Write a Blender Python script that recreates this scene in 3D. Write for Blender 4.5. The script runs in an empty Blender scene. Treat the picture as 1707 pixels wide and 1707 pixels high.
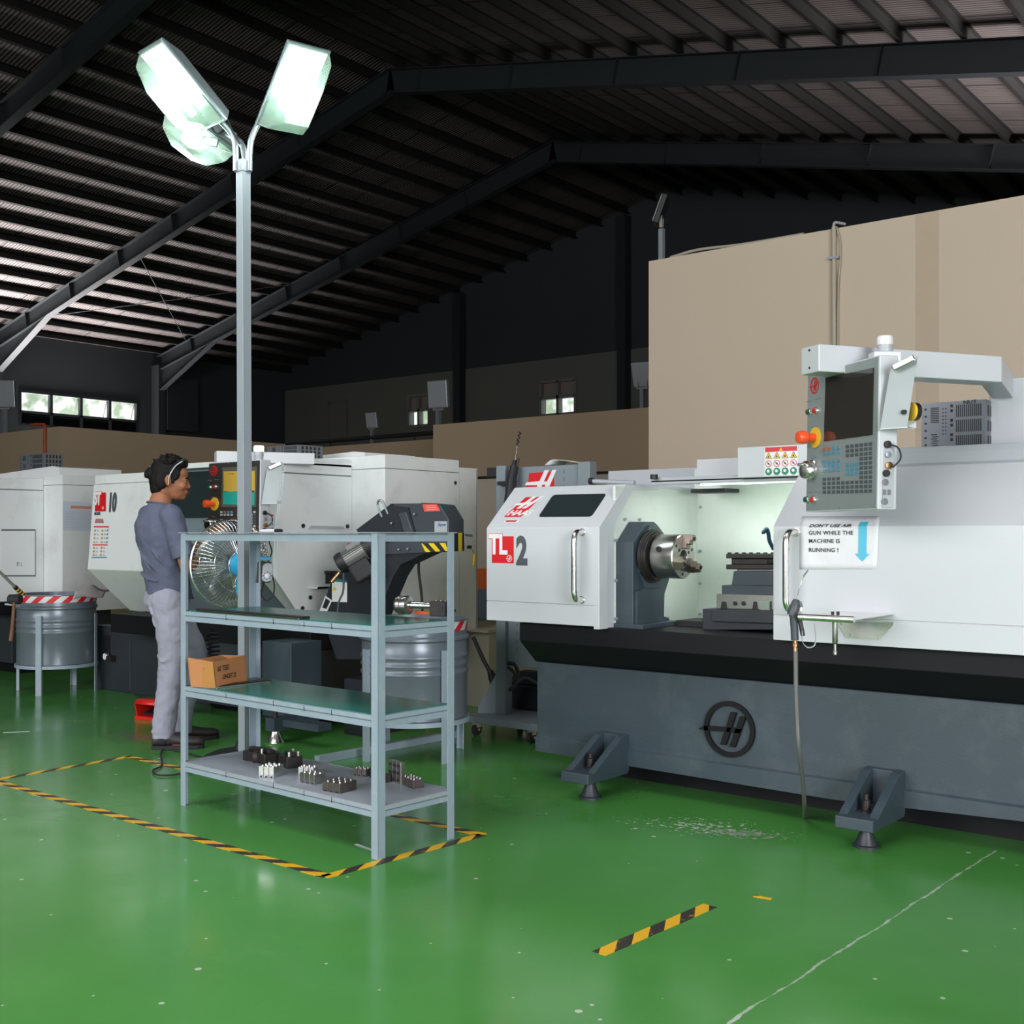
import bpy, bmesh, math, random
from mathutils import Vector, Matrix
random.seed(7)
scene = bpy.context.scene
COL = scene.collection
# ------------------------------------------------------------------ camera
CAM_H = 1.22
FPX = 1900.0
CX, HY = 853.5, 890.0
RX, RY = 0.778, 0.628          # camera right in world (X,Y); forward is (-RY, RX)
_n = math.hypot(RX, RY); RX /= _n; RY /= _n
cam_d = bpy.data.cameras.new('camera'); cam = bpy.data.objects.new('camera', cam_d); COL.objects.link(cam)
cam.location = (0, 0, CAM_H)
cam.rotation_euler = (math.radians(90), 0, math.atan2(RY, RX))
cam_d.sensor_width = 36; cam_d.lens = FPX / 1707 * 36; cam_d.shift_y = (HY - 853.5) / 1707
cam_d.clip_start = 0.05; cam_d.clip_end = 300
scene.camera = cam
scene.view_settings.view_transform = 'Standard'; scene.view_settings.look = 'None'
scene.view_settings.gamma = 1.0; scene.view_settings.exposure = 0.0
# ------------------------------------------------------------------ world + daylight
W = bpy.data.worlds.new('daylight'); scene.world = W; W.use_nodes = True
nt = W.node_tree; nt.nodes.clear()
wo = nt.nodes.new('ShaderNodeOutputWorld'); bg = nt.nodes.new('ShaderNodeBackground')
tc = nt.nodes.new('ShaderNodeTexCoord'); no = nt.nodes.new('ShaderNodeTexNoise'); cr = nt.nodes.new('ShaderNodeValToRGB')
no.inputs['Scale'].default_value = 90; no.inputs['Detail'].default_value = 6
cr.color_ramp.elements[0].position = .42; cr.color_ramp.elements[0].color = (.42, .55, .38, 1)
cr.color_ramp.elements[1].position = .56; cr.color_ramp.elements[1].color = (1, 1, 1, 1)
nt.links.new(tc.outputs['Generated'], no.inputs['Vector']); nt.links.new(no.outputs['Fac'], cr.inputs['Fac'])
nt.links.new(cr.outputs['Color'], bg.inputs['Color']); bg.inputs['Strength'].default_value = 1.35
nt.links.new(bg.outputs[0], wo.inputs[0])

def area(name, loc, target, sx, sy, power, color=(1, 1, 1), spread=180):
    d = bpy.data.lights.new(name, 'AREA'); d.shape = 'RECTANGLE'; d.size = sx; d.size_y = sy; d.energy = power; d.color = color; d.spread = math.radians(spread)
    o = bpy.data.objects.new(name, d); COL.objects.link(o); o.location = loc
    o.rotation_euler = (Vector(target) - Vector(loc)).to_track_quat('-Z', 'Y').to_euler()
    return o
# daylight through the open roller doors behind and beside the photographer
area('front_door_daylight', (-4.0, -9.6, 4.0), (-4.4, 5, 1.0), 12, 4.2, 1480, (1, .97, 1))
area('roof_panel_daylight', (-1.6, -0.6, 7.4), (-1.7, .9, 0.0), 9, 3.6, 125, (1, .97, 1), 75)
area('side_door_daylight', (7.6, -1.5, 2.6), (-6, 5.2, 1.2), 7, 4.6, 1650, (.97, .955, 1))
area('left_roof_fill', (-35.5, 15, 2.2), (-32.9, 15.5, 9.5), 16, 3.6, 4600, (1, .93, .91), 76)  # added unseen light, aimed up to brighten the left roof sheets
area('right_roof_fill', (1.6, 20.5, 2.6), (-2.2, 20.2, 9.5), 4, 6, 1050, (1, .93, .92), 68)  # added fill hidden behind the tall wall, makes the right roof strips glow
area('lathe_work_light', (-2.35, 4.80, 1.43), (-2.45, 5.15, 1.0), .7, .08, 4.3, (.88, 1, .87))

# ------------------------------------------------------------------ helpers
def ray(px, py):
    a = (px - CX) / FPX
    return Vector((RX * a - RY, RY * a + RX, (HY - py) / FPX))
ORG = Vector((0, 0, CAM_H))
def atY(px, py, Y): r = ray(px, py); return ORG + r * (Y / r.y)
def atX(px, py, X): r = ray(px, py); return ORG + r * (X / r.x)
def atZ(px, py, Z): r = ray(px, py); return ORG + r * ((Z - CAM_H) / r.z)
def atT(px, py, t): return ORG + ray(px, py) * t
def atP(px, py, p0, n):
    r = ray(px, py); return ORG + r * ((Vector(p0) - ORG).dot(n) / r.dot(n))

def new_mat(name, col, rough=.5, metal=0., var=.06, scale=8., bump=0., bscale=60., spec=.5, coat=0., dirt=None, dirt_amt=0., dirt_scale=3.):
    m = bpy.data.materials.new(name); m.use_nodes = True; t = m.node_tree; b = t.nodes['Principled BSDF']
    b.inputs['Roughness'].default_value = rough; b.inputs['Metallic'].default_value = metal
    b.inputs['Specular IOR Level'].default_value = spec; b.inputs['Coat Weight'].default_value = coat
    c = t.nodes.new('ShaderNodeTexCoord'); n = t.nodes.new('ShaderNodeTexNoise'); n.inputs['Scale'].default_value = scale; n.inputs['Detail'].default_value = 5
    t.links.new(c.outputs['Object'], n.inputs['Vector'])
    mx = t.nodes.new('ShaderNodeMix'); mx.data_type = 'RGBA'
    mx.inputs['A'].default_value = (*[max(0, x * (1 - var)) for x in col], 1); mx.inputs['B'].default_value = (*[min(1, x * (1 + var)) for x in col], 1)
    t.links.new(n.outputs['Fac'], mx.inputs['Factor']); out = mx.outputs['Result']
    if dirt:
        n2 = t.nodes.new('ShaderNodeTexNoise'); n2.inputs['Scale'].default_value = dirt_scale; n2.inputs['Detail'].default_value = 8; n2.inputs['Roughness'].default_value = .65
        t.links.new(c.outputs['Object'], n2.inputs['Vector'])
        r = t.nodes.new('ShaderNodeValToRGB'); r.color_ramp.elements[0].position = .52; r.color_ramp.elements[1].position = .72
        t.links.new(n2.outputs['Fac'], r.inputs['Fac'])
        ml = t.nodes.new('ShaderNodeMath'); ml.operation = 'MULTIPLY'; ml.inputs[1].default_value = dirt_amt; t.links.new(r.outputs['Color'], ml.inputs[0])
        m2 = t.nodes.new('ShaderNodeMix'); m2.data_type = 'RGBA'; t.links.new(out, m2.inputs['A']); m2.inputs['B'].default_value = (*dirt, 1)
        t.links.new(ml.outputs[0], m2.inputs['Factor']); out = m2.outputs['Result']
    t.links.new(out, b.inputs['Base Color'])
    if bump:
        n3 = t.nodes.new('ShaderNodeTexNoise'); n3.inputs['Scale'].default_value = bscale; t.links.new(c.outputs['Object'], n3.inputs['Vector'])
        bp = t.nodes.new('ShaderNodeBump'); bp.inputs['Strength'].default_value = bump; bp.inputs['Distance'].default_value = .01
        t.links.new(n3.outputs['Fac'], bp.inputs['Height']); t.links.new(bp.outputs['Normal'], b.inputs['Normal'])
    return m
def emit_mat(name, col, s):
    m = bpy.data.materials.new(name); m.use_nodes = True; t = m.node_tree; b = t.nodes['Principled BSDF']
    b.inputs['Base Color'].default_value = (*col, 1); b.inputs['Emission Color'].default_value = (*col, 1); b.inputs['Emission Strength'].default_value = s
    return m
def glass_mat(name, tint=(.8, .9, .88), alpha=.25, rough=.05):
    m = bpy.data.materials.new(name); m.use_nodes = True; t = m.node_tree; t.nodes.clear()
    o = t.nodes.new('ShaderNodeOutputMaterial'); tr = t.nodes.new('ShaderNodeBsdfTransparent'); g = t.nodes.new('ShaderNodeBsdfPrincipled'); mx = t.nodes.new('ShaderNodeMixShader')
    tr.inputs[0].default_value = (*tint, 1); g.inputs['Base Color'].default_value = (*[x * .5 for x in tint], 1); g.inputs['Roughness'].default_value = rough
    mx.inputs[0].default_value = alpha; t.links.new(tr.outputs[0], mx.inputs[1]); t.links.new(g.outputs[0], mx.inputs[2]); t.links.new(mx.outputs[0], o.inputs[0])
    return m

M = {}
M['white'] = new_mat('white_machine_paint', (.545, .575, .60), .42, var=.02, scale=3, coat=.05, bump=.03, bscale=180)
M['white_old'] = new_mat('worn_white_machine_paint', (.73, .765, .765), .38, var=.04, scale=3, dirt=(.38, .38, .36), dirt_amt=.35, dirt_scale=2.5)
M['cover'] = new_mat('grey_white_cover_paint', (.40, .43, .46), .4, var=.03)
M['inner'] = new_mat('lathe_interior_white_paint', (.62, .68, .64), .42, var=.03, dirt=(.45, .47, .42), dirt_amt=.25, dirt_scale=9)
M['base'] = new_mat('blue_grey_cast_paint', (.038, .058, .072), .44, var=.12, scale=5, bump=.06, bscale=120, dirt=(.12, .15, .16), dirt_amt=.3, dirt_scale=4)
M['base_dark'] = new_mat('dark_grey_machine_paint', (.028, .034, .042), .45, var=.15)
M['tray'] = new_mat('black_tray_paint', (.007, .007, .009), .5, var=.2, spec=.22)
M['black'] = new_mat('black_plastic', (.012, .012, .014), .5, var=.1)
M['rubber'] = new_mat('black_rubber', (.02, .02, .022), .75, var=.1)
M['rack'] = new_mat('pale_grey_rack_paint', (.27, .345, .40), .42, var=.06, scale=12, bump=.12, bscale=90, dirt=(.42, .47, .5), dirt_amt=.35, dirt_scale=14)
M['board'] = new_mat('grey_worn_board', (.30, .345, .39), .42, var=.12, scale=6, dirt=(.18, .18, .19), dirt_amt=.5, dirt_scale=6)
M['mat_green'] = new_mat('glossy_green_mat', (.006, .16, .12), .22, var=.1, spec=.14, dirt=(.02, .03, .028), dirt_amt=.4, dirt_scale=5, bump=.03, bscale=9)
M['galv'] = new_mat('galvanised_steel', (.33, .38, .41), .38, metal=.55, var=.12, scale=20)
M['drum'] = new_mat('drum_grey_paint', (.155, .19, .22), .3, metal=.25, var=.08, scale=6, dirt=(.10, .10, .11), dirt_amt=.35, dirt_scale=5)
M['steel'] = new_mat('machined_steel', (.42, .41, .39), .28, metal=.95, var=.15, scale=30)
M['chrome'] = new_mat('polished_steel', (.80, .78, .76), .24, metal=1, var=.05)
M['darksteel'] = new_mat('black_oxide_steel', (.035, .032, .032), .42, metal=.5, var=.25, scale=25)
M['brass'] = new_mat('brass', (.6, .32, .16), .3, metal=1)
M['red'] = new_mat('red_paint', (.62, .012, .018), .4, var=.05)
M['orange'] = new_mat('orange_red_plastic', (.85, .09, .02), .35, var=.04)
M['yellow'] = new_mat('yellow_plastic', (.78, .52, .03), .45, var=.04)
M['paper'] = new_mat('paper', (.70, .72, .74), .5, var=.05, scale=12, bump=.3, bscale=22)
M['paperw'] = new_mat('sticker_white', (.76, .77, .78), .4, var=.02)
M['ink'] = new_mat('black_ink', (.02, .02, .025), .5)
M['inkgrey'] = new_mat('grey_ink', (.16, .17, .18), .5)
M['blueink'] = new_mat('light_blue_ink', (.07, .48, .66), .45)
M['blue'] = new_mat('blue_plastic', (.02, .34, .62), .35)
M['darkblue'] = new_mat('dark_blue_ink', (.02, .09, .25), .45)
M['green'] = new_mat('green_ink', (.01, .22, .13), .45)
M['panel'] = new_mat('pendant_face_grey', (.27, .31, .31), .4, metal=.2, var=.04)
M['paneldark'] = new_mat('dark_pendant_face', (.05, .048, .045), .35, metal=.3, var=.1)
M['key'] = new_mat('dark_key', (.07, .085, .095), .5)
M['keyblue'] = new_mat('blue_key', (.08, .26, .38), .5)
M['keyorange'] = new_mat('orange_key', (.42, .13, .06), .5)
M['screen'] = new_mat('dark_screen_glass', (.035, .032, .028), .06, var=.05, spec=.8)
M['glassdark'] = new_mat('smoked_window', (.022, .032, .034), .12, var=.1, spec=.6)
M['beige'] = new_mat('beige_wall_paint', (.58, .485, .375), .85, var=.03, scale=.6, bump=.05, bscale=30)
M['beige2'] = new_mat('brown_beige_wall_paint', (.46, .355, .235), .85, var=.05, scale=.5)
M['beige3'] = new_mat('cream_wall_paint', (.46, .41, .33), .85, var=.04)
M['wallpale'] = new_mat('pale_upper_wall', (.17, .17, .15), .8, var=.08, scale=.6)
M['walldark'] = new_mat('dark_cladding', (.045, .053, .058), .8, var=.1, scale=.5)
M['beam'] = new_mat('blue_black_steel_beam', (.022, .028, .033), .6, var=.15)
M['purlin'] = new_mat('dark_red_oxide_purlin', (.009, .008, .008), .7, var=.2)
M['cream'] = new_mat('cream_cabinet_paint', (.42, .39, .31), .5, var=.05)
M['frame_al'] = new_mat('window_frame_aluminium', (.22, .22, .21), .5)
M['glass'] = glass_mat('window_glass', (.96, .98, .97), .10)
M['lampglass'] = glass_mat('lamp_bowl_glass', (.75, .86, .8), .35, .15)
M['lamphot'] = emit_mat('lamp_reflector_lit', (.93, 1, .97), 5.0)
M['bulb'] = emit_mat('lamp_bulb', (.95, 1, .98), 30)
M['greenlamp'] = emit_mat('beacon_green_glow', (.55, 1, .75), 1.6)
M['lampwhite'] = new_mat('beacon_white_lens', (.72, .72, .72), .25)
M['cardboard'] = new_mat('brown_cardboard', (.46, .20, .075), .8, var=.12, scale=6, bump=.15, bscale=40)
M['skin'] = new_mat('skin', (.33, .135, .07), .5, var=.08, scale=15, spec=.35)
M['hair'] = new_mat('black_hair', (.006, .005, .005), .6, var=.3, scale=60, bump=.5, bscale=160, spec=.2)
M['shirt'] = new_mat('slate_blue_tee', (.098, .110, .170), .9, var=.08, scale=5, bump=.5, bscale=14)
M['trousers'] = new_mat('pale_grey_trousers', (.315, .322, .40), .9, var=.06, scale=6, bump=.5, bscale=12)
M['leather'] = new_mat('dark_shoe_leather', (.035, .03, .032), .55, var=.2, bump=.2, bscale=50)
M['wood'] = new_mat('brown_wood_handle', (.16, .07, .035), .6, var=.2, scale=14)
M['cloth'] = new_mat('grey_white_rag', (.42, .40, .40), .9, var=.15, bump=.5, bscale=25)
M['bag'] = new_mat('navy_black_fabric', (.010, .011, .018), .8, var=.3)
M['teal'] = new_mat('teal_screen_area', (.01, .26, .22), .4)
M['ochre'] = new_mat('ochre_screen_area', (.42, .27, .04), .4)
M['teallabel'] = new_mat('teal_label', (.02, .16, .20), .5)
M['dull_red'] = new_mat('red_button', (.5, .03, .03), .25)
M['dull_green'] = new_mat('green_button', (.02, .10, .06), .25)

class MB:
    def __init__(s): s.v = []; s.f = []; s.sm = []; s.mi = []; s.cur = 0
    def use(s, k): s.mi += [s.cur] * (len(s.f) - len(s.mi)); s.cur = k; return s
    def add(s, vs, fs, smooth=False):
        o = len(s.v); s.v += [Vector(v) for v in vs]; s.f += [tuple(i + o for i in f) for f in fs]; s.sm += [smooth] * len(fs); return s
    def box(s, x0, x1, y0, y1, z0, z1, mat=None):
        vs = [Vector((x, y, z)) for x in (x0, x1) for y in (y0, y1) for z in (z0, z1)]
        if mat: vs = [mat @ v for v in vs]
        return s.add(vs, [(0, 1, 3, 2), (4, 6, 7, 5), (0, 4, 5, 1), (2, 3, 7, 6), (0, 2, 6, 4), (1, 5, 7, 3)])
    def obox(s, c, u, v, w, a, b, d):          # oriented box: centre, unit axes, full sizes
        c = Vector(c); u = Vector(u) * a / 2; v = Vector(v) * b / 2; w = Vector(w) * d / 2
        vs = [c + i * u + j * v + k * w for i in (-1, 1) for j in (-1, 1) for k in (-1, 1)]
        return s.add(vs, [(0, 1, 3, 2), (4, 6, 7, 5), (0, 4, 5, 1), (2, 3, 7, 6), (0, 2, 6, 4), (1, 5, 7, 3)])
    def prism(s, pts, d):                      # 3D polygon pushed along d
        d = Vector(d); n = len(pts); vs = [Vector(p) for p in pts] + [Vector(p) + d for p in pts]
        return s.add(vs, [tuple(range(n)), tuple(range(2 * n - 1, n - 1, -1))] + [(i, (i + 1) % n, n + (i + 1) % n, n + i) for i in range(n)])
    def hull2(s, A, B):                        # two matching loops
        n = len(A)
        return s.add(list(A) + list(B), [tuple(range(n)), tuple(range(2 * n - 1, n - 1, -1))] + [(i, (i + 1) % n, n + (i + 1) % n, n + i) for i in range(n)])
    def cyl(s, p0, p1, r0, r1=None, n=20, smooth=True):
        p0 = Vector(p0); p1 = Vector(p1); r1 = r0 if r1 is None else r1
        return s.tube([p0, p1], [r0, r1], n, smooth)
    def tube(s, path, r, n=12, smooth=True, closed=False):
        path = [Vector(p) for p in path]; m = len(path)
        rs = r if isinstance(r, (list, tuple)) else [r] * m
        up = None; rings = []
        for i, p in enumerate(path):
            if closed: d = path[(i + 1) % m] - path[i - 1]
            else: d = path[min(i + 1, m - 1)] - path[max(i - 1, 0)]
            d = d.normalized() if d.length > 1e-9 else Vector((0, 0, 1))
            if up is None: up = Vector((0, 0, 1)) if abs(d.z) < .9 else Vector((1, 0, 0))
            a = d.cross(up)
            if a.length < 1e-4: a = d.orthogonal()
            a.normalize(); b = a.cross(d).normalized(); up = b
            rings.append([p + (a * math.cos(k * 2 * math.pi / n) + b * math.sin(k * 2 * math.pi / n)) * rs[i] for k in range(n)])
        vs = [v for q in rings for v in q]; fs = []
        for i in range(m if closed else m - 1):
            j = (i + 1) % m
            for k in range(n): fs.append((i * n + k, i * n + (k + 1) % n, j * n + (k + 1) % n, j * n + k))
        s.add(vs, fs, smooth)
        if not closed:
            o = len(s.v) - len(vs); s.f += [tuple(o + k for k in range(n)), tuple(o + (m - 1) * n + k for k in range(n - 1, -1, -1))]; s.sm += [False, False]
        return s
    def lathe(s, c, ax, prof, n=32, smooth=True, cap=True):   # prof = [(r, h)]
        c = Vector(c); ax = Vector(ax).normalized(); a = ax.orthogonal().normalized(); b = ax.cross(a)
        vs = [c + ax * h + (a * math.cos(k * 2 * math.pi / n) + b * math.sin(k * 2 * math.pi / n)) * r for r, h in prof for k in range(n)]
        fs = [(i * n + k, i * n + (k + 1) % n, (i + 1) * n + (k + 1) % n, (i + 1) * n + k) for i in range(len(prof) - 1) for k in range(n)]
        s.add(vs, fs, smooth)
        if cap:
            o = len(s.v) - len(vs); m = len(prof)
            s.f += [tuple(o + k for k in range(n)), tuple(o + (m - 1) * n + k for k in range(n - 1, -1, -1))]; s.sm += [False, False]
        return s
    def ell(s, c, rx, ry, rz, mat=None, n=16, m=10):
        c = Vector(c); vs = []; fs = []
        for i in range(m + 1):
            th = math.pi * i / m
            for k in range(n):
                ph = 2 * math.pi * k / n; p = Vector((rx * math.sin(th) * math.cos(ph), ry * math.sin(th) * math.sin(ph), rz * math.cos(th)))
                if mat: p = mat @ p
                vs.append(c + p)
        for i in range(m):
            for k in range(n): fs.append((i * n + k, (i + 1) * n + k, (i + 1) * n + (k + 1) % n, i * n + (k + 1) % n))
        return s.add(vs, fs, True)
    def build(s, name, mat, parent=None, bevel=0., fix=True, seg=2):
        me = bpy.data.meshes.new(name)
        if parent is not None: mw = world_of(parent); inv = mw.inverted(); loc = None
        else:
            xs = [v.x for v in s.v]; ys = [v.y for v in s.v]; zs = [v.z for v in s.v]
            loc = Vector(((min(xs) + max(xs)) / 2, (min(ys) + max(ys)) / 2, min(zs))); inv = Matrix.Translation(-loc)
        me.from_pydata([inv @ v for v in s.v], [], s.f)
        me.polygons.foreach_set('use_smooth', s.sm); s.use(0)
        if isinstance(mat, (list, tuple)): me.polygons.foreach_set('material_index', s.mi)
        else: mat = [mat]
        if fix:
            bm = bmesh.new(); bm.from_mesh(me); bmesh.ops.recalc_face_normals(bm, faces=bm.faces); bm.to_mesh(me); bm.free()
        if any(s.sm): me.set_sharp_from_angle(angle=math.radians(38))
        [me.materials.append(q) for q in mat]; o = bpy.data.objects.new(name, me); COL.objects.link(o)
        if parent is not None: o.parent = parent
        else: o.location = loc
        if bevel:
            bv = o.modifiers.new('bevel', 'BEVEL'); bv.width = bevel; bv.segments = seg; bv.limit_method = 'ANGLE'; bv.angle_limit = math.radians(40)
        return o
def world_of(o):
    m = o.matrix_basis.copy(); p = o.parent
    while p: m = p.matrix_basis @ m; p = p.parent
    return m
def tag(o, label=None, cat=None, group=None, kind=None):
    for k, v in (('label', label), ('category', cat), ('group', group), ('kind', kind)):
        if v: o[k] = v
    return o
def thing(name, label, cat, loc, rz=0, group=None):
    o = bpy.data.objects.new(name, None); COL.objects.link(o); o.location = loc; o.rotation_euler = (0, 0, rz)
    o.empty_display_size = .1
    return tag(o, label, cat, group)
def struct(mb, name, mat, parent=None, **k):
    o = mb.build(name, mat, parent, **k)
    if parent is None: o['kind'] = 'structure'
    return o
def copy_tree(o, parent=None, loc=None, rz=None, label=None):
    c = o.copy(); COL.objects.link(c); c.parent = parent
    if loc is not None: c.location = loc
    if rz is not None: c.rotation_euler = (0, 0, rz)
    if label: c['label'] = label
    for ch in list(o.children): copy_tree(ch, c)
    return c
def text(name, body, o, u, v, size, mat, parent, depth=.0012, bold=0., shear=0., align='LEFT', sx=1., spacing=1.):
    """raised lettering: baseline origin o, reading direction u, up direction v"""
    cu = bpy.data.curves.new('t', 'FONT'); cu.body = body; cu.size = size; cu.extrude = depth / 2; cu.offset = bold; cu.shear = shear; cu.align_x = align; cu.space_character = spacing
    cu.resolution_u = 3
    ob = bpy.data.objects.new('t', cu); COL.objects.link(ob)
    dg = bpy.context.evaluated_depsgraph_get(); me = bpy.data.meshes.new_from_object(ob.evaluated_get(dg))
    bpy.data.objects.remove(ob); bpy.data.curves.remove(cu)
    o = Vector(o); u = Vector(u).normalized(); v = Vector(v).normalized(); n = u.cross(v)
    inv = world_of(parent).inverted() if parent else Matrix()
    for q in me.vertices: q.co = inv @ (o + u * q.co.x * sx + v * q.co.y + n * q.co.z)
    me.materials.clear(); me.materials.append(mat); r = bpy.data.objects.new(name, me); COL.objects.link(r)
    if parent: r.parent = parent
    return r
def flat(pts, n, lift=.0, th=.0008):           # thin sheet lying on a surface; n is the outward normal
    n = Vector(n).normalized(); return MB().prism([Vector(p) + n * lift for p in pts], n * th)
def arc_path(pts, r=.05, k=6):                  # polyline with rounded corners
    pts = [Vector(p) for p in pts]; out = [pts[0]]
    for i in range(1, len(pts) - 1):
        a = (pts[i - 1] - pts[i]); b = (pts[i + 1] - pts[i]); ra = min(r, a.length * .49); rb = min(r, b.length * .49)
        p = pts[i] + a.normalized() * ra; q = pts[i] + b.normalized() * rb
        for j in range(k + 1):
            t = j / k; out.append(p * (1 - t) ** 2 + pts[i] * 2 * t * (1 - t) + q * t * t)
    out.append(pts[-1]); return out
def spline(pts, k=8):
    P = [Vector(p) for p in pts]; P = [P[0] * 2 - P[1]] + P + [P[-1] * 2 - P[-2]]; out = []
    for i in range(1, len(P) - 2):
        for j in range(k):
            t = j / k; a, b, c, d = P[i - 1], P[i], P[i + 1], P[i + 2]
            out.append(.5 * ((2 * b) + (c - a) * t + (2 * a - 5 * b + 4 * c - d) * t * t + (3 * b - a - 3 * c + d) * t ** 3))
    out.append(P[-2]); return out
XU, YU, ZU = Vector((1, 0, 0)), Vector((0, 1, 0)), Vector((0, 0, 1))
# ================================================================== STRUCTURE
def floor_material():
    m = bpy.data.materials.new('green_epoxy_floor'); m.use_nodes = True; t = m.node_tree; b = t.nodes['Principled BSDF']; N = t.nodes.new; L = t.links.new
    g = N('ShaderNodeNewGeometry'); P = g.outputs['Position']
    def noise(s, d=5, r=.6):
        n = N('ShaderNodeTexNoise'); n.inputs['Scale'].default_value = s; n.inputs['Detail'].default_value = d; n.inputs['Roughness'].default_value = r; L(P, n.inputs['Vector']); return n.outputs['Fac']
    def ramp(x, a, c):
        r = N('ShaderNodeMapRange'); r.inputs['From Min'].default_value = a; r.inputs['From Max'].default_value = c; L(x, r.inputs['Value']); return r.outputs['Result']
    def math_(op, x, y=None, z=None):
        n = N('ShaderNodeMath'); n.operation = op
        for i, q in enumerate((x, y, z)):
            if q is None: continue
            if isinstance(q, (int, float)): n.inputs[i].default_value = q
            else: L(q, n.inputs[i])
        return n.outputs[0]
    def vm(op, x, y):
        n = N('ShaderNodeVectorMath'); n.operation = op
        for i, q in enumerate((x, y)):
            if isinstance(q, Vector): n.inputs[i].default_value = q
            else: L(q, n.inputs[i])
        return n
    def mix(f, A, B):
        n = N('ShaderNodeMix'); n.data_type = 'RGBA'
        if isinstance(f, (int, float)): n.inputs['Factor'].default_value = f
        else: L(f, n.inputs['Factor'])
        for k, q in (('A', A), ('B', B)):
            if isinstance(q, tuple): n.inputs[k].default_value = (*q, 1)
            else: L(q, n.inputs[k])
        return n.outputs['Result']
    big = ramp(noise(.7, 4), .35, .68); mid = ramp(noise(3.2, 7), .38, .66)
    c = mix(big, (.062, .245, .048), (.088, .315, .068)); c = mix(math_('MULTIPLY', mid, .30), c, (.056, .25, .042))
    # scuffs rubbed pale
    sc = math_('MULTIPLY', ramp(noise(1.6, 9, .75), .60, .80), .45); c = mix(sc, c, (.20, .36, .17))
    # tiny chips: voronoi specks switched by noise
    vo = N('ShaderNodeTexVoronoi'); vo.inputs['Scale'].default_value = 16; L(P, vo.inputs['Vector'])
    rn = N('ShaderNodeSeparateColor'); L(vo.outputs['Color'], rn.inputs[0])
    spk = math_('MULTIPLY', math_('LESS_THAN', vo.outputs['Distance'], math_('MULTIPLY', rn.outputs[1], .17)), math_('GREATER_THAN', rn.outputs[0], .84))
    c = mix(math_('MULTIPLY', spk, .8), c, (.55, .62, .52))
    # worn patches where the paint has flaked off
    def patch(px, py, rx, ry, ang, thr, col, amt, sc_=26):
        nonlocal c
        p = atZ(px, py, 0); d = vm('SUBTRACT', P, p).outputs[0]
        u = Vector((math.cos(ang), math.sin(ang), 0)) / rx; v = Vector((-math.sin(ang), math.cos(ang), 0)) / ry
        a = vm('DOT_PRODUCT', d, u).outputs['Value']; e = vm('DOT_PRODUCT', d, v).outputs['Value']
        r = math_('SQRT', math_('ADD', math_('MULTIPLY', a, a), math_('MULTIPLY', e, e)))
        k = math_('SUBTRACT', noise(sc_, 8, .7), math_('MULTIPLY', r, .16))
        f = math_('MULTIPLY', ramp(k, thr, thr + .03), amt); c = mix(f, c, col)
    patch(1225, 1388, .24, .09, math.radians(20), .41, (.30, .36, .28), .85, 34)
    patch(1165, 1376, .50, .24, math.radians(20), .50, (.60, .66, .56), .9, 34)
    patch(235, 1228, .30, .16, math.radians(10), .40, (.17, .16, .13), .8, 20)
    patch(1125, 1300, 1.2, .6, 0, .585, (.45, .5, .42), .7, 24)
    # cracked floor joint that runs away to the right
    p0 = atZ(1195, 1718, 0); p1 = atZ(1662, 1417, 0); dr = (p1 - p0); Ln = dr.length; dr.normalize(); nn = Vector((-dr.y, dr.x, 0))
    d = vm('SUBTRACT', P, p0).outputs[0]; al = vm('DOT_PRODUCT', d, dr).outputs['Value']
    of = math_('ADD', vm('DOT_PRODUCT', d, nn).outputs['Value'], math_('MULTIPLY', math_('SUBTRACT', noise(5, 4), .5), .03))
    ab = math_('ABSOLUTE', of); wn = ramp(noise(9, 5, .7), .40, .75)
    wd = math_('ADD', .0008, math_('MULTIPLY', wn, .009))
    ins = math_('MULTIPLY', math_('GREATER_THAN', al, -.2), math_('LESS_THAN', al, Ln))
    f = math_('MULTIPLY', math_('MULTIPLY', math_('LESS_THAN', ab, wd), ins), math_('ADD', .35, math_('MULTIPLY', wn, .6)))
    c = mix(f, c, (.60, .62, .58))
    # white joint line at the far left
    p0 = atZ(-60, 1290, 0); p1 = atZ(95, 1334, 0); dr = (p1 - p0); Ln = dr.length; dr.normalize(); nn = Vector((-dr.y, dr.x, 0))
    d = vm('SUBTRACT', P, p0).outputs[0]; al = vm('DOT_PRODUCT', d, dr).outputs['Value']; ab = math_('ABSOLUTE', vm('DOT_PRODUCT', d, nn).outputs['Value'])
    f = math_('MULTIPLY', math_('LESS_THAN', ab, math_('MULTIPLY', wn, .035)), math_('MULTIPLY', math_('GREATER_THAN', al, 0), math_('LESS_THAN', al, Ln)))
    c = mix(math_('MULTIPLY', f, .6), c, (.5, .5, .48))
    L(c, b.inputs['Base Color'])
    ro = math_('ADD', .15, math_('MULTIPLY', mid, .10)); L(ro, b.inputs['Roughness']); b.inputs['Specular IOR Level'].default_value = .55
    bp = N('ShaderNodeBump'); bp.inputs['Strength'].default_value = .05; bp.inputs['Distance'].default_value = .02; L(noise(1.5, 2), bp.inputs['Height']); L(bp.outputs['Normal'], b.inputs['Normal'])
    return m
fl = MB().box(-37, 9, -11, 31, -.15, 0).build('floor', floor_material()); fl['kind'] = 'structure'

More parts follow.
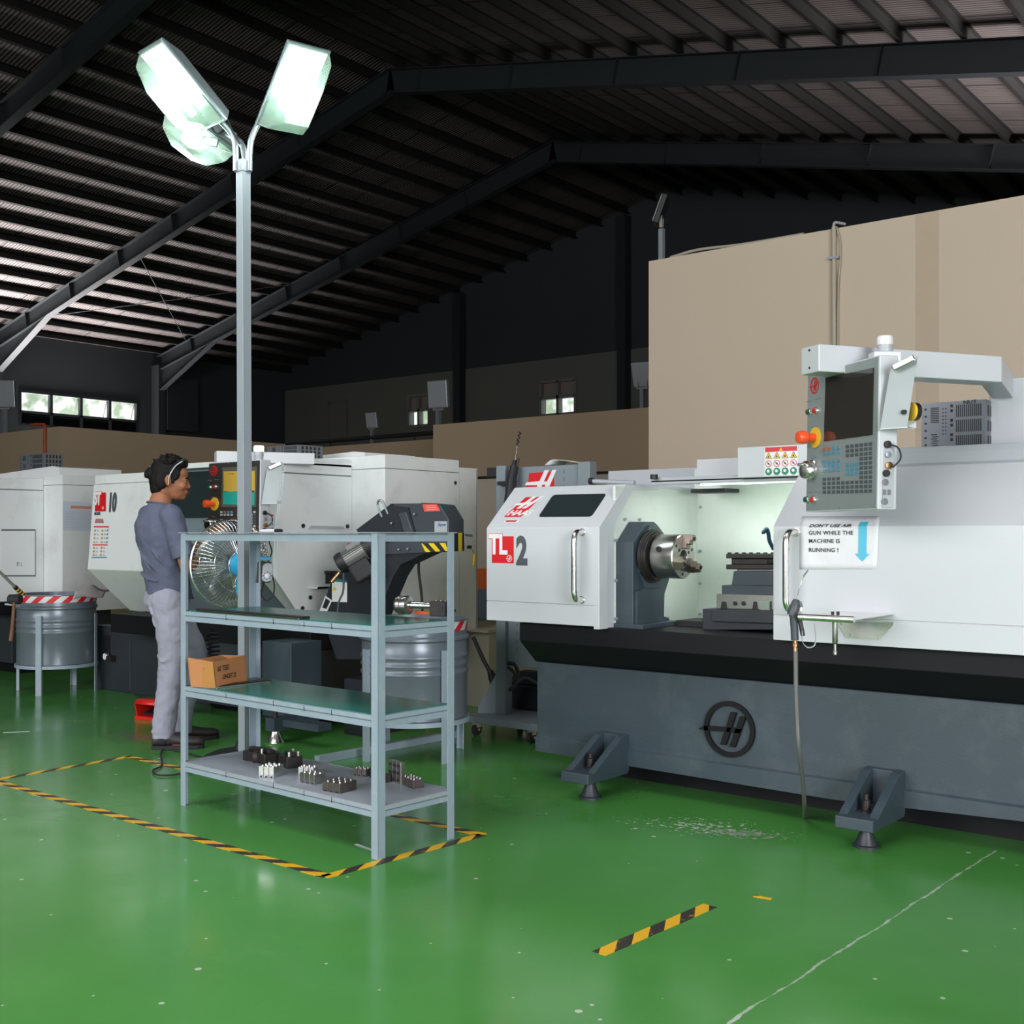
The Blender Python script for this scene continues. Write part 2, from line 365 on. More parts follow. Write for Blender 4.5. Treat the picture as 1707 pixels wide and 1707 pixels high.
RIDGE, ZR, SL = -18.0, 11.75, .22
def roofz(x): return ZR - SL * abs(x - RIDGE)
def sheet_material():
    m = bpy.data.materials.new('corrugated_roof_sheet'); m.use_nodes = True; t = m.node_tree; b = t.nodes['Principled BSDF']; N = t.nodes.new; L = t.links.new
    g = N('ShaderNodeNewGeometry'); w = N('ShaderNodeTexWave'); w.wave_type = 'BANDS'; w.bands_direction = 'Y'; w.inputs['Scale'].default_value = 3.6; L(g.outputs['Position'], w.inputs['Vector'])
    s = N('ShaderNodeSeparateXYZ'); L(g.outputs['Position'], s.inputs[0])
    md = N('ShaderNodeMath'); md.operation = 'PINGPONG'; md.inputs[1].default_value = .55; L(s.outputs['Y'], md.inputs[0])
    lt = N('ShaderNodeMath'); lt.operation = 'LESS_THAN'; lt.inputs[1].default_value = .022; L(md.outputs[0], lt.inputs[0])
    n = N('ShaderNodeTexNoise'); n.inputs['Scale'].default_value = .8; L(g.outputs['Position'], n.inputs['Vector'])
    a = N('ShaderNodeMix'); a.data_type = 'RGBA'; a.inputs['A'].default_value = (.11, .093, .092, 1); a.inputs['B'].default_value = (.19, .165, .16, 1); L(n.outputs['Fac'], a.inputs['Factor'])
    w2 = N('ShaderNodeMix'); w2.data_type = 'RGBA'; w2.blend_type = 'MULTIPLY'; w2.inputs['Factor'].default_value = .55; L(a.outputs['Result'], w2.inputs['A']); L(w.outputs['Color'], w2.inputs['B'])
    c = N('ShaderNodeMix'); c.data_type = 'RGBA'; L(lt.outputs[0], c.inputs['Factor']); L(w2.outputs['Result'], c.inputs['A']); c.inputs['B'].default_value = (.03, .025, .03, 1)
    L(c.outputs['Result'], b.inputs['Base Color']); b.inputs['Roughness'].default_value = .7
    bp = N('ShaderNodeBump'); bp.inputs['Distance'].default_value = .02; L(w.outputs['Fac'], bp.inputs['Height']); L(bp.outputs['Normal'], b.inputs['Normal'])
    return m
XL, XR, YF, YB = -36.0, 8.0, -10.0, 30.0
c = MB()
c.prism([(XL - .6, YF, roofz(XL - .6)), (RIDGE, YF, ZR), (XR + .5, YF, roofz(XR + .5)), (XR + .5, YF, roofz(XR + .5) + .08), (RIDGE, YF, ZR + .08), (XL - .6, YF, roofz(XL - .6) + .08)], (0, YB - YF + .5, 0))
ceil = struct(c, 'ceiling', sheet_material())
for i in range(45):
    x = XL + .45 + i * 1.0
    if x > XR: break
    z = roofz(x); sg = -1 if x < RIDGE else 1; tilt = math.atan(SL) * sg
    u = Vector((math.cos(tilt), 0, -math.sin(tilt))); w = Vector((math.sin(tilt), 0, math.cos(tilt)))
    m_ = MB(); cc = Vector((x, (YF + YB) / 2, z - .005)); ln = YB - YF - .1
    m_.obox(cc - w * .11, u, YU, w, .010, ln, .22); m_.obox(cc - w * .215 + u * .035, u, YU, w, .08, ln, .010); m_.obox(cc - w * .008 + u * .035, u, YU, w, .08, ln, .010)
    m_.build('purlin', M['purlin'], ceil, fix=False)
def rafter(Y):
    m_ = MB()
    for sgn, xe in ((-1, XL + .3), (1, XR - .2)):
        up = math.atan(SL) * (1 if sgn < 0 else -1)
        a = Vector((xe, Y, roofz(xe) - .24)); b_ = Vector((RIDGE, Y, ZR - .24)); d = (b_ - a).normalized(); w = Vector((-d.z, 0, d.x)) if d.x > 0 else Vector((d.z, 0, -d.x))
        if w.z < 0: w = -w
        ln = (b_ - a).length + .05; mid = (a + b_) / 2
        dep = .50
        m_.obox(mid - w * dep / 2, d, YU, w, ln, .012, dep); m_.obox(mid, d, YU, w, ln, .22, .016); m_.obox(mid - w * dep, d, YU, w, ln, .22, .016)
        # haunch by the eave
        e = a - w * dep
        m_.prism([e + Vector((0, -.006, 0)), e + d * 3.2 + Vector((0, -.006, 0)), e + Vector((0, -.006, -.75))], (0, .012, 0))
        pa = e + Vector((0, 0, -.75)); pb = e + d * 3.2; dd = (pb - pa).normalized(); m_.obox((pa + pb) / 2, dd, YU, dd.cross(YU), (pb - pa).length, .22, .016)
        k = 2.0
        while k < ln - 1:
            m_.obox(a + d * k - w * dep / 2, d, YU, w, .012, .2, dep); k += 2.6
    m_.build('rafter', M['beam'], ceil, fix=False)
for Y in (6, 12, 18, 24): rafter(Y)
m_ = MB()
for (x0, x1, Y0, Y1) in ((-3.0, 3.2, 18, 24), (-3.0, 3.2, 24, 18), (-34, -28, 18, 24), (-34, -28, 24, 18)):
    m_ = MB().cyl((x0, Y0, roofz(x0) - .35), (x1, Y1, roofz(x1) - .35), .012, n=8); m_.build('brace_rod', M['beam'], ceil)

def holed_wall(name, mat, axis, pos, th, a0, a1, z0, topf, holes, parent=None):
    """wall in the plane axis=pos, spanning a0..a1, z0..topf(a), with rectangular holes (a,b,z,z)"""
    m_ = MB(); cuts = sorted({a0, a1, *[h[0] for h in holes], *[h[1] for h in holes], *([RIDGE] if axis == 'Y' and a0 < RIDGE < a1 else [])})
    for p, q in zip(cuts[:-1], cuts[1:]):
        hs = sorted([h for h in holes if h[0] <= p + 1e-6 and h[1] >= q - 1e-6], key=lambda h: h[2]); z = z0; segs = []
        for h in hs: segs.append((z, h[2], None)); z = h[3]
        segs.append((z, None, 1))
        for (za, zb, last) in segs:
            za_, zb_ = (za, za); tp, tq = (topf(p), topf(q)) if last else (zb, zb)
            pts = [(p, za), (q, za), (q, tq), (p, tp)]
            if axis == 'Y': m_.prism([(u, pos, v) for u, v in pts], (0, th, 0))
            else: m_.prism([(pos, u, v) for u, v in pts], (th, 0, 0))
    return struct(m_, name, mat, parent, fix=False)
# ---- left outer wall with its strip window
wA = atX(33, 651, XL); wB = atX(229, 668, XL); zt = 5.90; zb_ = 5.24; zl = 4.82
wl = holed_wall('wall_left', M['walldark'], 'X', XL - .2, .2, YF, YB, 0, lambda y: roofz(XL), [(wA.y, wB.y, zl, zt)])
win = MB(); y0, y1 = wA.y, wB.y; n = 4; ws = (y1 - y0) / n
for z in (zl, zb_, zt): win.box(XL - .12, XL + .03, y0, y1, z - .035, z + .035)
for i in range(n + 1): win.box(XL - .12, XL + .03, y0 + ws * i - .045, y0 + ws * i + .045, zl, zt)
w1 = struct(win, 'window_1', M['beam'])
for i in range(n):
    gm = MB(); ya, yb2 = y0 + ws * i + .05, y0 + ws * (i + 1) - .05; op = .0 if i == 0 else .22
    gm.prism([(XL - .10, ya, zt - .05), (XL - .10, yb2, zt - .05), (XL - .10 - op, yb2, zb_ + .05), (XL - .10 - op, ya, zb_ + .05)], (-.006, 0, 0)); gm.build('pane', M['glass'], w1)
    if i:
        fr = MB()
        for yy in (ya + .02, yb2 - .02): fr.cyl((XL - .10, yy, zt - .05), (XL - .10 - op, yy, zb_ + .05), .018, n=6)
        fr.build('pane_frame', M['frame_al'], w1)
    lv = MB()
    for k in range(5): lv.obox((XL - .06, (ya + yb2) / 2, zl + .06 + k * .08), YU, Vector((.7, 0, .7)).normalized(), Vector((-.7, 0, .7)).normalized(), yb2 - ya, .09, .006)
    lv.box(XL - .13, XL - .12, ya - .05, yb2 + .05, zl, zb_); lv.build('louvre', M['purlin'], w1)
# ---- back gable wall
holes = []
def hole(px0, py0, px1, py1):
    a = atY(px0, py0, YB); b_ = atY(px1, py1, YB); return (a.x, b_.x, min(a.z, b_.z), max(a.z, b_.z))
h1 = hole(684, 661, 718, 709); h2 = hole(904, 638, 962, 689)
zband = atY(800, 613, YB).z
wb = holed_wall('wall_back', M['walldark'], 'Y', YB, .2, XL, XR, 0, roofz, [h1, h2])
lo = holed_wall('trim_1', M['wallpale'], 'Y', YB - .06, .055, XL + .1, -6, 0, lambda x: zband, [h1, h2])
for k, h in ((2, h1), (3, h2)):
    f = MB(); x0, x1, z0, z1 = h
    for x in (x0, (x0 + x1) / 2, x1): f.box(x - .05, x + .05, YB - .12, YB + .1, z0, z1)
    zm = z0 + (z1 - z0) * .52
    for z in (z0, zm, z1): f.box(x0, x1, YB - .12, YB + .1, z - .05, z + .05)
    w_ = struct(f, 'window_%d' % k, M['frame_al'])
    for a, b_ in ((x0, (x0 + x1) / 2), ((x0 + x1) / 2, x1)):
        MB().box(a + .05, b_ - .05, YB, YB + .008, z0 + .05, zm - .05).build('pane', M['glass'], w_)
        MB().box(a + .05, b_ - .05, YB + .02, YB + .05, zm + .05, z1 - .05).build('blind_panel', new_mat('curtain_panel', (.30, .26, .24), .8), w_)
for (a, b_, c_, d_, nm) in ((550, 672, 578, 742, 'door_1'), (424, 689, 457, 738, 'door_2')):
    p = atY(a, b_, YB - .07); q = atY(c_, d_, YB - .07); f = MB().box(p.x, q.x, YB - .12, YB - .07, q.z - .8, p.z); dd = struct(f, nm, new_mat('pale_door', (.17, .165, .155) if nm == 'door_1' else (.12, .12, .11), .7), bevel=.01)
    fr = MB()
    for x in (p.x, q.x): fr.box(x - .06, x + .06, YB - .15, YB - .08, q.z - .8, p.z + .06)
    fr.box(p.x, q.x, YB - .15, YB - .08, p.z, p.z + .06); fr.build('door_frame', M['wallpale'], dd)
for px in (773, 1047):
    x = atY(px, 560, YB).x; struct(MB().box(x - .15, x + .15, YB - .4, YB - .07, 0, roofz(x) - .3), 'trim_%d' % px if 0 else 'trim_2', M['beam'])
for Y in (12, 18, 24):
    struct(MB().box(XL, XL + .45, Y - .14, Y + .14, 0, roofz(XL) - .5), 'trim_3', M['walldark'])
pz = atX(295, 720, XL)
struct(MB().box(XL + .02, XL + .5, 24.2, 25.5, pz.z, pz.z + 1.9), 'trim_4', M['walldark'])
# outer right and front walls (the front one stands behind the photographer)
struct(MB().box(XR, XR + .2, YF, YB, 0, roofz(XR)), 'wall_right', M['walldark'])
f = MB().prism([(XL, YF - .2, 0), (XR, YF - .2, 0), (XR, YF - .2, roofz(XR)), (RIDGE, YF - .2, ZR), (XL, YF - .2, roofz(XL))], (0, .2, 0)); struct(f, 'wall_front', M['walldark'])
# ---- inner partition walls
PT = 3.10
def part_wall(name, mat, x0, x1, y0, y1, z0, z1, **k): return struct(MB().box(x0, x1, y0, y1, z0, z1), name, mat, **k)
cor = atX(101, 711, -18.7)
part_wall('wall_left_partition', M['beige2'], -18.85, -18.7, cor.y, 15.6, 0, cor.z)
part_wall('wall_left_end_partition', M['beige2'], -30, -18.85, cor.y, cor.y + .15, 0, cor.z)
part_wall('wall_far_partition', M['beige2'], -24, -10, 16.6, 16.75, 0, PT)
pa = atY(722, 708.4, 14.4); pb = atY(1100, 675, 14.4)
part_wall('wall_middle_partition', M['beige2'], pa.x, pb.x + 2, 14.4, 14.55, 0, pa.z)
pc = atY(900, 794.5, 12.6)
part_wall('wall_low_partition', M['beige3'], -11.5, -4.5, 12.6, 12.75, .72, pc.z)
part_wall('trim_5', M['purlin'], -11.5, -4.5, 12.57, 12.8, pc.z, pc.z + .035)
part_wall('trim_6', new_mat('orange_wall_stripe', (.62, .13, .02), .6), -11.5, -4.5, 12.6, 12.75, .42, .72)
part_wall('trim_7', new_mat('grey_wall_dado', (.13, .16, .19), .6), -11.5, -4.5, 12.6, 12.75, 0, .42)
TY = 9.0; pt = atY(1081.5, 435.5, TY)
part_wall('wall_tall_partition', M['beige'], pt.x, 7.9, TY, TY + .15, 0, pt.z)
part_wall('wall_tall_end_partition', M['beige'], pt.x + .001, pt.x + .15, TY + .15, 12.6, 0, pt.z)
q0_ = atY(1527, 600, TY); q1_ = atY(1565, 600, TY); part_wall('trim_8', new_mat('darker_beige', (.50, .41, .305), .85), q0_.x, q1_.x, TY - .004, TY, 0, pt.z - .002)  # thin strip in a darker beige on the tall wall
# dark pipe rail above the far partition
zz = atY(600, 731, 16.68).z
r = MB().tube([(-20, 16.68, zz), (-9, 16.68, zz)], .045, 10)
for x in (-18.5, -16, -13.5, -11): r.cyl((x, 16.68, PT - .001), (x, 16.68, zz), .02, n=8)
r = r.build('pipe_rail', M['black']); tag(r, 'long black pipe rail running above the far brown-beige partition wall', 'pipe rail')

# ---- conduits on the walls
p = [atY(1390, 378, TY - .03), atY(1391, 620, TY - .03)]
cd = thing('wall_conduit', 'pale vertical cable conduit on the tall beige wall above the lathe arm', 'conduit', (p[0].x, TY, 0))
MB().tube([p[0], Vector((p[1].x, TY - .03, 1.3))], .018, 10).build('pipe', M['beige3'], cd)
MB().tube(arc_path([Vector((p[0].x, TY - .03, p[0].z - .02)), Vector((p[0].x, TY - .03, p[0].z + .04)), Vector((p[0].x + .06, TY + .06, p[0].z + .03))], .03), .012, 8).build('cable', M['cloth'], cd)
MB().tube(spline([Vector((p[0].x + .02, TY - .02, p[0].z)), Vector((p[0].x + .055, TY - .02, p[0].z - .2)), Vector((p[0].x + .03, TY - .02, p[0].z - .7)), Vector((p[0].x + .035, TY - .02, 1.4))]), .006, 6).build('cable', M['cream'], cd)
q = atY(1391, 430, TY - .03); MB().box(q.x - .045, q.x + .045, TY - .055, TY - .005, q.z - .01, q.z + .01).build('clamp', M['galv'], cd)
w = MB().tube(spline([atY(1118, 429, TY + .05), atY(1165, 418, TY + .05) + Vector((0, 0, .01)), atY(1240, 407, TY + .05), atY(1340, 390, TY + .05)]), .013, 8)
tag(w.build('loose_cable', M['cream']), 'thin cream cable lying along the top edge of the tall beige wall', 'cable')
p = atY(75, 715, cor.y - .03); oc = MB().tube(arc_path([Vector((p.x, p.y, 1.2)), Vector((p.x, p.y, p.z + .08)), Vector((p.x - .5, p.y + .02, p.z + .10))], .06), .028, 10)
tag(oc.build('orange_conduit', new_mat('orange_conduit_plastic', (.42, .07, .02), .5)), 'orange conduit climbing the brown wall at the far left', 'conduit')

# ---- floodlights standing on the walls
def flood(loc, h, s, face, label, tilt=.35, dark=False):
    t = thing('floodlight', label, 'floodlight', loc, group='floodlights on the partition walls')
    o = Vector(loc); f = Vector(face).normalized(); rr = f.cross(ZU).normalized(); f2 = (f * math.cos(tilt) - ZU * math.sin(tilt)).normalized(); up = rr.cross(f2).normalized()
    MB().box(o.x - .04 * s, o.x + .04 * s, o.y - .04 * s, o.y + .04 * s, o.z, o.z + h).build('post', M['galv'], t)
    c_ = o + ZU * (h + .30 * s)
    MB().obox(c_, rr, up, f2, .42 * s, .50 * s, .09 * s).build('housing', M['black'] if dark else M['galv'], t, bevel=.01)
    MB().obox(c_ + f2 * .05 * s, rr, up, f2, .38 * s, .46 * s, .012).build('glass_front', M['frame_al'] if dark else new_mat('pale_lens', (.30, .32, .34), .3), t)
    b_ = MB(); b_.obox(o + ZU * (h + .02 * s), rr, f, ZU, .2 * s, .06 * s, .03 * s)
    for k in (-1, 1): b_.obox(o + ZU * (h + .10 * s) + rr * k * .1 * s, rr, f, ZU, .02, .05 * s, .2 * s)
    b_.build('bracket', M['frame_al'], t); return t
p = atY(1103, 430, TY + .08)
flood((p.x, TY + .08, pt.z), .30, .55, (-1, -.45, 0), 'black floodlight on a grey post at the corner of the tall beige wall', -.35, True)
p = atY(731, 706, 14.5); flood((p.x, 14.5, pa.z), .25, .95, (.15, -1, 0), 'pale floodlight at the left end of the middle partition wall, before a window', .1)
p = atY(1071, 678, 14.5); flood((p.x, 14.5, atY(1071, 678, 14.5).z - .02), .28, .75, (.2, -1, 0), 'pale floodlight beside the edge of the tall beige wall, above the middle partition')
p = atY(620, 742, 16.68); flood((p.x, 16.68, PT), .30, .65, (.2, -1, 0), 'small pale floodlight over the far low partition wall behind the white machine', .2)
p = atY(52, 708, 11.2); flood((p.x, cor.y + .1, cor.z), .45, 1.0, (.8, -1, 0), 'grey floodlight on the left partition wall in front of the strip window', .1)
# ================================================================== RACK
def cv(r, u, f): return Vector((RX, RY, 0)) * r + ZU * u + Vector((-RY, RX, 0)) * f
RK = Vector((-3.082, 3.018, 0)); RKZ = -.0407
rack = thing('shelf_rack', 'pale grey steel rack with four shelves standing inside the yellow tape outline', 'shelf rack', RK, RKZ)
RM = Matrix.Translation(RK) @ Matrix.Rotation(RKZ, 4, 'Z')
LX, DY = 1.279, .372
def rbox(m_, x0, x1, y0, y1, z0, z1): return m_.box(x0, x1, y0, y1, z0, z1, RM)
hw = .019
for lx, ly, sx, sy in ((0, 0, 1, -1), (0, DY, 1, 1), (-LX, 0, -1, -1), (-LX, DY, -1, 1)):
    m_ = MB(); ox, oy = lx + sx * hw, ly + sy * hw       # outer corner
    rbox(m_, min(ox, ox - sx * .038), max(ox, ox - sx * .038), min(oy, oy - sy * .004), max(oy, oy - sy * .004), 0, 1.222)
    rbox(m_, min(ox, ox - sx * .004), max(ox, ox - sx * .004), min(oy, oy - sy * .038), max(oy, oy - sy * .038), 0, 1.2218)
    m_.build('leg', M['rack'], rack, bevel=.0012)
for i, (zt_, hh) in enumerate(((.198, .043), (.537, .045), (.873, .044), (1.2265, .036))):
    top = i == 3; zt2 = zt_ - (.006 if top else .017)
    fr = MB(); x0, x1, y0, y1 = -LX - hw + .004, hw - .004, -hw + .004, DY + hw - .004
    for a in ((x0, x1, y0, y0 + .004), (x0, x1, y1 - .004, y1), (x0, x0 + .004, y0, y1), (x1 - .004, x1, y0, y1)): rbox(fr, *a, zt_ - hh, zt2)
    for a in ((x0, x1, y0, y0 + .03), (x0, x1, y1 - .03, y1), (x0, x0 + .03, y0, y1), (x1 - .03, x1, y0, y1)): rbox(fr, *a, zt2 - .005, zt2 - .001)
    s_ = fr.build('shelf', M['rack'], rack)
    if not top:
        tr = MB(); q = .006
        rbox(tr, x0 - .001 + q, x1 + .001 - q, y0 - .001 + q, y1 + .001 - q, zt_ - .004, zt_)
        for a in ((x0 + .03, x1 - .03, y0 - .0035, y0), (x0 + .03, x1 - .03, y1, y1 + .0035), (x0 - .0035, x0, y0 + .03, y1 - .03), (x1, x1 + .0035, y0 + .03, y1 - .03)): rbox(tr, *a, zt2, zt_)
        tr.use(1)
        for xx in (-.95, -.62, -.42, -.25): rbox(tr, xx, xx + .003, y0 - .0042, y0 - .0030, zt2 - .006, zt_ - .001)
        tr.build('shelf_tray', [M['rack'] if i else M['board'], M['ink']], s_)
        if i: rbox(MB(), x0 + .02, x1 - .02, y0 + .016, y1 - .012, zt_ + .0002, zt_ + .003).build('green_mat', M['mat_green'], s_)
    else: rbox(MB(), x0 - .012, x1 + .012, y0 - .012, y1 + .012, zt_ - .003, zt_).build('top_plate', M['board'], s_)
Z2, Z3, Z4 = .8765, .5405, .1985
def local(p): return RM.inverted() @ p
# --- on the middle shelf
def strip(name, label, pts, z, w, h, mat, cat='metal strip'):
    a, b = [atZ(px, py, z) for px, py in pts]; d = (b - a).normalized(); s = Vector((-d.y, d.x, 0)); c_ = (a + b) / 2 + ZU * h / 2
    return tag(MB().obox(c_ + s * w / 2, d, s, ZU, (b - a).length, w, h).build(name, mat, None, bevel=.0008), label, cat)
strip('metal_strip', 'long flat dark metal strip with a bright edge on the left of the second shelf', ((326, 1018), (502, 1032)), Z2, .045, .009, M['darksteel'])
strip('metal_strip', 'thin bright metal strip lying along the front of the dark strip on the second shelf', ((330, 1019.5), (497, 1033.2)), Z2, .006, .006, M['chrome'])
a = atZ(640, 1027, Z2); b = atZ(735, 1029, Z2)
p0 = Vector((a.x - .02, a.y + .10, Z2)); p1 = Vector((b.x + .01, b.y + .06, Z2)); d = (p1 - p0).normalized(); sd = Vector((-d.y, d.x, 0)); zc = Z2 + .042
t = thing('spindle_arbor', 'shiny steel arbor with a ribbed round head and thin shaft on the second shelf', 'arbor', p0)
q = p0 + ZU * .042
MB().lathe(q, d, [(.018, -.01), (.034, 0), (.036, .005), (.036, .014), (.042, .016), (.042, .028), (.037, .030), (.037, .042), (.041, .044), (.041, .058), (.034, .062), (.022, .066)], 36).build('head', M['steel'], t)
MB().lathe(q, d, [(.015, .06), (.015, .14), (.013, .142), (.012, .175)], 20).build('shaft', M['chrome'], t)
q2 = p0 + d * .215 + ZU * .032
t = thing('tool_block', 'black square tool block with a round bore at the right end of the second shelf', 'tool block', p0 + d * .215)
MB().obox(q2, d, sd, ZU, .075, .07, .062).build('body', M['darksteel'], t, bevel=.002)
m_ = MB().lathe(q2 + d * .012 - sd * .035, -sd, [(.016, -.002), (.016, .002)], 20); m_.build('bore', M['black'], t)
m_ = MB()
for k in (-.022, .0, .022): m_.cyl(q2 + d * (k - .002) + ZU * .031, q2 + d * (k - .002) + ZU * .035, .004, n=8)
m_.build('set_screw', M['steel'], t); MB().cyl(q2 + d * .037, q2 + d * .062 - ZU * .012, .011, n=12).build('stub', M['darksteel'], t)
w = MB().obox(p0 + d * .13 + sd * .05 + ZU * .008, d, sd, ZU, .14, .02, .014); tag(w.build('orange_bar', M['orange'], None, bevel=.002), 'short orange bar lying behind the steel arbor on the second shelf', 'bar')
# --- on the third shelf
A = atZ(318, 1145, Z3); B = atZ(360, 1147.5, Z3); C = atZ(413, 1135.5, Z3)
dBC = (C - B); dBC.z = 0; dAB = (A - B); dAB.z = 0
bx = thing('cardboard_box', 'open brown cardboard box with handwriting on the left of the third shelf', 'box', (A + C) / 2)
perp = dAB.normalized() * min(dAB.length, .17); Dp = C + perp; hB = .118
dn = perp.normalized(); lean = -dBC.normalized() * .022
def wallq(P, Q, h0, h1, th, l=Vector((0, 0, 0))): return MB().prism([P, Q, Q + ZU * h1 + l, P + ZU * h0 + l], dn * th if th > 0 else dBC.normalized() * -th)
A2 = B + perp
MB().prism([B, C, Dp, A2], (0, 0, .003)).build('bottom', M['cardboard'], bx)
wallq(B, C, hB, hB * 1.03, .004, lean).build('front_side', M['cardboard'], bx)
wallq(A2 - dn * .004, Dp - dn * .004, hB, hB, .004, lean).build('back_side', M['cardboard'], bx)
wallq(B, A2, hB, hB * 1.12, -.004, lean).build('left_side', M['cardboard'], bx); wallq(C - dBC.normalized() * .004, Dp - dBC.normalized() * .004, hB * 1.03, hB, -.004, lean).build('right_side', M['cardboard'], bx)
tl = B + ZU * hB + lean
MB().prism([tl + dn * .01, tl + dn * .01 + dBC, tl + dBC + dn * .06 - ZU * .03, tl + dn * .06 - ZU * .03], (0, 0, -.003)).build('flap', M['cardboard'], bx)
MB().prism([A2 + ZU * hB + lean, Dp + ZU * hB + lean, Dp + ZU * (hB - .02) - dn * .06, A2 + ZU * (hB - .02) - dn * .06], (0, 0, -.003)).build('flap', M['cardboard'], bx)
fl_ = MB().prism([B - dBC.normalized() * .001, A2 * .55 + B * .45 - dBC.normalized() * .001, A2 * .35 + B * .65 + ZU * hB * .98 + lean - dBC.normalized() * .001, B + ZU * hB * .98 + lean - dBC.normalized() * .001], -dBC.normalized() * .002)
fl_.build('folded_corner', new_mat('ochre_cardboard', (.42, .2, .05), .8), bx)
bu = dBC.normalized(); bn = bu.cross(ZU)
text('handwriting', '60 TEKI', B + bu * .022 + ZU * .072 - dn * .002 + lean * .6, bu, ZU, .034, M['ink'], bx, .0006, .0004, sx=.85)
text('handwriting', 'LENGHT 23', B + bu * .055 + ZU * .034 - dn * .002 + lean * .3, bu, ZU, .030, M['ink'], bx, .0006, .0004, sx=.72)
strip('metal_strip', 'black metal plate with a bright rounded front edge beside the cardboard box', ((366, 1146.5), (452, 1136)), Z3, .05, .008, M['darksteel'])
strip('steel_rod', 'bright thin steel rod in front of the black plate beside the cardboard box', ((361, 1148), (451, 1137.5)), Z3, .006, .006, M['chrome'], 'rod')
# --- on the bottom shelf
def jaw(name, label, px, py, nx, ny, s, rot, mat, hh=.034, upright=False, group='clamping jaw blocks on the bottom shelf'):
    p = atZ(px, py, Z4); t = thing(name, label, 'jaw block', p, RKZ + rot, group); mw = world_of(t); inv = mw
    def T(x, y, z): return mw @ Vector((x, y, z))
    L_, D_ = nx * s, ny * s
    for i in range(nx):
        b_ = MB(); x0 = -L_ / 2 + i * s
        if upright: b_.box(x0 + .0006, x0 + s - .0006, -.012, .012, 0, D_, mw)
        else:
            b_.box(x0 + .0006, x0 + s - .0006, -D_ / 2, D_ / 2, .005, hh, mw); b_.box(x0 + .0006, x0 + s * .3, -D_ / 2, D_ / 2, 0, .005, mw); b_.box(x0 + s * .7, x0 + s - .0006, -D_ / 2, D_ / 2, 0, .005, mw)
        b_.build('jaw', mat, t, bevel=.001)
        for j in range(ny):
            if upright: a_, e_ = T(x0 + s / 2, -.012, (j + .5) * s), T(x0 + s / 2, -.018, (j + .5) * s)
            else: a_, e_ = T(x0 + s / 2, -D_ / 2 + (j + .5) * s, hh), T(x0 + s / 2, -D_ / 2 + (j + .5) * s, hh + .005)
            MB().cyl(a_, e_, .0052, n=12).build('bolt', M['chrome'] if not upright else M['darksteel'], t)
    return t
brt = new_mat('bright_milled_steel', (.55, .55, .55), .22, metal=.85, var=.05)
dk = new_mat('brown_grey_steel', (.16, .14, .13), .4, metal=.8, var=.2, scale=40)
jaw('jaw_block', 'bright steel jaw block at the front, left of the others on the bottom shelf', 452, 1293, 3, 3, .025, .35, brt, .045)
jaw('jaw_block', 'steel jaw block in three bright segments, second from the left at the shelf front', 521, 1304, 3, 2, .030, .05, M['steel'], .040)
jaw('jaw_block', 'shiny jaw block standing behind the three bright segments on the bottom shelf', 514, 1291, 3, 2, .024, .45, brt, .034)
jaw('jaw_block', 'brownish steel jaw block with six bolts, nearest the front edge of the bottom shelf', 566, 1317, 3, 3, .032, .12, dk, .038)
jaw('jaw_block', 'small dark jaw block with bolts behind the near leg of the rack, on its left', 604, 1292, 3, 2, .022, .25, dk, .03)
jaw('jaw_block', 'upright steel jaw block with dark bolts, right of the near rack leg', 662, 1304, 3, 3, .029, -.15, M['steel'], upright=True)
jaw('jaw_block', 'low brown jaw block with bolts, rightmost on the bottom shelf', 688, 1310, 4, 2, .026, -.30, dk, .034)
p = atZ(634, 1300, Z4); tag(MB().obox(p + ZU * .016, Vector((.96, -.27, 0)).normalized(), Vector((.27, .96, 0)).normalized(), ZU, .13, .03, .03).build('steel_bar', M['darksteel'], None, bevel=.001), 'dark square steel bar lying behind the near rack leg on the bottom shelf', 'bar')
def holder(label, px, py, rot, L_, D_, H_, bore, extra):
    p = atZ(px, py, Z4); t = thing('tool_holder', label, 'tool holder', p, rot, 'black tool holders on the bottom shelf'); mw = world_of(t)
    MB().box(-L_ / 2, L_ / 2, -D_ / 2, D_ / 2, 0, H_, mw).build('body', M['darksteel'], t, bevel=.004)
    if bore:
        r_ = MB().lathe(mw @ Vector((-L_ / 2 - .01, -.01, H_ * .5)), mw.to_3x3() @ Vector((-.5, -1, 0)), [(.014, .03), (.014, .034), (.034, .034), (.036, .028), (.036, -.03)], 24, cap=False); r_.build('collar', new_mat('brown_oxide', (.045, .032, .03), .5, metal=.4, var=.3), t)
    MB().box(-L_ * .3, L_ * .42, -D_ * .2, D_ * .2, H_, H_ + .016, mw).build('clamp', M['darksteel'], t, bevel=.003)
    for k, (ex, ey) in enumerate(extra): MB().cyl(mw @ Vector((ex, ey, H_)), mw @ Vector((ex, ey, H_ + .02)), .007, n=10).build('bolt', M['chrome'], t)
holder('black square tool holder at the back of the bottom shelf beside the lamp pole', 425, 1267, .1, .085, .07, .045, False, ())
holder('brown and black tool holder with an open round collar, left of the bright jaw block', 447, 1272, -.2, .085, .08, .048, True, ((.0, -.03),))
holder('black tool holder with bright bolts, right in the cluster on the bottom shelf', 484, 1277, -.35, .11, .075, .050, False, ((.04, -.02), (-.02, .02), (.045, .02)))

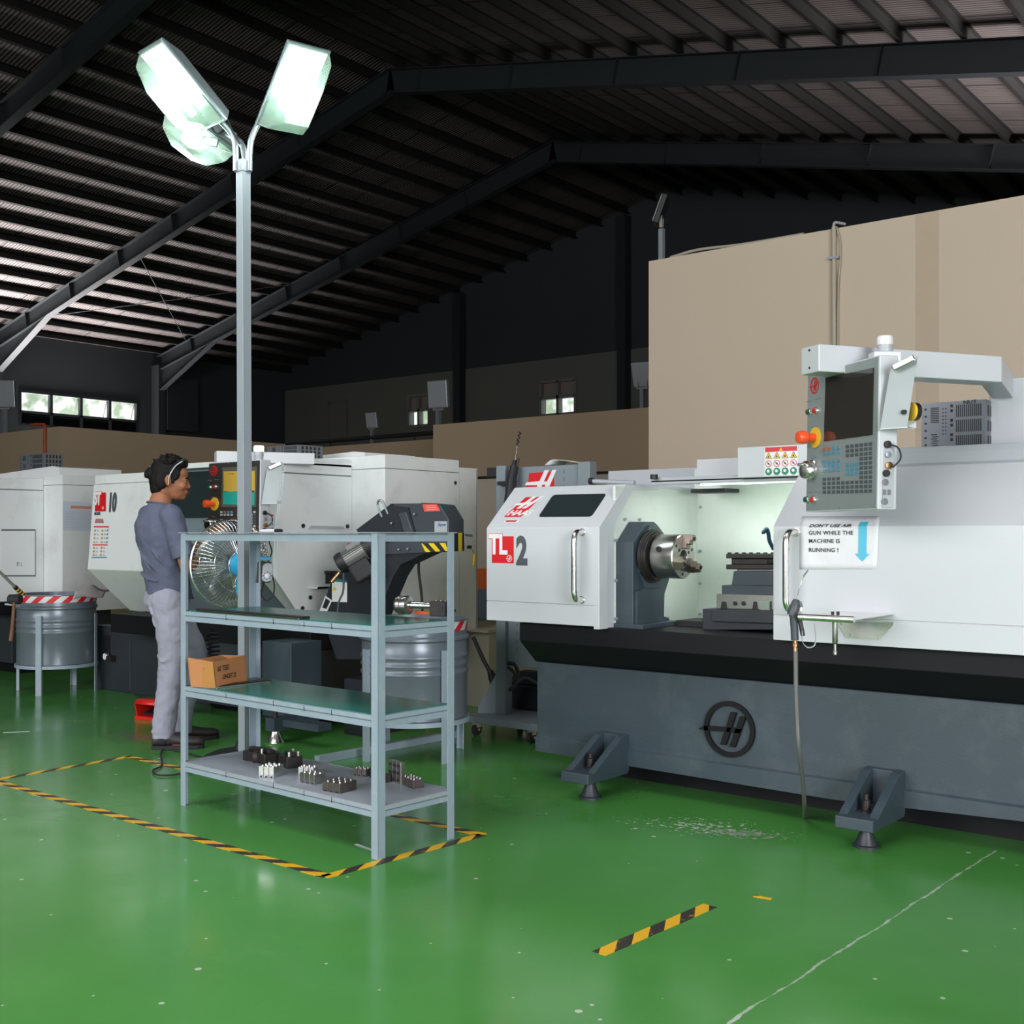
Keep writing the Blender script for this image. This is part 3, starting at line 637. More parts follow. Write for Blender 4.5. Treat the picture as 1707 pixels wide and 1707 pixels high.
# ================================================================== LAMP POLE
pb_ = atT(409.5, 900, 5.75); pb_.z = 0; ptop = atT(405.5, 268, 5.75)
lp = thing('lamp_pole', 'tall pale grey square pole with three glowing lamps, standing behind the rack', 'lamp pole', pb_)
m_ = MB(); s = .026
m_.hull2([pb_ + Vector((x * s, y * s, .008)) for x, y in ((-1, -1), (1, -1), (1, 1), (-1, 1))], [ptop + Vector((x * s, y * s, 0)) for x, y in ((-1, -1), (1, -1), (1, 1), (-1, 1))])
m_.build('pole', new_mat('pole_grey_paint', (.29, .335, .37), .42, var=.05, scale=6, bump=.1, bscale=70, dirt=(.30, .2, .16), dirt_amt=.12, dirt_scale=7), lp, bevel=.002)
MB().box(pb_.x - .09, pb_.x + .09, pb_.y - .09, pb_.y + .09, 0, .008).build('base_plate', M['rack'], lp)
th_ = ptop - ZU * .02
for r_, f_ in ((.034, -.01), (-.034, -.01), (0, .036)):
    q = th_ + cv(r_, 0, f_); MB().cyl(q - ZU * .035, q + ZU * .07, .015, n=14).build('arm_socket', M['galv'], lp)
MB().box(ptop.x - .03, ptop.x + .03, ptop.y - .03, ptop.y + .03, ptop.z - .06, ptop.z + .0).build('clamp_collar', M['galv'], lp, bevel=.002)
def lamp(arm, c_, d, n, w=.235, L_=.44):
    d = d.normalized(); n = (n - d * n.dot(d)).normalized(); s_ = d.cross(n).normalized()
    MB().tube(arc_path(arm, .06, 6), .0155, 14).build('arm', M['galv'], lp)
    cl = MB(); q = arm[-2].lerp(arm[-1], .45); ad = (arm[-1] - arm[-2]).normalized(); cl.lathe(q, ad, [(.022, -.012), (.022, .012)], 14); cl.build('arm_clamp', M['frame_al'], lp)
    def rect(cc, l0, l1, ww): return [cc - d * l0 - s_ * ww, cc + d * l1 - s_ * ww, cc + d * l1 + s_ * ww, cc - d * l0 + s_ * ww]
    h = MB(); A_ = rect(c_, L_ / 2 + .01, L_ / 2 + .01, w / 2 + .008); B_ = rect(c_ - n * .015, L_ / 2 + .01, L_ / 2 + .01, w / 2 + .008); C_ = rect(c_ - n * .085, L_ / 2 - .0, L_ / 2 - .10, w / 2 - .045)
    h.hull2(A_, B_).hull2(B_, C_); hs = h.build('lamp_housing', M['galv'], lp, bevel=.004)
    # lit reflector pan behind the bowl, the glowing bulb and the clear bowl
    MB().prism(rect(c_ + n * .001, L_ * .13, L_ * .48, w * .46), n * .004).build('reflector', M['lamphot'], hs)
    MB().prism(rect(c_ + n * .001 - d * L_ * .32, L_ * .15, L_ * .16, w * .46), n * .003).build('reflector_base', new_mat('reflector_grey', (.45, .52, .48), .3, metal=.6), hs)
    MB().tube([c_ - d * .13 + n * .045, c_ - d * .10 + n * .045, c_ - d * .05 + n * .045, c_ + d * .03 + n * .045, c_ + d * .10 + n * .045, c_ + d * .125 + n * .045], [.016, .018, .038, .045, .03, .012], 18).build('bulb', M['bulb'], hs)
    g = MB(); a1 = rect(c_ + n * .006, L_ / 2, L_ / 2, w / 2); a2 = rect(c_ + n * .07, L_ / 2 - .02, L_ / 2 - .03, w / 2 - .010); a3 = rect(c_ + n * .135, L_ / 2 - .10, L_ / 2 - .14, w / 2 - .045)
    g.hull2(a1, a2).hull2(a2, a3); g.build('glass_bowl', M['lampglass'], hs, bevel=.006)
    ld = bpy.data.lights.new('lamp_light', 'POINT'); ld.energy = 16; ld.shadow_soft_size = .12; ld.color = (.94, 1, .97)
    lo_ = bpy.data.objects.new('lamp_light', ld); COL.objects.link(lo_); lo_.location = c_ + n * .17; 
def at5(px, py, t=5.75): return atT(px, py, t)
lamp([th_ + cv(.034, .05, -.01), th_ + cv(.040, .13, -.01), at5(440, 188, 5.74), at5(452, 172, 5.73)], at5(489, 148, 5.68), cv(.42, .62, -.50), cv(.45, -.62, -.39))
lamp([th_ + cv(-.034, .05, -.01), th_ + cv(-.040, .14, -.01), at5(362, 196, 5.70), at5(344, 176, 5.66)], at5(303, 145, 5.60), cv(-.50, .60, -.50), cv(-.42, -.64, -.35))
lamp([th_ + cv(0, .05, .036), th_ + cv(-.01, .12, .036), at5(366, 214, 5.90), at5(352, 206, 6.0)], at5(333, 222, 6.02), cv(-.62, .36, .60), cv(-.38, -.86, -.1), L_=.40)
sm = MB().obox(at5(350, 236, 5.86), cv(.97, -.2, 0), cv(.2, .97, 0), cv(0, 0, 1), .085, .045, .02); sm.build('junction_plate', M['galv'], lp, bevel=.004)
MB().tube(spline([at5(352, 190, 5.7), at5(375, 196, 5.7), at5(386, 216, 5.72), at5(400, 240, 5.72)]), .006, 8).build('cable', M['rubber'], lp)
MB().tube(spline([at5(345, 195, 5.75), at5(360, 222, 5.76), at5(378, 214, 5.74)]), .005, 8).build('cable', M['rubber'], lp)

# ================================================================== FLOOR TAPE
def tape_mat(name, c1, c2, period, slope, wear=.5):
    m = bpy.data.materials.new(name); m.use_nodes = True; t = m.node_tree; b = t.nodes['Principled BSDF']; N = t.nodes.new; L = t.links.new
    tc = N('ShaderNodeTexCoord'); s = N('ShaderNodeSeparateXYZ'); L(tc.outputs['Object'], s.inputs[0])
    a = N('ShaderNodeMath'); a.operation = 'MULTIPLY_ADD'; a.inputs[1].default_value = slope; L(s.outputs['Y'], a.inputs[0]); L(s.outputs['X'], a.inputs[2])
    d = N('ShaderNodeMath'); d.operation = 'DIVIDE'; d.inputs[1].default_value = period; L(a.outputs[0], d.inputs[0])
    f = N('ShaderNodeMath'); f.operation = 'FRACT'; L(d.outputs[0], f.inputs[0]); g = N('ShaderNodeMath'); g.operation = 'LESS_THAN'; g.inputs[1].default_value = .5; L(f.outputs[0], g.inputs[0])
    n = N('ShaderNodeTexNoise'); n.inputs['Scale'].default_value = 45; n.inputs['Detail'].default_value = 6; L(tc.outputs['Object'], n.inputs['Vector'])
    r = N('ShaderNodeMapRange'); r.inputs['From Min'].default_value = .58; r.inputs['From Max'].default_value = .66; r.inputs['To Max'].default_value = wear; L(n.outputs['Fac'], r.inputs['Value'])
    k = N('ShaderNodeMix'); k.data_type = 'RGBA'; k.inputs['A'].default_value = (*c2, 1); k.inputs['B'].default_value = (*[x * .6 for x in c1], 1); L(r.outputs[0], k.inputs['Factor'])
    mx = N('ShaderNodeMix'); mx.data_type = 'RGBA'; L(g.outputs[0], mx.inputs['Factor']); L(k.outputs['Result'], mx.inputs['A']); mx.inputs['B'].default_value = (*c1, 1)
    L(mx.outputs['Result'], b.inputs['Base Color']); b.inputs['Roughness'].default_value = .4; return m
TAPE = tape_mat('hazard_floor_tape', (.78, .44, .015), (.035, .03, .025), .165, -1.6, .7)
def tape(label, p, q, w=.046, ragged=0., mat=TAPE, name='floor_tape', group='yellow and black floor tapes', z=.0012):
    a = atZ(*p, 0); b = atZ(*q, 0); d = b - a; L_ = d.length; ang = math.atan2(d.y, d.x); me = MB(); n = max(2, int(L_ / .06)); top = []; bot = []
    for i in range(n + 1):
        x = L_ * i / n; e0 = random.uniform(-1, 1) * ragged; e1 = random.uniform(-1, 1) * ragged
        top.append((x, w / 2 + e0)); bot.append((x, -w / 2 + e1))
    pts = [Vector((x, y, 0)) for x, y in bot] + [Vector((x, y, 0)) for x, y in reversed(top)]
    mesh = bpy.data.meshes.new(name); vs = pts + [v + ZU * z for v in pts]; k = len(pts); m2 = 2 * (n + 1)
    fs = [(i, m2 - 1 - i, m2 - 2 - i, i + 1) for i in range(n)] + [(k + i, k + i + 1, k + m2 - 2 - i, k + m2 - 1 - i) for i in range(n)] + [(i, (i + 1) % k, k + (i + 1) % k, k + i) for i in range(k)]
    mesh.from_pydata(vs, [], fs); mesh.materials.append(mat); o = bpy.data.objects.new(name, mesh); COL.objects.link(o); o.location = (a.x, a.y, .0004); o.rotation_euler = (0, 0, ang)
    return tag(o, label, 'floor tape', group)
tape('yellow and black tape running from the front corner of the outline to the left', (545, 1461), (-25, 1297), .046, .003)
tape('short run of striped tape along the right end of the rack', (541, 1462), (803, 1392), .046, .001)
tape('striped tape passing under the rack from its right corner to the far left', (805, 1392), (213, 1261), .046, .003)
tape('worn striped tape at the far left beyond the worker\'s shoe', (216, 1261), (-25, 1303), .044, .004)
tape('striped tape seen beneath the rack, running along behind its back legs', (516, 1272), (700, 1236), .046, .004)
tape('loose strip of striped tape alone on the open floor in the foreground', (998, 1590), (1184, 1510), .052, .002)
tape('tiny scrap of yellow tape on the floor beyond the loose strip', (1257, 1494), (1286, 1499), .02, .004)
a = atZ(528, 1273, 0); b = atZ(760, 1229, 0); d = (b - a).normalized()
tag(MB().obox((a + b) / 2 + ZU * .02, d, Vector((-d.y, d.x, 0)), ZU, (b - a).length, .04, .04).build('floor_beam', M['rack'], None, bevel=.002), 'grey steel bar lying on the floor behind the rack, along the striped tape', 'bar')
for lab, px, py, L_, ang in (('white scrap of paper strip on the floor under the right end of the rack', 604, 1414, .12, -.25), ('white paper strip on the floor at the far left beyond the tape', 24, 1221, .15, .9)):
    p = atZ(px, py, 0); o = MB().prism(arc_path([Vector((p.x - L_ / 2, p.y, .001)), Vector((p.x + L_ / 2, p.y + L_ * .1, .001)), Vector((p.x + L_ / 2, p.y + L_ * .1 + .012, .001)), Vector((p.x - L_ / 2, p.y + .014, .001))], .004, 2), (0, 0, .001)).build('paper_scrap', M['paper']); o.rotation_euler = (0, 0, ang); tag(o, lab, 'scrap')

# ================================================================== FAN
fc = atT(384, 940, 6.3); fn = cv(-.70, .03, .71).normalized(); fr_ = fn.cross(ZU).normalized(); fu = fr_.cross(fn)
fan = thing('stand_fan', 'large chrome-caged stand fan with a blue motor, behind the lamp pole', 'fan', (fc.x, fc.y, 0))
R_ = .243
def circ(c_, r, n=48, ph=0): return [c_ + (fr_ * math.cos(2 * math.pi * k / n + ph) + fu * math.sin(2 * math.pi * k / n + ph)) * r for k in range(n)]
g = MB(); g.tube(circ(fc, R_), .0072, 8, closed=True)
for sgn, dep in ((1, .085), (-1, .11)):
    for rr, hh in ((.62, .82), (.30, 1.0)): g.tube(circ(fc + fn * sgn * dep * hh, R_ * rr), .0022, 6, closed=True)
    for k in range(66):
        an = 2 * math.pi * k / 66; e = fr_ * math.cos(an) + fu * math.sin(an); e2 = fr_ * math.cos(an + .25 * (1 if sgn > 0 else 0)) + fu * math.sin(an + .25 * (1 if sgn > 0 else 0))
        g.tube([fc + e * R_, fc + e.lerp(e2, .3) * R_ * .86 + fn * sgn * dep * .55, fc + e.lerp(e2, .7) * R_ * .62 + fn * sgn * dep * .86, fc + e2 * R_ * .25 + fn * sgn * dep], .0017, 4)
g.build('cage', M['chrome'], fan, fix=False)
b_ = MB()
for k in range(3):
    vs = []; 
    for i in range(7):
        for j in range(5):
            r = .045 + (R_ * .84 - .045) * i / 6; an = 2 * math.pi * k / 3 + (j / 4 - .5) * (1.5 - .35 * i / 6) + .25 * i / 6
            vs.append(fc + (fr_ * math.cos(an) + fu * math.sin(an)) * r + fn * ((j / 4 - .5) * .07))
    fs = [(i * 5 + j, i * 5 + j + 1, (i + 1) * 5 + j + 1, (i + 1) * 5 + j) for i in range(6) for j in range(4)]; b_.add(vs, fs, True)
bo = b_.build('blade', new_mat('silver_fan_blade', (.42, .44, .46), .35, metal=.5), fan, fix=False); so = bo.modifiers.new('s', 'SOLIDIFY'); so.thickness = .003
MB().lathe(fc, fn, [(.02, -.01), (.048, 0), (.05, .03), (.03, .05)], 24).build('hub', M['galv'], fan)
MB().lathe(fc - fn * .075, -fn, [(.040, -.02), (.060, .0), (.070, .045), (.072, .08), (.060, .13), (.040, .15)], 28).build('motor', M['blue'], fan)
MB().obox(fc - fn * .12 - ZU * .11, fr_, fn, ZU, .045, .06, .10).build('neck', M['blue'], fan, bevel=.008)
sp = fc - fn * .12
MB().cyl((sp.x, sp.y, .03), (sp.x, sp.y, fc.z - .13), .016, n=16).build('stand_pole', M['chrome'], fan)
MB().lathe((sp.x, sp.y, 0), ZU, [(.20, 0), (.20, .015), (.15, .035), (.04, .05), (.03, .09)], 36).build('stand_base', M['black'], fan)
MB().tube(spline([(sp.x - .1, sp.y - .15, .008), (sp.x - .5, sp.y - .15, .008), atZ(270, 1275, .008), atZ(255, 1284, .008), atZ(265, 1292, .008), atZ(300, 1290, .008), atZ(345, 1280, .008)]), .005, 6).build('power_cord', M['rubber'], fan)

# ================================================================== DRUMS
STRIPE = None
def drum_band_mat():
    m = bpy.data.materials.new('red_white_band'); m.use_nodes = True; t = m.node_tree; b = t.nodes['Principled BSDF']; N = t.nodes.new; L = t.links.new
    tc = N('ShaderNodeTexCoord'); s = N('ShaderNodeSeparateXYZ'); L(tc.outputs['Object'], s.inputs[0]); a = N('ShaderNodeMath'); a.operation = 'ARCTAN2'; L(s.outputs['Y'], a.inputs[0]); L(s.outputs['X'], a.inputs[1])
    k = N('ShaderNodeMath'); k.operation = 'MULTIPLY'; k.inputs[1].default_value = 2.55; L(a.outputs[0], k.inputs[0])
    z = N('ShaderNodeMath'); z.operation = 'MULTIPLY_ADD'; z.inputs[1].default_value = -10; L(s.outputs['Z'], z.inputs[0]); L(k.outputs[0], z.inputs[2])
    f = N('ShaderNodeMath'); f.operation = 'FRACT'; L(z.outputs[0], f.inputs[0]); g = N('ShaderNodeMath'); g.operation = 'LESS_THAN'; g.inputs[1].default_value = .5; L(f.outputs[0], g.inputs[0])
    mx = N('ShaderNodeMix'); mx.data_type = 'RGBA'; L(g.outputs[0], mx.inputs['Factor']); mx.inputs['A'].default_value = (.68, .68, .70, 1); mx.inputs['B'].default_value = (.62, .015, .02, 1); L(mx.outputs['Result'], b.inputs['Base Color']); return m
BAND = drum_band_mat()
def drum(cx, cy, ph, label):
    t = thing('metal_drum', label, 'drum', (cx, cy, 0), 0, 'drums on legs catching metal chips'); o = Vector((cx, cy, 0)); r = .29
    prof = [(r - .01, .22), (r, .225)]
    for zc_ in (.47, .515, .56): prof += [(r, zc_ - .014), (r + .007, zc_ - .004), (r + .007, zc_ + .004), (r, zc_ + .014)]
    prof += [(r, .64), (r + .012, .65), (r + .012, .662), (r, .672), (r, .745), (r + .008, .75), (r + .008, .757), (r - .006, .757), (r - .006, .24)]
    MB().lathe(o, ZU, prof, 64, cap=False).lathe(o, ZU, [(r - .012, .222), (r - .012, .236)], 48).build('drum_body', M['drum'], t)
    MB().lathe(o, ZU, [(r + .0025, .698), (r + .0025, .748), (r + .0015, .748), (r + .0015, .698)], 64, cap=False).build('striped_band', BAND, t)
    MB().lathe(o, ZU, [(r - .007, .5), (.1, .56), (.0, .58)], 32, cap=False).build('swarf', M['darksteel'], t)
    for k in range(4):
        an = math.radians(ph + 90 * k); e = Vector((math.cos(an), math.sin(an), 0)); s_ = Vector((-e.y, e.x, 0))
        MB().obox(o + e * (r + .020) + ZU * .3, e, s_, ZU, .006, .042, .6).obox(o + e * (r + .012) + s_ * .02 + ZU * .3, e, s_, ZU, .022, .005, .6).build('leg', M['rack'], t)
    MB().lathe(o, ZU, [(r + .016, .195), (r + .016, .22), (r - .04, .22), (r - .04, .195), (r + .016, .195)], 48, cap=False).build('stand_ring', M['rack'], t)
    return t
drum(-8.35, 4.69, -54, 'grey steel drum on legs holding a striped pole and a rag, left of the worker')
drum(-4.375, 4.563, -105, 'grey steel drum on legs standing behind the rack, under the chip conveyor')
# striped pole leaning in the left drum, rag, hammer
p1 = atT(-12, 942, 8.45); p2 = atT(48, 1001, 8.75)
bp_ = thing('grabber_pole', 'long metal pole with black and yellow grip leaning into the left drum', 'pole', p2)
d = (p2 - p1); MB().cyl(p1 - d * .3, p1 + d * .62, .011, n=12).build('tube', M['frame_al'], bp_)
MB().cyl(p1 + d * .60, p1 + d * .90, .017, n=12).build('grip', M['black'], bp_)
for k in range(4): MB().cyl(p1 + d * (.66 + .06 * k), p1 + d * (.685 + .06 * k), .0178, n=12).build('yellow_ring', M['yellow'], bp_)
MB().cyl(p1 + d * .88, p1 + d * 1.7, .015, n=12).build('orange_end', M['orange'], bp_)
rg = MB(); base = atT(152, 997, 8.85)
vs = []; fs = []
for i in range(15):
    for j in range(9):
        u_ = i / 14; v_ = j / 8; q = atT(126, 992, 8.72).lerp(atT(176, 1001, 8.95), u_) + Vector((-RY, RX, 0)) * (v_ - .3) * .22
        q.z = .768 + .045 * math.sin(min(1, u_ * 1.15) * math.pi) ** 2 * (1 - abs(v_ - .5)) + .007 * math.sin(u_ * 9 + v_ * 6) - .05 * max(0, .25 - v_) * 4; vs.append(q)
for i in range(14):
    for j in range(8): fs.append((i * 9 + j, i * 9 + j + 1, (i + 1) * 9 + j + 1, (i + 1) * 9 + j))
rg.add(vs, fs, True); rg = rg.build('rag', M['cloth'], fix=False); so = rg.modifiers.new('s', 'SOLIDIFY'); so.thickness = .006; tag(rg, 'crumpled grey-white rag draped over the rim of the left drum', 'rag')
hm = thing('mallet', 'mallet with black round head and wooden handle hung on the left drum', 'mallet', atT(20, 1066, 8.35))
h0 = atT(25, 999, 8.38); MB().cyl(h0 - cv(.045, 0, -.01), h0 + cv(.045, 0, -.01), .036, n=22).build('head', M['rubber'], hm, bevel=.006)
MB().tube([atT(24, 1000, 8.36), atT(21, 1040, 8.36), atT(18, 1068, 8.36)], [.012, .013, .016], 12).build('handle', M['wood'], hm)
MB().obox(atT(23, 1008, 8.42), cv(.97, -.1, 0), cv(0, 0, 1), ZU, .11, .06, .012).build('hanger', M['rack'], hm)
# ================================================================== BIG LATHE (right)
YD = 4.35; X0, X1 = -3.675, -2.996; ZB, ZS, ZK, ZT = .79, .887, 1.25, 1.458; YT = 4.575
lathe = thing('turning_machine', 'big white and blue-grey lathe marked TL 2 with an open work area, at the right', 'lathe', (-2.3, 4.9, 0))
def shell_profile(y, zb, zk, yt, zt, ext, th):   # outer + inner skin in the YZ plane
    return [(y, zb), (y, zk), (yt, zt), (yt + ext, zt), (yt + ext, zt - th), (yt + .01, zt - th), (y + th, zk - .012), (y + th, zb)]
def prX(prof, x0, x1, m_=None): return (m_ or MB()).prism([(x0, y, z) for y, z in prof], (x1 - x0, 0, 0))
SN = Vector((0, -(ZT - ZK), (YT - YD))).normalized()     # normal of the sloping panel
SP = Vector((0, YD, ZK))
# --- left cover
m_ = MB(); prX(shell_profile(YD, ZS, ZK, YT, ZT, .72, .012), X0, X1, m_); prX([(YD, ZB), (YD, ZS - .003), (YD + .012, ZS - .003), (YD + .012, ZB)], X0, X1, m_)
prX([(YD + .004, ZB), (YD + .004, ZS), (YD + .014, ZS), (YD + .014, ZB)], X0, X1, m_)
prX([(YD + .01, ZB), (YD + .01, ZK), (YT, ZT - .01), (5.29, ZT - .01), (5.29, ZB)], X0 + .002, X0 + .014, m_)
m_.build('headstock_cover', M['white'], lathe, bevel=.003)
fr = MB(); pro = [(YD + .001, ZB - .012), (YD + .001, ZK), (YT + .001, ZT), (YT + .30, ZT), (YT + .30, ZT - .02), (YT + .06, ZT - .028), (YD + .072, ZK - .05), (YD + .072, ZB + .09), (YD + .072, ZB - .012)]
prX(pro, X1 - .03, X1 + .002, fr); pro2 = [(YD + .06, ZB + .06), (YD + .06, ZK - .06), (YT + .05, ZT - .045), (YT + .13, ZT - .05), (YD + .145, ZK - .10), (YD + .145, ZB - .01), (YD + .06, ZB - .01)]
prX(pro2, X1 - .02, X1 - .006, fr); fr.build('cover_edge_frame', M['white'], lathe, bevel=.002)
def rounded(pts, r, n=None): return arc_path(pts + [pts[0], pts[1]], r, 5)[1:-1] if False else _rp(pts, r)
def _rp(pts, r, k=5):
    out = []; P = [Vector(p) for p in pts]; n = len(P)
    for i in range(n):
        a = P[i - 1] - P[i]; b = P[(i + 1) % n] - P[i]; ra = min(r, a.length * .45, b.length * .45); p = P[i] + a.normalized() * ra; q = P[i] + b.normalized() * ra
        for j in range(k + 1): t = j / k; out.append(p * (1 - t) ** 2 + P[i] * 2 * t * (1 - t) + q * t * t)
    return out
def sp(px, py): return atP(px, py, SP, SN)
wp = [sp(898.6, 861.5), sp(923, 825.5), sp(1010, 823.5), sp(985, 861)]
flat(_rp([p + (p - sum(wp, Vector()) / 4).normalized() * .005 for p in wp], .02), SN, .0002, .001).build('window_gasket', M['black'], lathe)
flat(_rp(wp, .018), SN, .0008, .0012).build('window_pane', M['glassdark'], lathe)
# stickers on the left cover
def logo(parent, P, n, mats=None):
    """red flag with slanting white strokes and italic lettering; P maps 0..1 square to the surface"""
    m_ = MB()
    def fl_(pts, k, lift): m_.use(k); m_.prism([P(*q) + n * lift for q in pts], n * .0006)
    fl_([(.34, 1.0), (.98, 1.0), (.70, .0), (.0, .0)], 0, .0004)
    fl_([(.62, 1.02), (.80, 1.06), (.44, .42), (.28, .42)], 1, .0011); fl_([(.93, 1.02), (1.10, 1.06), (.66, .42), (.50, .42)], 1, .0011)
    fl_([(.13, .66), (.30, .70), (.46, .72), (.42, .60), (.10, .56)], 1, .0016); fl_([(.60, .72), (.80, .76), (.72, .62), (.56, .60)], 1, .0016)
    o = m_.build('logo_sticker', [M['red'], M['paperw']], parent)
    u = (P(1, 0) - P(0, 0)); v = (P(0, 1) - P(0, 0)); L_ = u.length
    text('lettering', 'HAAS', P(.07, .08) + n * .0016, u, n.cross(u), L_ * .34, M['paperw'], o, .0006, L_ * .012, .35, sx=1.08)
    return o
c0, c1_, c3 = sp(840, 862), sp(880, 861.8), sp(848, 829.5)
cu = (c1_ - c0); cvv = SN.cross(cu).normalized() * ((c3 - c0).dot(SN.cross(cu).normalized())); 
logo(lathe, lambda a, b: c0 + cu * a * 1.02 + cvv * b + cu.normalized() * 0.0, SN)
q = sp(839, 871.5); uu = cu.normalized(); vv = SN.cross(uu)
m_ = MB(); m_.prism([q + SN * .0003, q + uu * .085 + SN * .0003, q + uu * .095 + vv * .024 + SN * .0003, q + uu * .012 + vv * .024 + SN * .0003], SN * .0006).use(1)
m_.prism([q + uu * .008 + vv * .004 + SN * .001, q + uu * .075 + vv * .004 + SN * .001, q + uu * .083 + vv * .019 + SN * .001, q + uu * .013 + vv * .019 + SN * .001], SN * .0004)
m_.build('small_sticker', [M['paperw'], new_mat('dusty_red', (.42, .09, .10), .5)], lathe)
def fy(px, py, off=0.): return atY(px, py, YD - off)
def rectY(a, b, Y): p = atY(a[0], a[1], Y); q = atY(b[0], b[1], Y); z1 = p.z; z0 = q.z; return [Vector((p.x, Y, z0)), Vector((q.x, Y, z0)), Vector((q.x, Y, z1)), Vector((p.x, Y, z1))]
NY = Vector((0, -1, 0))
rr = rectY((820, 894), (856.5, 939), YD - .0004); st = flat(rr, NY, 0, .0006).build('model_sticker', M['red'], lathe)
tz = atY(821, 922.6, YD).z; th_cap = atY(821, 891, YD).z - tz; tx = atY(815.5, 900, YD).x
for mt, bo, yy in ((M['red'], .0075, .0012), (M['paperw'], .0050, .0022)):
    text('lettering', 'TL', (tx + .001, YD - yy, tz), XU, ZU, th_cap / .70, mt, st, .0006, bo, 0, sx=.80, spacing=.95)
tz2 = atY(862, 939.5, YD).z; c2 = atY(862, 895, YD).z - tz2
text('lettering', '2', (atY(861, 900, YD).x, YD - .0012, tz2), XU, ZU, c2 / .70, M['key'], st, .0006, .0085, 0, sx=.72)
def ring_logo(parent, c_, u, v, r, mat, name='emblem', d=.0008, th=.17, wing=True):
    n = u.cross(v); m_ = MB(); k = 40; a1 = [c_ + (u * math.cos(2 * math.pi * i / k) + v * math.sin(2 * math.pi * i / k)) * r for i in range(k)]; a2 = [c_ + (p - c_) * (1 - th) for p in a1]
    vs = a1 + a2 + [p + n * d for p in a1] + [p + n * d for p in a2]
    fs = []
    for i in range(k):
        j = (i + 1) % k; fs += [(i, j, k + j, k + i), (2 * k + i, 3 * k + i, 3 * k + j, 2 * k + j), (i, 2 * k + i, 2 * k + j, j), (k + i, k + j, 3 * k + j, 3 * k + i)]
    m_.add(vs, fs)
    def pl(pts): m_.prism([c_ + u * a * r + v * b * r for a, b in pts], n * d)
    pl([(.08, .62), (.30, .62), (-.12, -.58), (-.34, -.58)]); pl([(.44, .50), (.66, .50), (.24, -.62), (.02, -.62)]); pl([(-.06, .06), (.50, .06), (.44, -.10), (-.10, -.10)])
    if wing: pl([(-1.22, -.12), (-1.02, .02), (-.10, .06), (-.16, -.10), (-.9, -.14)])
    return m_.build(name, mat, parent)
ring_logo(st, atY(849, 931, YD - .0012), XU, ZU, .0165, M['paperw'], 'round_emblem', .0005)
# handles
def handle(top, bot, mid_px, ys, r=.0145):
    a = atY(*top, YD); b = atY(*bot, YD); c_ = atY(mid_px, ys[0], YD - .075); d = atY(mid_px, ys[1], YD - .075)
    a2 = Vector((a.x, YD - .01, a.z)); 
    m_ = MB().tube(arc_path([Vector((a.x, YD, a.z)), Vector((c_.x, c_.y, a.z - .002)), Vector((d.x, d.y, b.z + .002)), Vector((b.x, YD, b.z))], .06, 9), r, 18)
    for q in (a, b): m_.lathe((q.x, YD, q.z), NY, [(r + .004, 0), (r + .003, .004)], 20)
    m_.build('door_handle', M['chrome'], lathe)
handle((971, 887), (970, 1000), 957, (905, 985)); handle((1327, 887), (1331, 1017), 1310.5, (905, 1000), .0155)
# --- work area walls
MB().box(X1 - .015, X1 - .001, YD + .14, 5.27, .765, ZT - .012).build('side_panel', M['inner'], lathe)
BX0, BX1, BY = X1 - .02, -.45, 5.262
MB().box(BX0, BX1, BY, BY + .012, .765, 1.56).build('back_panel', M['inner'], lathe)
for z in (.80, .96, 1.13, 1.36): MB().cyl((X1 + .016, BY, z), (X1 + .016, BY - .008, z), .008, n=10).build('bolt', M['galv'], lathe)
pl = MB()
MB().box(-2.90, -2.70, 5.02, 5.16, 1.425, 1.445).build('lamp_fixture', M['black'], lathe, bevel=.004)
MB().box(-2.72, -2.15, 4.80, 4.83, 1.452, 1.460).build('light_strip', emit_mat('work_light_tube', (.86, 1, .88), 1.2), lathe)
# --- header rail, sign box
hx0 = atY(1085, 797, 4.62).x
m_ = MB().box(hx0, BX1, 4.62, 4.64, 1.452, 1.486).box(hx0, BX1, 4.62, 4.86, 1.462, 1.474); m_.build('header_rail', M['cover'], lathe, bevel=.003)
MB().box(hx0 + .02, -2.05, 4.86, 5.27, 1.470, 1.478).build('roof_panel', M['cover'], lathe)
MB().cyl((hx0 + .03, 4.60, 1.478), (hx0 + .03, 4.60, 1.50), .018, n=16).build('rail_stop', M['black'], lathe)
sx0 = atY(1229, 746, 4.58).x; z1 = atY(1229, 746, 4.58).z; z0 = atY(1229, 797, 4.58).z
sb = MB().box(sx0, -2.02, 4.58, 4.74, z0, z1).build('sign_box', M['white'], lathe, bevel=.004)
q0 = atY(1161, 766, 4.78); q1 = atY(1232, 793, 4.78); MB().box(q0.x, q1.x, 4.78, 4.95, q1.z - .01, q0.z).build('upper_box', M['white'], lathe, bevel=.004)
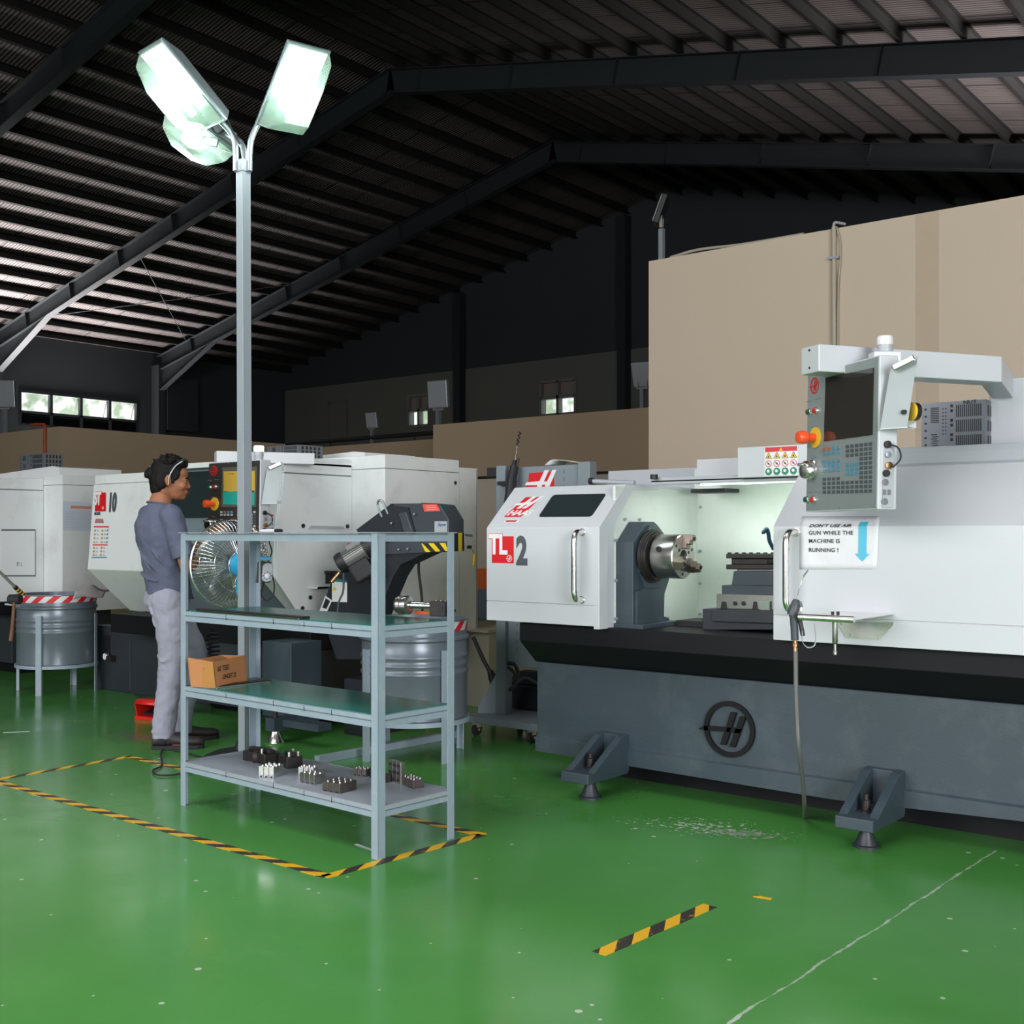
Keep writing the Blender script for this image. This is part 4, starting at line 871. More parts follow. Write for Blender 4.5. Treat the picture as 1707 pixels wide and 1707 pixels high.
def warn_sign(parent, P, n, cols=4, name='warning_sign', title=True):
    """white label: red head strip, yellow triangles, pink prohibition rings, green discs; P maps the unit square"""
    m_ = MB(); mats = [M['paperw'], M['red'], M['yellow'], new_mat('pink_ring', (.62, .18, .22), .5), M['green'], M['ink']]
    def poly(pts, k, l): m_.use(k); m_.prism([P(*q) + n * l for q in pts], n * .0004)
    def disc(cx, cy, r, k, l, asp): poly([(cx + r * math.cos(i * math.pi / 8), cy + r * asp * math.sin(i * math.pi / 8)) for i in range(16)], k, l)
    asp = (P(1, 0) - P(0, 0)).length / (P(0, 1) - P(0, 0)).length
    poly([(0, 0), (1, 0), (1, 1), (0, 1)], 0, .0003); poly([(.02, .82), (.98, .82), (.98, .98), (.02, .98)], 1, .0007)
    poly([(.44, .84), (.56, .84), (.50, .95)], 2, .0011)
    for i in range(cols):
        cx = (i + .5) / cols; w = .40 / cols * 1.05
        poly([(cx - w, .59), (cx + w, .59), (cx, .59 + w * 1.75 * asp)], 5, .0007); poly([(cx - w * .82, .602), (cx + w * .82, .602), (cx, .59 + w * 1.5 * asp)], 2, .0011); poly([(cx - w * .3, .63), (cx + w * .25, .63), (cx + w * .1, .69), (cx - w * .1, .70)], 5, .0015)
        disc(cx, .42, w * .95, 3, .0007, asp); disc(cx, .42, w * .72, 0, .0011, asp); poly([(cx - w * .6, .42 + w * .4 * asp), (cx - w * .4, .42 + w * .6 * asp), (cx + w * .6, .42 - w * .4 * asp), (cx + w * .4, .42 - w * .6 * asp)], 3, .0015); disc(cx, .42, w * .25, 5, .0017, asp)
        disc(cx, .15, w * 1.0, 4, .0007, asp); disc(cx - w * .1, .17, w * .42, 0, .0011, asp)
    return m_.build(name, mats, parent)
wa = atY(1274.5, 745.5, 4.5798); wb_ = atY(1329.5, 794, 4.5798); wz = wb_.z; wh = z1 - .004 - wz; wx0, wx1 = wa.x, atY(1330, 770, 4.58).x
warn_sign(sb, lambda a, b: Vector((wx0 + (wx1 - wx0) * a, 4.5798, z0 + .004 + (z1 - z0 - .008) * b)), NY)
# --- right sliding door and rear cover
DX0 = atY(1289, 960, YD).x; DX1 = -.62; YT2 = 4.613; ZT2 = 1.494
m_ = MB(); prX(shell_profile(YD, ZS, ZK, YT2, ZT2, .01, .014), DX0, DX1, m_); prX([(YD, ZB - .008), (YD, ZS - .003), (YD + .014, ZS - .003), (YD + .014, ZB - .008)], DX0, DX1, m_); prX([(YD + .004, ZB), (YD + .004, ZS), (YD + .016, ZS), (YD + .016, ZB)], DX0, DX1, m_)
prX([(YD + .001, ZB - .008), (YD + .001, ZK), (YT2, ZT2 - .001), (YT2 + .03, ZT2 - .03), (YD + .05, ZK - .03), (YD + .05, ZB - .008)], DX0 + .001, DX0 + .012, m_)
m_.build('sliding_door', M['white'], lathe, bevel=.002)
prX([(YT2 - .004, ZT2 - .03), (YT2 - .004, ZT2), (YT2 + .012, ZT2 + .012), (YT2 + .03, 1.548), (YT2 + .045, 1.574), (5.30, 1.574), (5.30, ZT2 - .03)], -2.03, BX1).build('rear_cover', M['cover'], lathe, bevel=.003)
prX([(5.285, .60), (5.285, 1.57), (5.55, 1.50), (5.55, .60)], X0 + .1, BX1).build('rear_cabinet', M['cover'], lathe)
# --- chip tray and base
prX([(4.42, ZB - .01), (4.42, .691), (4.548, .577), (5.28, .577), (5.28, ZB - .01)], -3.52, BX1).build('chip_tray', M['tray'], lathe, bevel=.003)
bs = MB(); YBS = 4.535; bx0 = -3.50
pl = [(bx0, .134), (bx0, .578), (BX1, .578), (BX1, .172), (atY(1560, 1353, YBS).x, .155), (atY(1390, 1331, YBS).x, .118)]
bs.prism([(x, YBS, z) for x, z in pl], (0, .74, 0)); bs = bs.build('machine_base', M['base'], lathe, bevel=.006)
rg = MB().hull2([Vector(p) for p in ((bx0 - .001, YBS + .01, .215), (BX1, YBS + .01, .205), (BX1, YBS + .01, .170), (atY(1390, 1331, YBS).x, YBS + .01, .116), (bx0 - .001, YBS + .01, .132))],
    [Vector(p) for p in ((bx0 - .001, YBS - .012, .200), (BX1, YBS - .012, .190), (BX1, YBS - .012, .170), (atY(1390, 1331, YBS).x, YBS - .012, .116), (bx0 - .001, YBS - .012, .132))])
rg.build('base_rib', M['base'], bs)
ec = atY(1217, 1215, YBS); ring_logo(lathe, Vector((ec.x, YBS - .0, ec.z)), XU, ZU, .124, M['tray'], 'raised_emblem', .014, .17)
for xc in (-3.03, -1.718, -.72):
    t_ = MB(); hw_ = .078; yf, yb2 = 4.205, YBS
    t_.box(xc - hw_ + .002, xc + hw_ - .002, yf - .001, yb2, .088, .135)
    for s_ in (-1, 1):
        xa = xc + s_ * hw_; xb = xa - s_ * .036
        t_.prism([(xa, yf, .13), (xa, yf + .04, .135), (xa, yb2 - .06, .268), (xa, yb2, .275), (xa, yb2, .092)], (xb - xa, 0, 0))
    t_.box(xc - hw_ + .002, xc + hw_ - .002, yb2 - .03, yb2 + .01, .1, .272)
    t_ = t_.build('foot_bracket', M['base'], lathe, bevel=.004)
    MB().lathe((xc, 4.33, .0), ZU, [(.052, 0), (.052, .008), (.044, .012), (.024, .060), (.022, .092)], 28).build('leveling_foot', M['base_dark'], t_)
    MB().lathe((xc, 4.33, .13), ZU, [(.026, 0), (.026, .012), (.017, .014), (.017, .052), (.0105, .054), (.0105, .075)], 20).build('leveling_bolt', M['darksteel'], t_)
for xc in (-2.6, -1.2): MB().lathe((xc, 5.1, 0), ZU, [(.05, 0), (.05, .01), (.025, .06), (.025, .15)], 20).build('rear_foot', M['base_dark'], lathe)
MB().box(-3.3, BX1, 4.80, 5.2, .0, .16).build('under_light_block', M['tray'], lathe)  # added black box that keeps the gap under the base dark
# --- headstock, chuck
AY, AZ = 4.632, 1.114; HX = -2.90
hp = [(4.492, .76), (4.492, 1.18), (4.60, 1.278), (4.68, 1.278), (4.715, 1.26), (4.80, 1.20), (4.82, 1.0), (4.775, .93), (4.77, .82), (4.82, .81), (4.82, .76)]
hd = prX([(y, z) for y, z in hp], X1, HX).build('headstock', M['base'], lathe, bevel=.004)
prX([(4.51, .80), (4.51, .95), (4.60, .97), (4.62, .80)], HX - .002, HX + .012).build('headstock_rib', M['base'], hd)
prX([(4.53, 1.17), (4.62, 1.262), (4.70, 1.25), (4.77, 1.18), (4.77, 1.04), (4.70, .96), (4.58, .96), (4.53, 1.04)], HX - .001, HX + .018).build('headstock_face', M['base'], hd, bevel=.004)
prX([(4.478, .755), (4.478, .80), (4.80, .80), (4.80, .755)], -3.0, -2.84).build('headstock_foot', M['base'], hd, bevel=.003)
for y, z in ((4.56, 1.29), (4.69, 1.29), (4.485, 1.19), (4.485, 1.0), (4.485, .82)): MB().cyl((X1, y, z), (X1 + .014, y, z), .007, n=8).build('bolt', M['galv'], hd)
c0_ = Vector((HX + .015, AY, AZ))
MB().lathe(c0_, XU, [(.128, 0), (.128, .012), (.120, .014), (.120, .020), (.113, .022), (.113, .034), (.085, .036), (.085, .05)], 56).build('spindle_flange', M['darksteel'], hd)
ch = MB().lathe(c0_, XU, [(.070, .034), (.072, .05), (.102, .052), (.104, .056), (.104, .168), (.100, .173), (.032, .173), (.030, .168), (.030, .10)], 56).build('chuck', M['steel'], lathe)
face = c0_ + XU * .173
for k in range(3):
    an = math.radians(97 + 120 * k); e = YU * math.cos(an) * -1 + ZU * math.sin(an); s_ = XU.cross(e)
    j = MB(); j.obox(face + e * .070 + XU * .010, e, s_, XU, .066, .040, .022).obox(face + e * .080 + XU * .028, e, s_, XU, .045, .036, .018).obox(face + e * .088 + XU * .043, e, s_, XU, .028, .034, .014)
    j = j.build('chuck_jaw', new_mat('brown_jaw_steel', (.26, .22, .19), .4, metal=.8, var=.15), ch, bevel=.002)
    MB().cyl(face + e * .085 + XU * .05, face + e * .085 + XU * .056, .008, n=12).build('jaw_bolt', M['darksteel'], ch)
    e2 = YU * math.cos(an + 1.05) * -1 + ZU * math.sin(an + 1.05)
    for rr_ in (.082, .05): MB().cyl(face + e2 * rr_, face + e2 * rr_ + XU * .0015, .0075, n=12).build('face_bolt', M['darksteel'], ch)
sk = c0_ + XU * .10 - YU * .100 + ZU * .035
MB().lathe(sk, Vector((0, -.94, .33)), [(.014, -.002), (.014, .004), (.008, .004), (.008, .0)], 16).build('chuck_socket', M['darksteel'], ch)
# --- bed, carriage
MB().box(-2.90, BX1, 4.47, 4.95, .70, .765).build('bed', M['base'], lathe, bevel=.003)
for y in (4.50, 4.62, 4.90): MB().box(-2.86, BX1, y, y + .03, .765, .778).build('bed_way', M['steel'], lathe)
def pzY(pts, Y, d, name, mat, bevel=.003): o = MB().prism([atY(a, b, Y) for a, b in pts], (0, d, 0)).build(name, mat, lathe, bevel=bevel); return o
R_X = 1300
MB().box(atY(1128, 1030, 4.75).x, BX1, 4.75, 4.95, .76, atY(1128, 1034, 4.75).z).build('way_cover', M['black'], lathe)
pzY([(1171, 1050), (1171, 1015), (R_X, 1017), (R_X, 1050)], 4.66, .5, 'saddle', M['base_dark'])
pzY([(1186, 1016), (1186, 1036), (R_X, 1040), (R_X, 1017)], 4.64, .05, 'saddle_face', M['base_dark'])
pzY([(1194, 1015), (1194, 990), (R_X, 992), (R_X, 1017)], 4.66, .36, 'cross_slide', M['steel'])
for (a, b) in ((1201, 1212), (1254, 1263)): pzY([(a, 1015), (a + 2, 1003), (b - 2, 1003), (b, 1015)], 4.657, .004, 'tee_slot', M['darksteel'], 0)
for px in (1226, 1240): q = atY(px, 1006, 4.66); MB().cyl(q, q + NY * .006, .010, n=14).build('slide_bolt', M['darksteel'], lathe)
pzY([(1264, 1003), (1283, 1002), (1283, 1021), (1268, 1020)], 4.645, .02, 'stop_block', new_mat('pale_green_block', (.28, .36, .30), .5))
pzY([(1203, 991), (1203, 975.5), (R_X, 977), (R_X, 992)], 4.68, .30, 'compound_base', M['base'])
pzY([(1219, 976), (1223, 952), (R_X, 952), (R_X, 977)], 4.70, .24, 'compound_slide', M['base'])
pzY([(1228, 952), (1228, 949), (R_X, 949), (R_X, 952)], 4.71, .2, 'tool_post_ring', M['chrome'])
pzY([(1210, 949), (1210, 941), (R_X, 941), (R_X, 949)], 4.70, .22, 'tool_post_plate', M['darksteel'])
pzY([(1219, 941), (1219, 931), (1279, 931), (1279, 941)], 4.72, .18, 'tool_post_neck', M['darksteel'])
pzY([(1210, 931), (1210, 923), (R_X, 924), (R_X, 931)], 4.70, .22, 'tool_post_plate', M['darksteel'])
for i in range(7): q = atY(1216 + i * 12, 923, 4.72); MB().cyl(q, q + ZU * .006, .009, n=10).build('tool_post_bolt', M['darksteel'], lathe)
hs = MB(); pts = spline([atY(1289, 914, 4.85), atY(1283, 902, 4.83), atY(1281, 890, 4.82), atY(1278, 882, 4.81), atY(1273, 887, 4.80)], 5)
for i, p in enumerate(pts): hs.ell(p, .010, .010, .010, n=10, m=6)
hs.tube(pts, .006, 8); hs.build('coolant_hose', new_mat('dark_teal_hose', (.008, .05, .085), .4), lathe); MB().cyl(atY(1273, 886, 4.80), atY(1270, 890, 4.80), .006, .003, n=10).build('hose_nozzle', M['orange'], lathe)
# --- control arm + pendant
L0, R0 = atT(1343.5, 750, 4.45), atT(1463, 750, 3.97); pu = Vector((R0.x - L0.x, R0.y - L0.y, 0)).normalized(); pn = pu.cross(ZU)   # pn points at the operator
zb1, zt1 = 1.305, 1.842; L0.z = 0; R0.z = 0; pw = (R0 - L0).length; tl = pu * .004
PZ = Vector((pu.x * .014, pu.y * .014, 0))       # slight lean of the head
def pq(a, z, d=0.): return L0 + pu * (a * pw) + PZ * ((z - zb1) / (zt1 - zb1)) + ZU * z - pn * d
cp = MB().hull2([pq(0, zb1), pq(1, zb1), pq(1, zt1), pq(0, zt1)], [pq(0, zb1, .074), pq(1, zb1, .074), pq(1, zt1, .074), pq(0, zt1, .074)]).build('control_panel', M['white'], lathe, bevel=.004)
def pp(px, py, lift=0.): return atP(px, py, L0, pn) + pn * lift
def panel_poly(name, pts, mat, lift, th, r=0, parent=None):
    P = [pp(*q, lift) for q in pts]; P = _rp(P, r) if r else P
    return MB().prism(P, pn * th).build(name, mat, parent or cp)
MB().prism([pq(.012, zb1 + .006, -.0003), pq(.988, zb1 + .006, -.0003), pq(.988, zt1 - .006, -.0003), pq(.012, zt1 - .006, -.0003)], pn * .002).build('panel_face', M['panel'], cp)
panel_poly('screen', [(1378, 630), (1458.5, 613), (1456, 725), (1375, 736)], M['screen'], .0028, .002)
ring_logo(cp, pp(1359, 643, .003), pu, ZU, .031, M['red'], 'panel_emblem', .001, .2)
def knob(px, py, r, prof, mat, name):
    c_ = pp(px, py, .001); MB().lathe(c_, pn, [(a * r, h) for a, h in prof], 24).build(name, mat, cp)
for px, py, mt in ((1352, 687, 'dull_green'), (1363, 684.5, 'dull_red'), (1348, 833, 'dull_green'), (1359, 833, 'dull_red')):
    knob(px, py, .014, [(1, 0), (1, .008), (.8, .012)], M['chrome'], 'button_collar'); knob(px, py, .0115, [(1, .010), (.9, .018), (.5, .020)], M[mt], 'button')
knob(1361, 729.5, .040, [(1, .002), (1, .007)], M['yellow'], 'stop_ring'); knob(1361, 729.5, .016, [(1, .007), (1, .04), (1.5, .045), (1.6, .062), (1.35, .078), (.6, .082)], M['orange'], 'emergency_stop')
knob(1357, 784, .036, [(1.12, .002), (1.12, .010), (1, .012), (.97, .040), (.85, .046), (.5, .044)], M['chrome'], 'jog_dial')
q = pp(1357, 775, .048); MB().lathe(q, pn, [(.006, 0), (.006, .022)], 10).build('dial_finger_grip', M['chrome'], cp)
key0 = None; nk = 0
rows = 13
for r_ in range(rows):
    for c_ in range(11):
        if r_ in (0, 1, 2) and False: pass
        fx = c_ / 10; px = 1375.5 + fx * 77; py = 749 + r_ * 7.15 - fx * (1 - r_ / rows) * 9
        if (c_ == 4 and r_ < 8) or (c_ in (5, 6, 7) and r_ in (3, 7)) or (c_ < 4 and r_ in (2, 6)) or (c_ in (5, 7) and r_ in (4, 5, 6) and c_ == 6): continue
        if nk >= 99 or r_ > 12: continue
        mt = 'key'
        if r_ == 0 and c_ < 2: mt = 'keyorange'
        elif r_ == 0 and c_ < 4: mt = 'keyblue'
        elif c_ < 4 and r_ in (1, 3, 4, 5): mt = 'keyblue'
        elif c_ in (5, 6, 7) and r_ in (4, 5, 6): mt = 'keyblue'
        b_ = MB().obox(pp(px, py, .0035), pu, ZU, pn, .0195, .0112, .003); b_.build('key', M[mt], cp); nk += 1
for (a, b_) in ((1350, 668), (1365, 664), (1358, 711), (1357, 762), (1351, 820), (1364, 819)): panel_poly('panel_marking', [(a - 5, b_ + 1), (a + 5, b_), (a + 5, b_ + 1.2), (a - 5, b_ + 2.2)], M['inkgrey'], .0024, .0006)
for a, z in ((.02, zb1 + .012), (.5, zb1 + .012), (.98, zb1 + .012), (.02, zt1 - .012), (.4, zt1 - .012), (.75, zt1 - .012), (.02, 1.58), (.985, 1.58), (.98, 1.45)):
    MB().cyl(pq(a, z, -.002), pq(a, z, -.004), .003, n=8).build('screw', M['galv'], cp)
# connector side
so_ = pq(1, 0); sn = pu
def sd_(px, py, lift=0.): return atP(px, py, pq(1, 1.5), sn) + sn * lift
MB().prism([sd_(1473, 733), sd_(1491, 733), sd_(1489, 846), sd_(1471, 846)], sn * .001).build('connector_strip', M['cover'], cp)
for i, (px, py, r, mt) in enumerate(((1478, 741, .013, 'black'), (1478.5, 758, .011, 'galv'), (1480, 776, .013, 'brass'), (1476, 789, .012, 'rubber'), (1475.5, 804, .012, 'inkgrey'), (1474.5, 836, .012, 'inkgrey'))):
    MB().lathe(sd_(px, py, .001), sn, [(r, 0), (r, .010 if i < 4 else .002), (r * .6, .011 if i < 4 else .003)], 18).build('connector', M[mt], cp)
for px in (1471.5, 1479): MB().prism([sd_(px, 816), sd_(px + 5, 816), sd_(px + 5, 825), sd_(px, 825)], sn * .003).build('port', M['inkgrey'], cp)
MB().tube(spline([sd_(1480, 741, .012), sd_(1489, 748, .03), sd_(1493, 765, .03), sd_(1484, 780, .015)], 6), .003, 8).build('patch_cable', M['rubber'], cp)
# document holder on the side
def hq(px, py, t): return atT(px, py, t)
hp_ = [hq(1484, 616, 3.935), hq(1530, 593, 3.90), hq(1512, 713, 3.90), hq(1467, 716, 3.935)]
hn = (hp_[1] - hp_[0]).cross(hp_[3] - hp_[0]).normalized()
if hn.dot(cam.location - hp_[0]) < 0: hn = -hn
MB().prism(hp_, -hn * .003).build('document_holder', M['panel'], cp)
MB().prism([hp_[2], hp_[3], hp_[3] - hn * .01 - ZU * .002, hp_[2] + cv(.035, .0, .01), hp_[2] + cv(.035, .02, .01)], (0, 0, .003)).build('holder_lip', M['white'], cp)
MB().obox(hq(1506, 605, 3.885), (hp_[1] - hp_[0]).normalized(), hn.cross((hp_[1] - hp_[0]).normalized()), hn, .078, .022, .012).build('holder_clip', M['steel'], cp, bevel=.004)
tm = thing('tape_measure', 'yellow and dark tape measure clipped behind the document holder of the right-hand lathe', 'tape measure', hq(1524, 703, 3.96))
MB().lathe(hq(1519, 686, 3.95), cv(.96, 0, .28), [(.024, 0), (.031, .004), (.031, .022), (.026, .026)], 24).build('case', M['darksteel'], tm)
MB().lathe(hq(1518, 686, 3.948), cv(.96, 0, .28), [(.026, -.004), (.032, -.002), (.032, .006)], 24).build('yellow_side', M['yellow'], tm)
MB().cyl(hq(1505, 687, 3.895), hq(1514, 686, 3.93), .008, n=12).build('magnet', M['darksteel'], tm)
# beacon
bc = hq(1475, 594, 4.10); mt_ = MB().obox(bc - ZU * .006, cv(1, 0, 0), cv(0, 0, 1), ZU, .10, .07, .04).build('beacon_mount', M['white'], lathe, bevel=.005)
MB().lathe(bc + ZU * .010, ZU, [(.026, 0), (.028, .01), (.028, .018), (.026, .02), (.026, .030), (.028, .031)], 28).build('beacon_base', M['cover'], lathe); MB().lathe(bc + ZU * .040, ZU, [(.028, 0), (.029, .024), (.026, .032)], 28).build('beacon_lens', M['lampwhite'], lathe)
# arm
s0 = atT(1365, 597, 4.13); ad = cv(.939, 0, .345).normalized(); az = Vector((ad.y, -ad.x, 0)); e0 = s0 + ad * .84
tz_, bz_ = .052, -.048
def armloop(p, w0=0, w1=.05): 
    nn_ = Vector((-ad.y, ad.x, 0)); nn_ = nn_ if nn_.dot(cv(-.345, 0, .939)) > 0 else -nn_
    return [p + ZU * bz_, p + ZU * tz_, p + ZU * tz_ + nn_ * w1, p + ZU * bz_ + nn_ * w1]
c_ = MB(); s1 = s0 + Vector((0, 0, 0)); e1 = e0 + cv(.20, -.03, .34); A_ = armloop(s1, 0, .11); B_ = armloop(e0, 0, .11); C_ = armloop(e1, 0, .11)
c_.hull2(A_, B_).hull2(B_, C_); c_.build('control_arm', M['white'], lathe, bevel=.004)
cc = sum(A_, Vector()) / 4
for z in (.035, -.03): MB().cyl(cc + ZU * z - ad * .001, cc + ZU * z - ad * .004, .004, n=8).build('screw', M['ink'], lathe)
MB().box(e1.x - .09, e1.x + .16, e1.y - .05, e1.y + .12, 1.50, e1.z + .04).build('arm_post', M['white'], lathe, bevel=.006)
MB().obox(bc - ZU * .03 + cv(.03, 0, .10), pu, pn, ZU, .08, .05, .07).build('arm_bracket', M['white'], lathe, bevel=.004)
# --- stainless tool tray on the door
bp_pts = [(1396, 1037), (1490, 1037), (1489, 1042), (1467, 1066), (1411, 1063)]
tt = MB().prism([atY(a, b, YD - .002) for a, b in bp_pts], (0, -.003, 0)).build('tray_bracket', M['chrome'], lathe)
for a, b in ((1401, 1040), (1417, 1059), (1462, 1061), (1479, 1044)): q = atY(a, b, YD - .005); MB().lathe(q, NY, [(.006, 0), (.004, .004)], 12).build('rivet', M['chrome'], tt)
f0 = atY(1332, 1030, 4.02); f1 = atY(1424, 1031, 4.02); zt3 = f0.z; b0 = atY(1398, 1037, YD - .003); b1 = atY(1489, 1037, YD - .003)
f0.z = f1.z = (f0.z + f1.z) / 2; b0.z = b1.z = f0.z + .004
MB().prism([f0, f1, b1, b0], (0, 0, -.003)).build('tray_plate', M['chrome'], tt); MB().cyl(f0, f1, .0125, n=20).build('rolled_edge', M['chrome'], tt)
for a in (1388, 1397): q = atY(a, 1023, 4.06); MB().cyl(q - ZU * .01, q + ZU * .008, .006, n=8).build('rod_nut', M['darksteel'], tt)
tr_ = thing('round_tool', 'thin steel shank tool hanging down through the stainless tray on the lathe door', 'tool', atY(1390, 1092, 4.06))
q = atY(1392, 1038, 4.06); MB().lathe(q, -ZU, [(.010, -.01), (.010, .075), (.008, .078), (.006, .08), (.006, .105), (.009, .108), (.009, .118), (.004, .122)], 16).build('shank', M['steel'], tr_)
hk = MB(); pth = [atY(1358, 1040, 4.08), atY(1360, 1066, 4.08), atY(1356, 1077, 4.07), atY(1346, 1079, 4.06), atY(1338, 1070, 4.05), atY(1337, 1052, 4.05)]
pth = spline(pth, 5)
for p, q in zip(pth[:-1], pth[1:]): hk.obox((p + q) / 2, (q - p).normalized(), cv(.2, 0, .98), (q - p).normalized().cross(cv(.2, 0, .98)).normalized(), (q - p).length * 1.08, .03, .002)
hk.build('gun_hook', M['galv'], tt)
# --- air gun with its hose
ag = thing('air_gun', 'dark grey air gun with long grey hose hanging from the door tray', 'air gun', atZ(1341, 1362, .0))
def a4(px, py, t=4.33): return atT(px, py, t)
MB().tube([a4(1325, 1067), a4(1324.5, 1050), a4(1323, 1030), a4(1322.5, 1022)], [.0145, .0145, .015, .018], 16).tube([a4(1319, 1026), a4(1324, 1015), a4(1327, 1003), a4(1328, 999)], [.018, .021, .015, .010], 16).build('body', new_mat('grey_gun_plastic', (.055, .065, .08), .45), ag)
MB().tube([a4(1336, 1012), a4(1334, 1005), a4(1328, 1002)], [.006, .007, .006], 10).build('hook_tab', M['inkgrey'], ag)
MB().obox(a4(1335, 1042), cv(.2, -.98, 0), cv(.98, .2, 0), cv(0, 0, 1), .085, .016, .014).build('trigger', M['black'], ag, bevel=.004)
MB().tube([a4(1328, 1000), a4(1333, 980), a4(1340, 960, 4.36)], .0022, 8).tube([a4(1340, 960, 4.36), a4(1347, 951, 4.38)], [.0045, .003], 8).build('nozzle', M['chrome'], ag)
MB().lathe(a4(1325.5, 1068), -ZU, [(.009, 0), (.009, .010), (.012, .012), (.012, .022), (.009, .024), (.009, .04)], 14).build('fitting', M['brass'], ag)
MB().tube(spline([a4(1326, 1080), a4(1326.5, 1110), a4(1327, 1150), a4(1329, 1200), a4(1332, 1250, 4.34), a4(1338, 1300, 4.5), atZ(1341, 1338, .12), atZ(1341, 1362, .010)]), .0088, 12).build('hose', new_mat('grey_hose', (.13, .13, .125), .5), ag)
# --- paper notice
nt_ = thing('paper_notice', 'crumpled paper notice with black capitals and a blue arrow taped to the lathe door', 'notice', atY(1398, 949, YD - .003))
S2N = Vector((0, -(ZT2 - ZK), (YT2 - YD))).normalized()
def s2(px, py, l=0.): return atP(px, py, SP, S2N) + S2N * l
def fd(px, py, l=0.): return atY(px, py, YD - .0015 - l)
zk_ = ZK
pa0, pa1 = fd(1333, 949), fd(1462, 949); kl = Vector((fd(1334, 876).x, YD - .0015, zk_)); kr = Vector((fd(1465, 876).x, YD - .0015, zk_)); t0, t1 = s2(1338, 861, .0015), s2(1467, 861, .0015)
m_ = MB(); vs = []; fs = []; nx, ny = 16, 10
for j in range(ny + 1):
    v_ = j / ny
    for i in range(nx + 1):
        u_ = i / nx
        if v_ < .8: w_ = v_ / .8; p = pa0.lerp(pa1, u_).lerp(kl.lerp(kr, u_), w_)
        else: w_ = (v_ - .8) / .2; p = kl.lerp(kr, u_).lerp(t0.lerp(t1, u_), w_)
        p = p + NY * (.0008 + .0012 * abs(math.sin(u_ * 9 + v_ * 5) * math.cos(v_ * 13 - u_ * 4))); vs.append(p)
for j in range(ny):
    for i in range(nx): k = j * (nx + 1) + i; fs.append((k, k + 1, k + nx + 2, k + nx + 1))
m_.add(vs, fs, True); sh = m_.build('sheet', M['paper'], nt_, fix=False); so = sh.modifiers.new('s', 'SOLIDIFY'); so.thickness = .0006
xs = fd(1348.5, 900).x; hcap = .0158
def line(body, py, w=None):
    z = fd(1350, py).z - hcap / 2; return text('lettering', body, (xs, YD - .0050, z), XU, ZU, hcap / .70, M['ink'], nt_, .0006, .0003, 0, sx=1.02, spacing=1.08)
line('GUN WHILE THE', 888); line('MACHINE IS', 901.5); line('RUNNING !', 916.5)
zc_ = s2(1349, 876.5, .004); uv = S2N.cross(XU) if S2N.cross(XU).z > 0 else -S2N.cross(XU)
text('lettering', "DON'T USE AIR", Vector((xs + .002, YD - .0050, ZK - .007)) + S2N * .006, XU, uv, hcap / .70 * 1.1, M['ink'], nt_, .0006, .0003, .2, sx=.98, spacing=1.06)
ar = [fd(1431, 923, .0035), fd(1425, 923, .0035), fd(1437, 936, .0035), fd(1450, 923, .0035), fd(1444, 923, .0035), Vector((fd(1445.5, 880).x, YD - .005, ZK)), Vector((fd(1432, 880).x, YD - .005, ZK))]
MB().prism(ar, NY * .0005).build('arrow', M['blueink'], nt_)
k0 = Vector((fd(1432, 880).x, YD - .005, ZK)); k1 = Vector((fd(1445.5, 880).x, YD - .005, ZK)); MB().prism([k0, k1, k1 + uv * .026, k0 + uv * .026], S2N * .0005).build('arrow_top', M['blueink'], nt_)
# --- perforated organiser on top of the lathe
M['perf'] = new_mat('perforated_steel_grey', (.17, .19, .21), .42, metal=.4, var=.08)
def organiser(x0, x1, y0, y1, z0, z1, label, letters=True):
    t = thing('perforated_box', label, 'box', ((x0 + x1) / 2, (y0 + y1) / 2, z0), 0, 'grey perforated boxes on top of the machines'); H_ = z1 - z0; Wd = x1 - x0; D_ = y1 - y0
    m_ = MB().box(x0, x1, y0, y1, z0, z1); m_.use(1); e = .0012
    def sl(fx0, fx1, fz0, fz1, k=1): m_.use(k); m_.box(x0 + Wd * fx0, x0 + Wd * fx1, y0 - e, y0, z0 + H_ * fz0, z0 + H_ * fz1)
    for b_ in (.04, .36, .67):
        for i in range(13): sl(.55 + i * .031, .55 + i * .031 + .015, b_, b_ + .25)
    for i in range(9): sl(.15, .28, .58 + i * .037, .60 + i * .037); 
    for i in range(7): sl(.155 + (i % 2) * .02, .25 + (i % 2) * .02, .05 + i * .045, .07 + i * .045)
    for i in range(8):
        for j in range(2): sl(.335 + j * .045, .352 + j * .045, .32 + i * .075, .345 + i * .075)
    for i in range(6): sl(.05, .085, .10 + i * .15, .14 + i * .15)
    for i in range(3):
        for j in range(2): sl(.46, .50, .18 + i * .30 + j * .1, .24 + i * .30 + j * .1)
    m_.use(1)
    for b_ in (.05, .36, .67):
        for i in range(5): m_.box(x1, x1 + e, y0 + D_ * (.12 + i * .17), y0 + D_ * (.20 + i * .17), z0 + H_ * b_, z0 + H_ * (b_ + .22))
    o = m_.build('body', [M['perf'], M['black']], t)
    if letters: text('lettering', 'NUT', (x0 + Wd * .66, y0 - .0016, z0 + H_ * .93), XU, ZU, .022, M['black'], t, .0006, .0004, sx=1.2)
    return t
q0 = atY(1536, 743, 4.9); q1 = atY(1643, 741, 4.9); organiser(q0.x, q1.x, 4.9, 5.12, 1.575, atY(1536, 673, 4.9).z, 'grey perforated steel box with NUT lettering on top of the right-hand lathe')
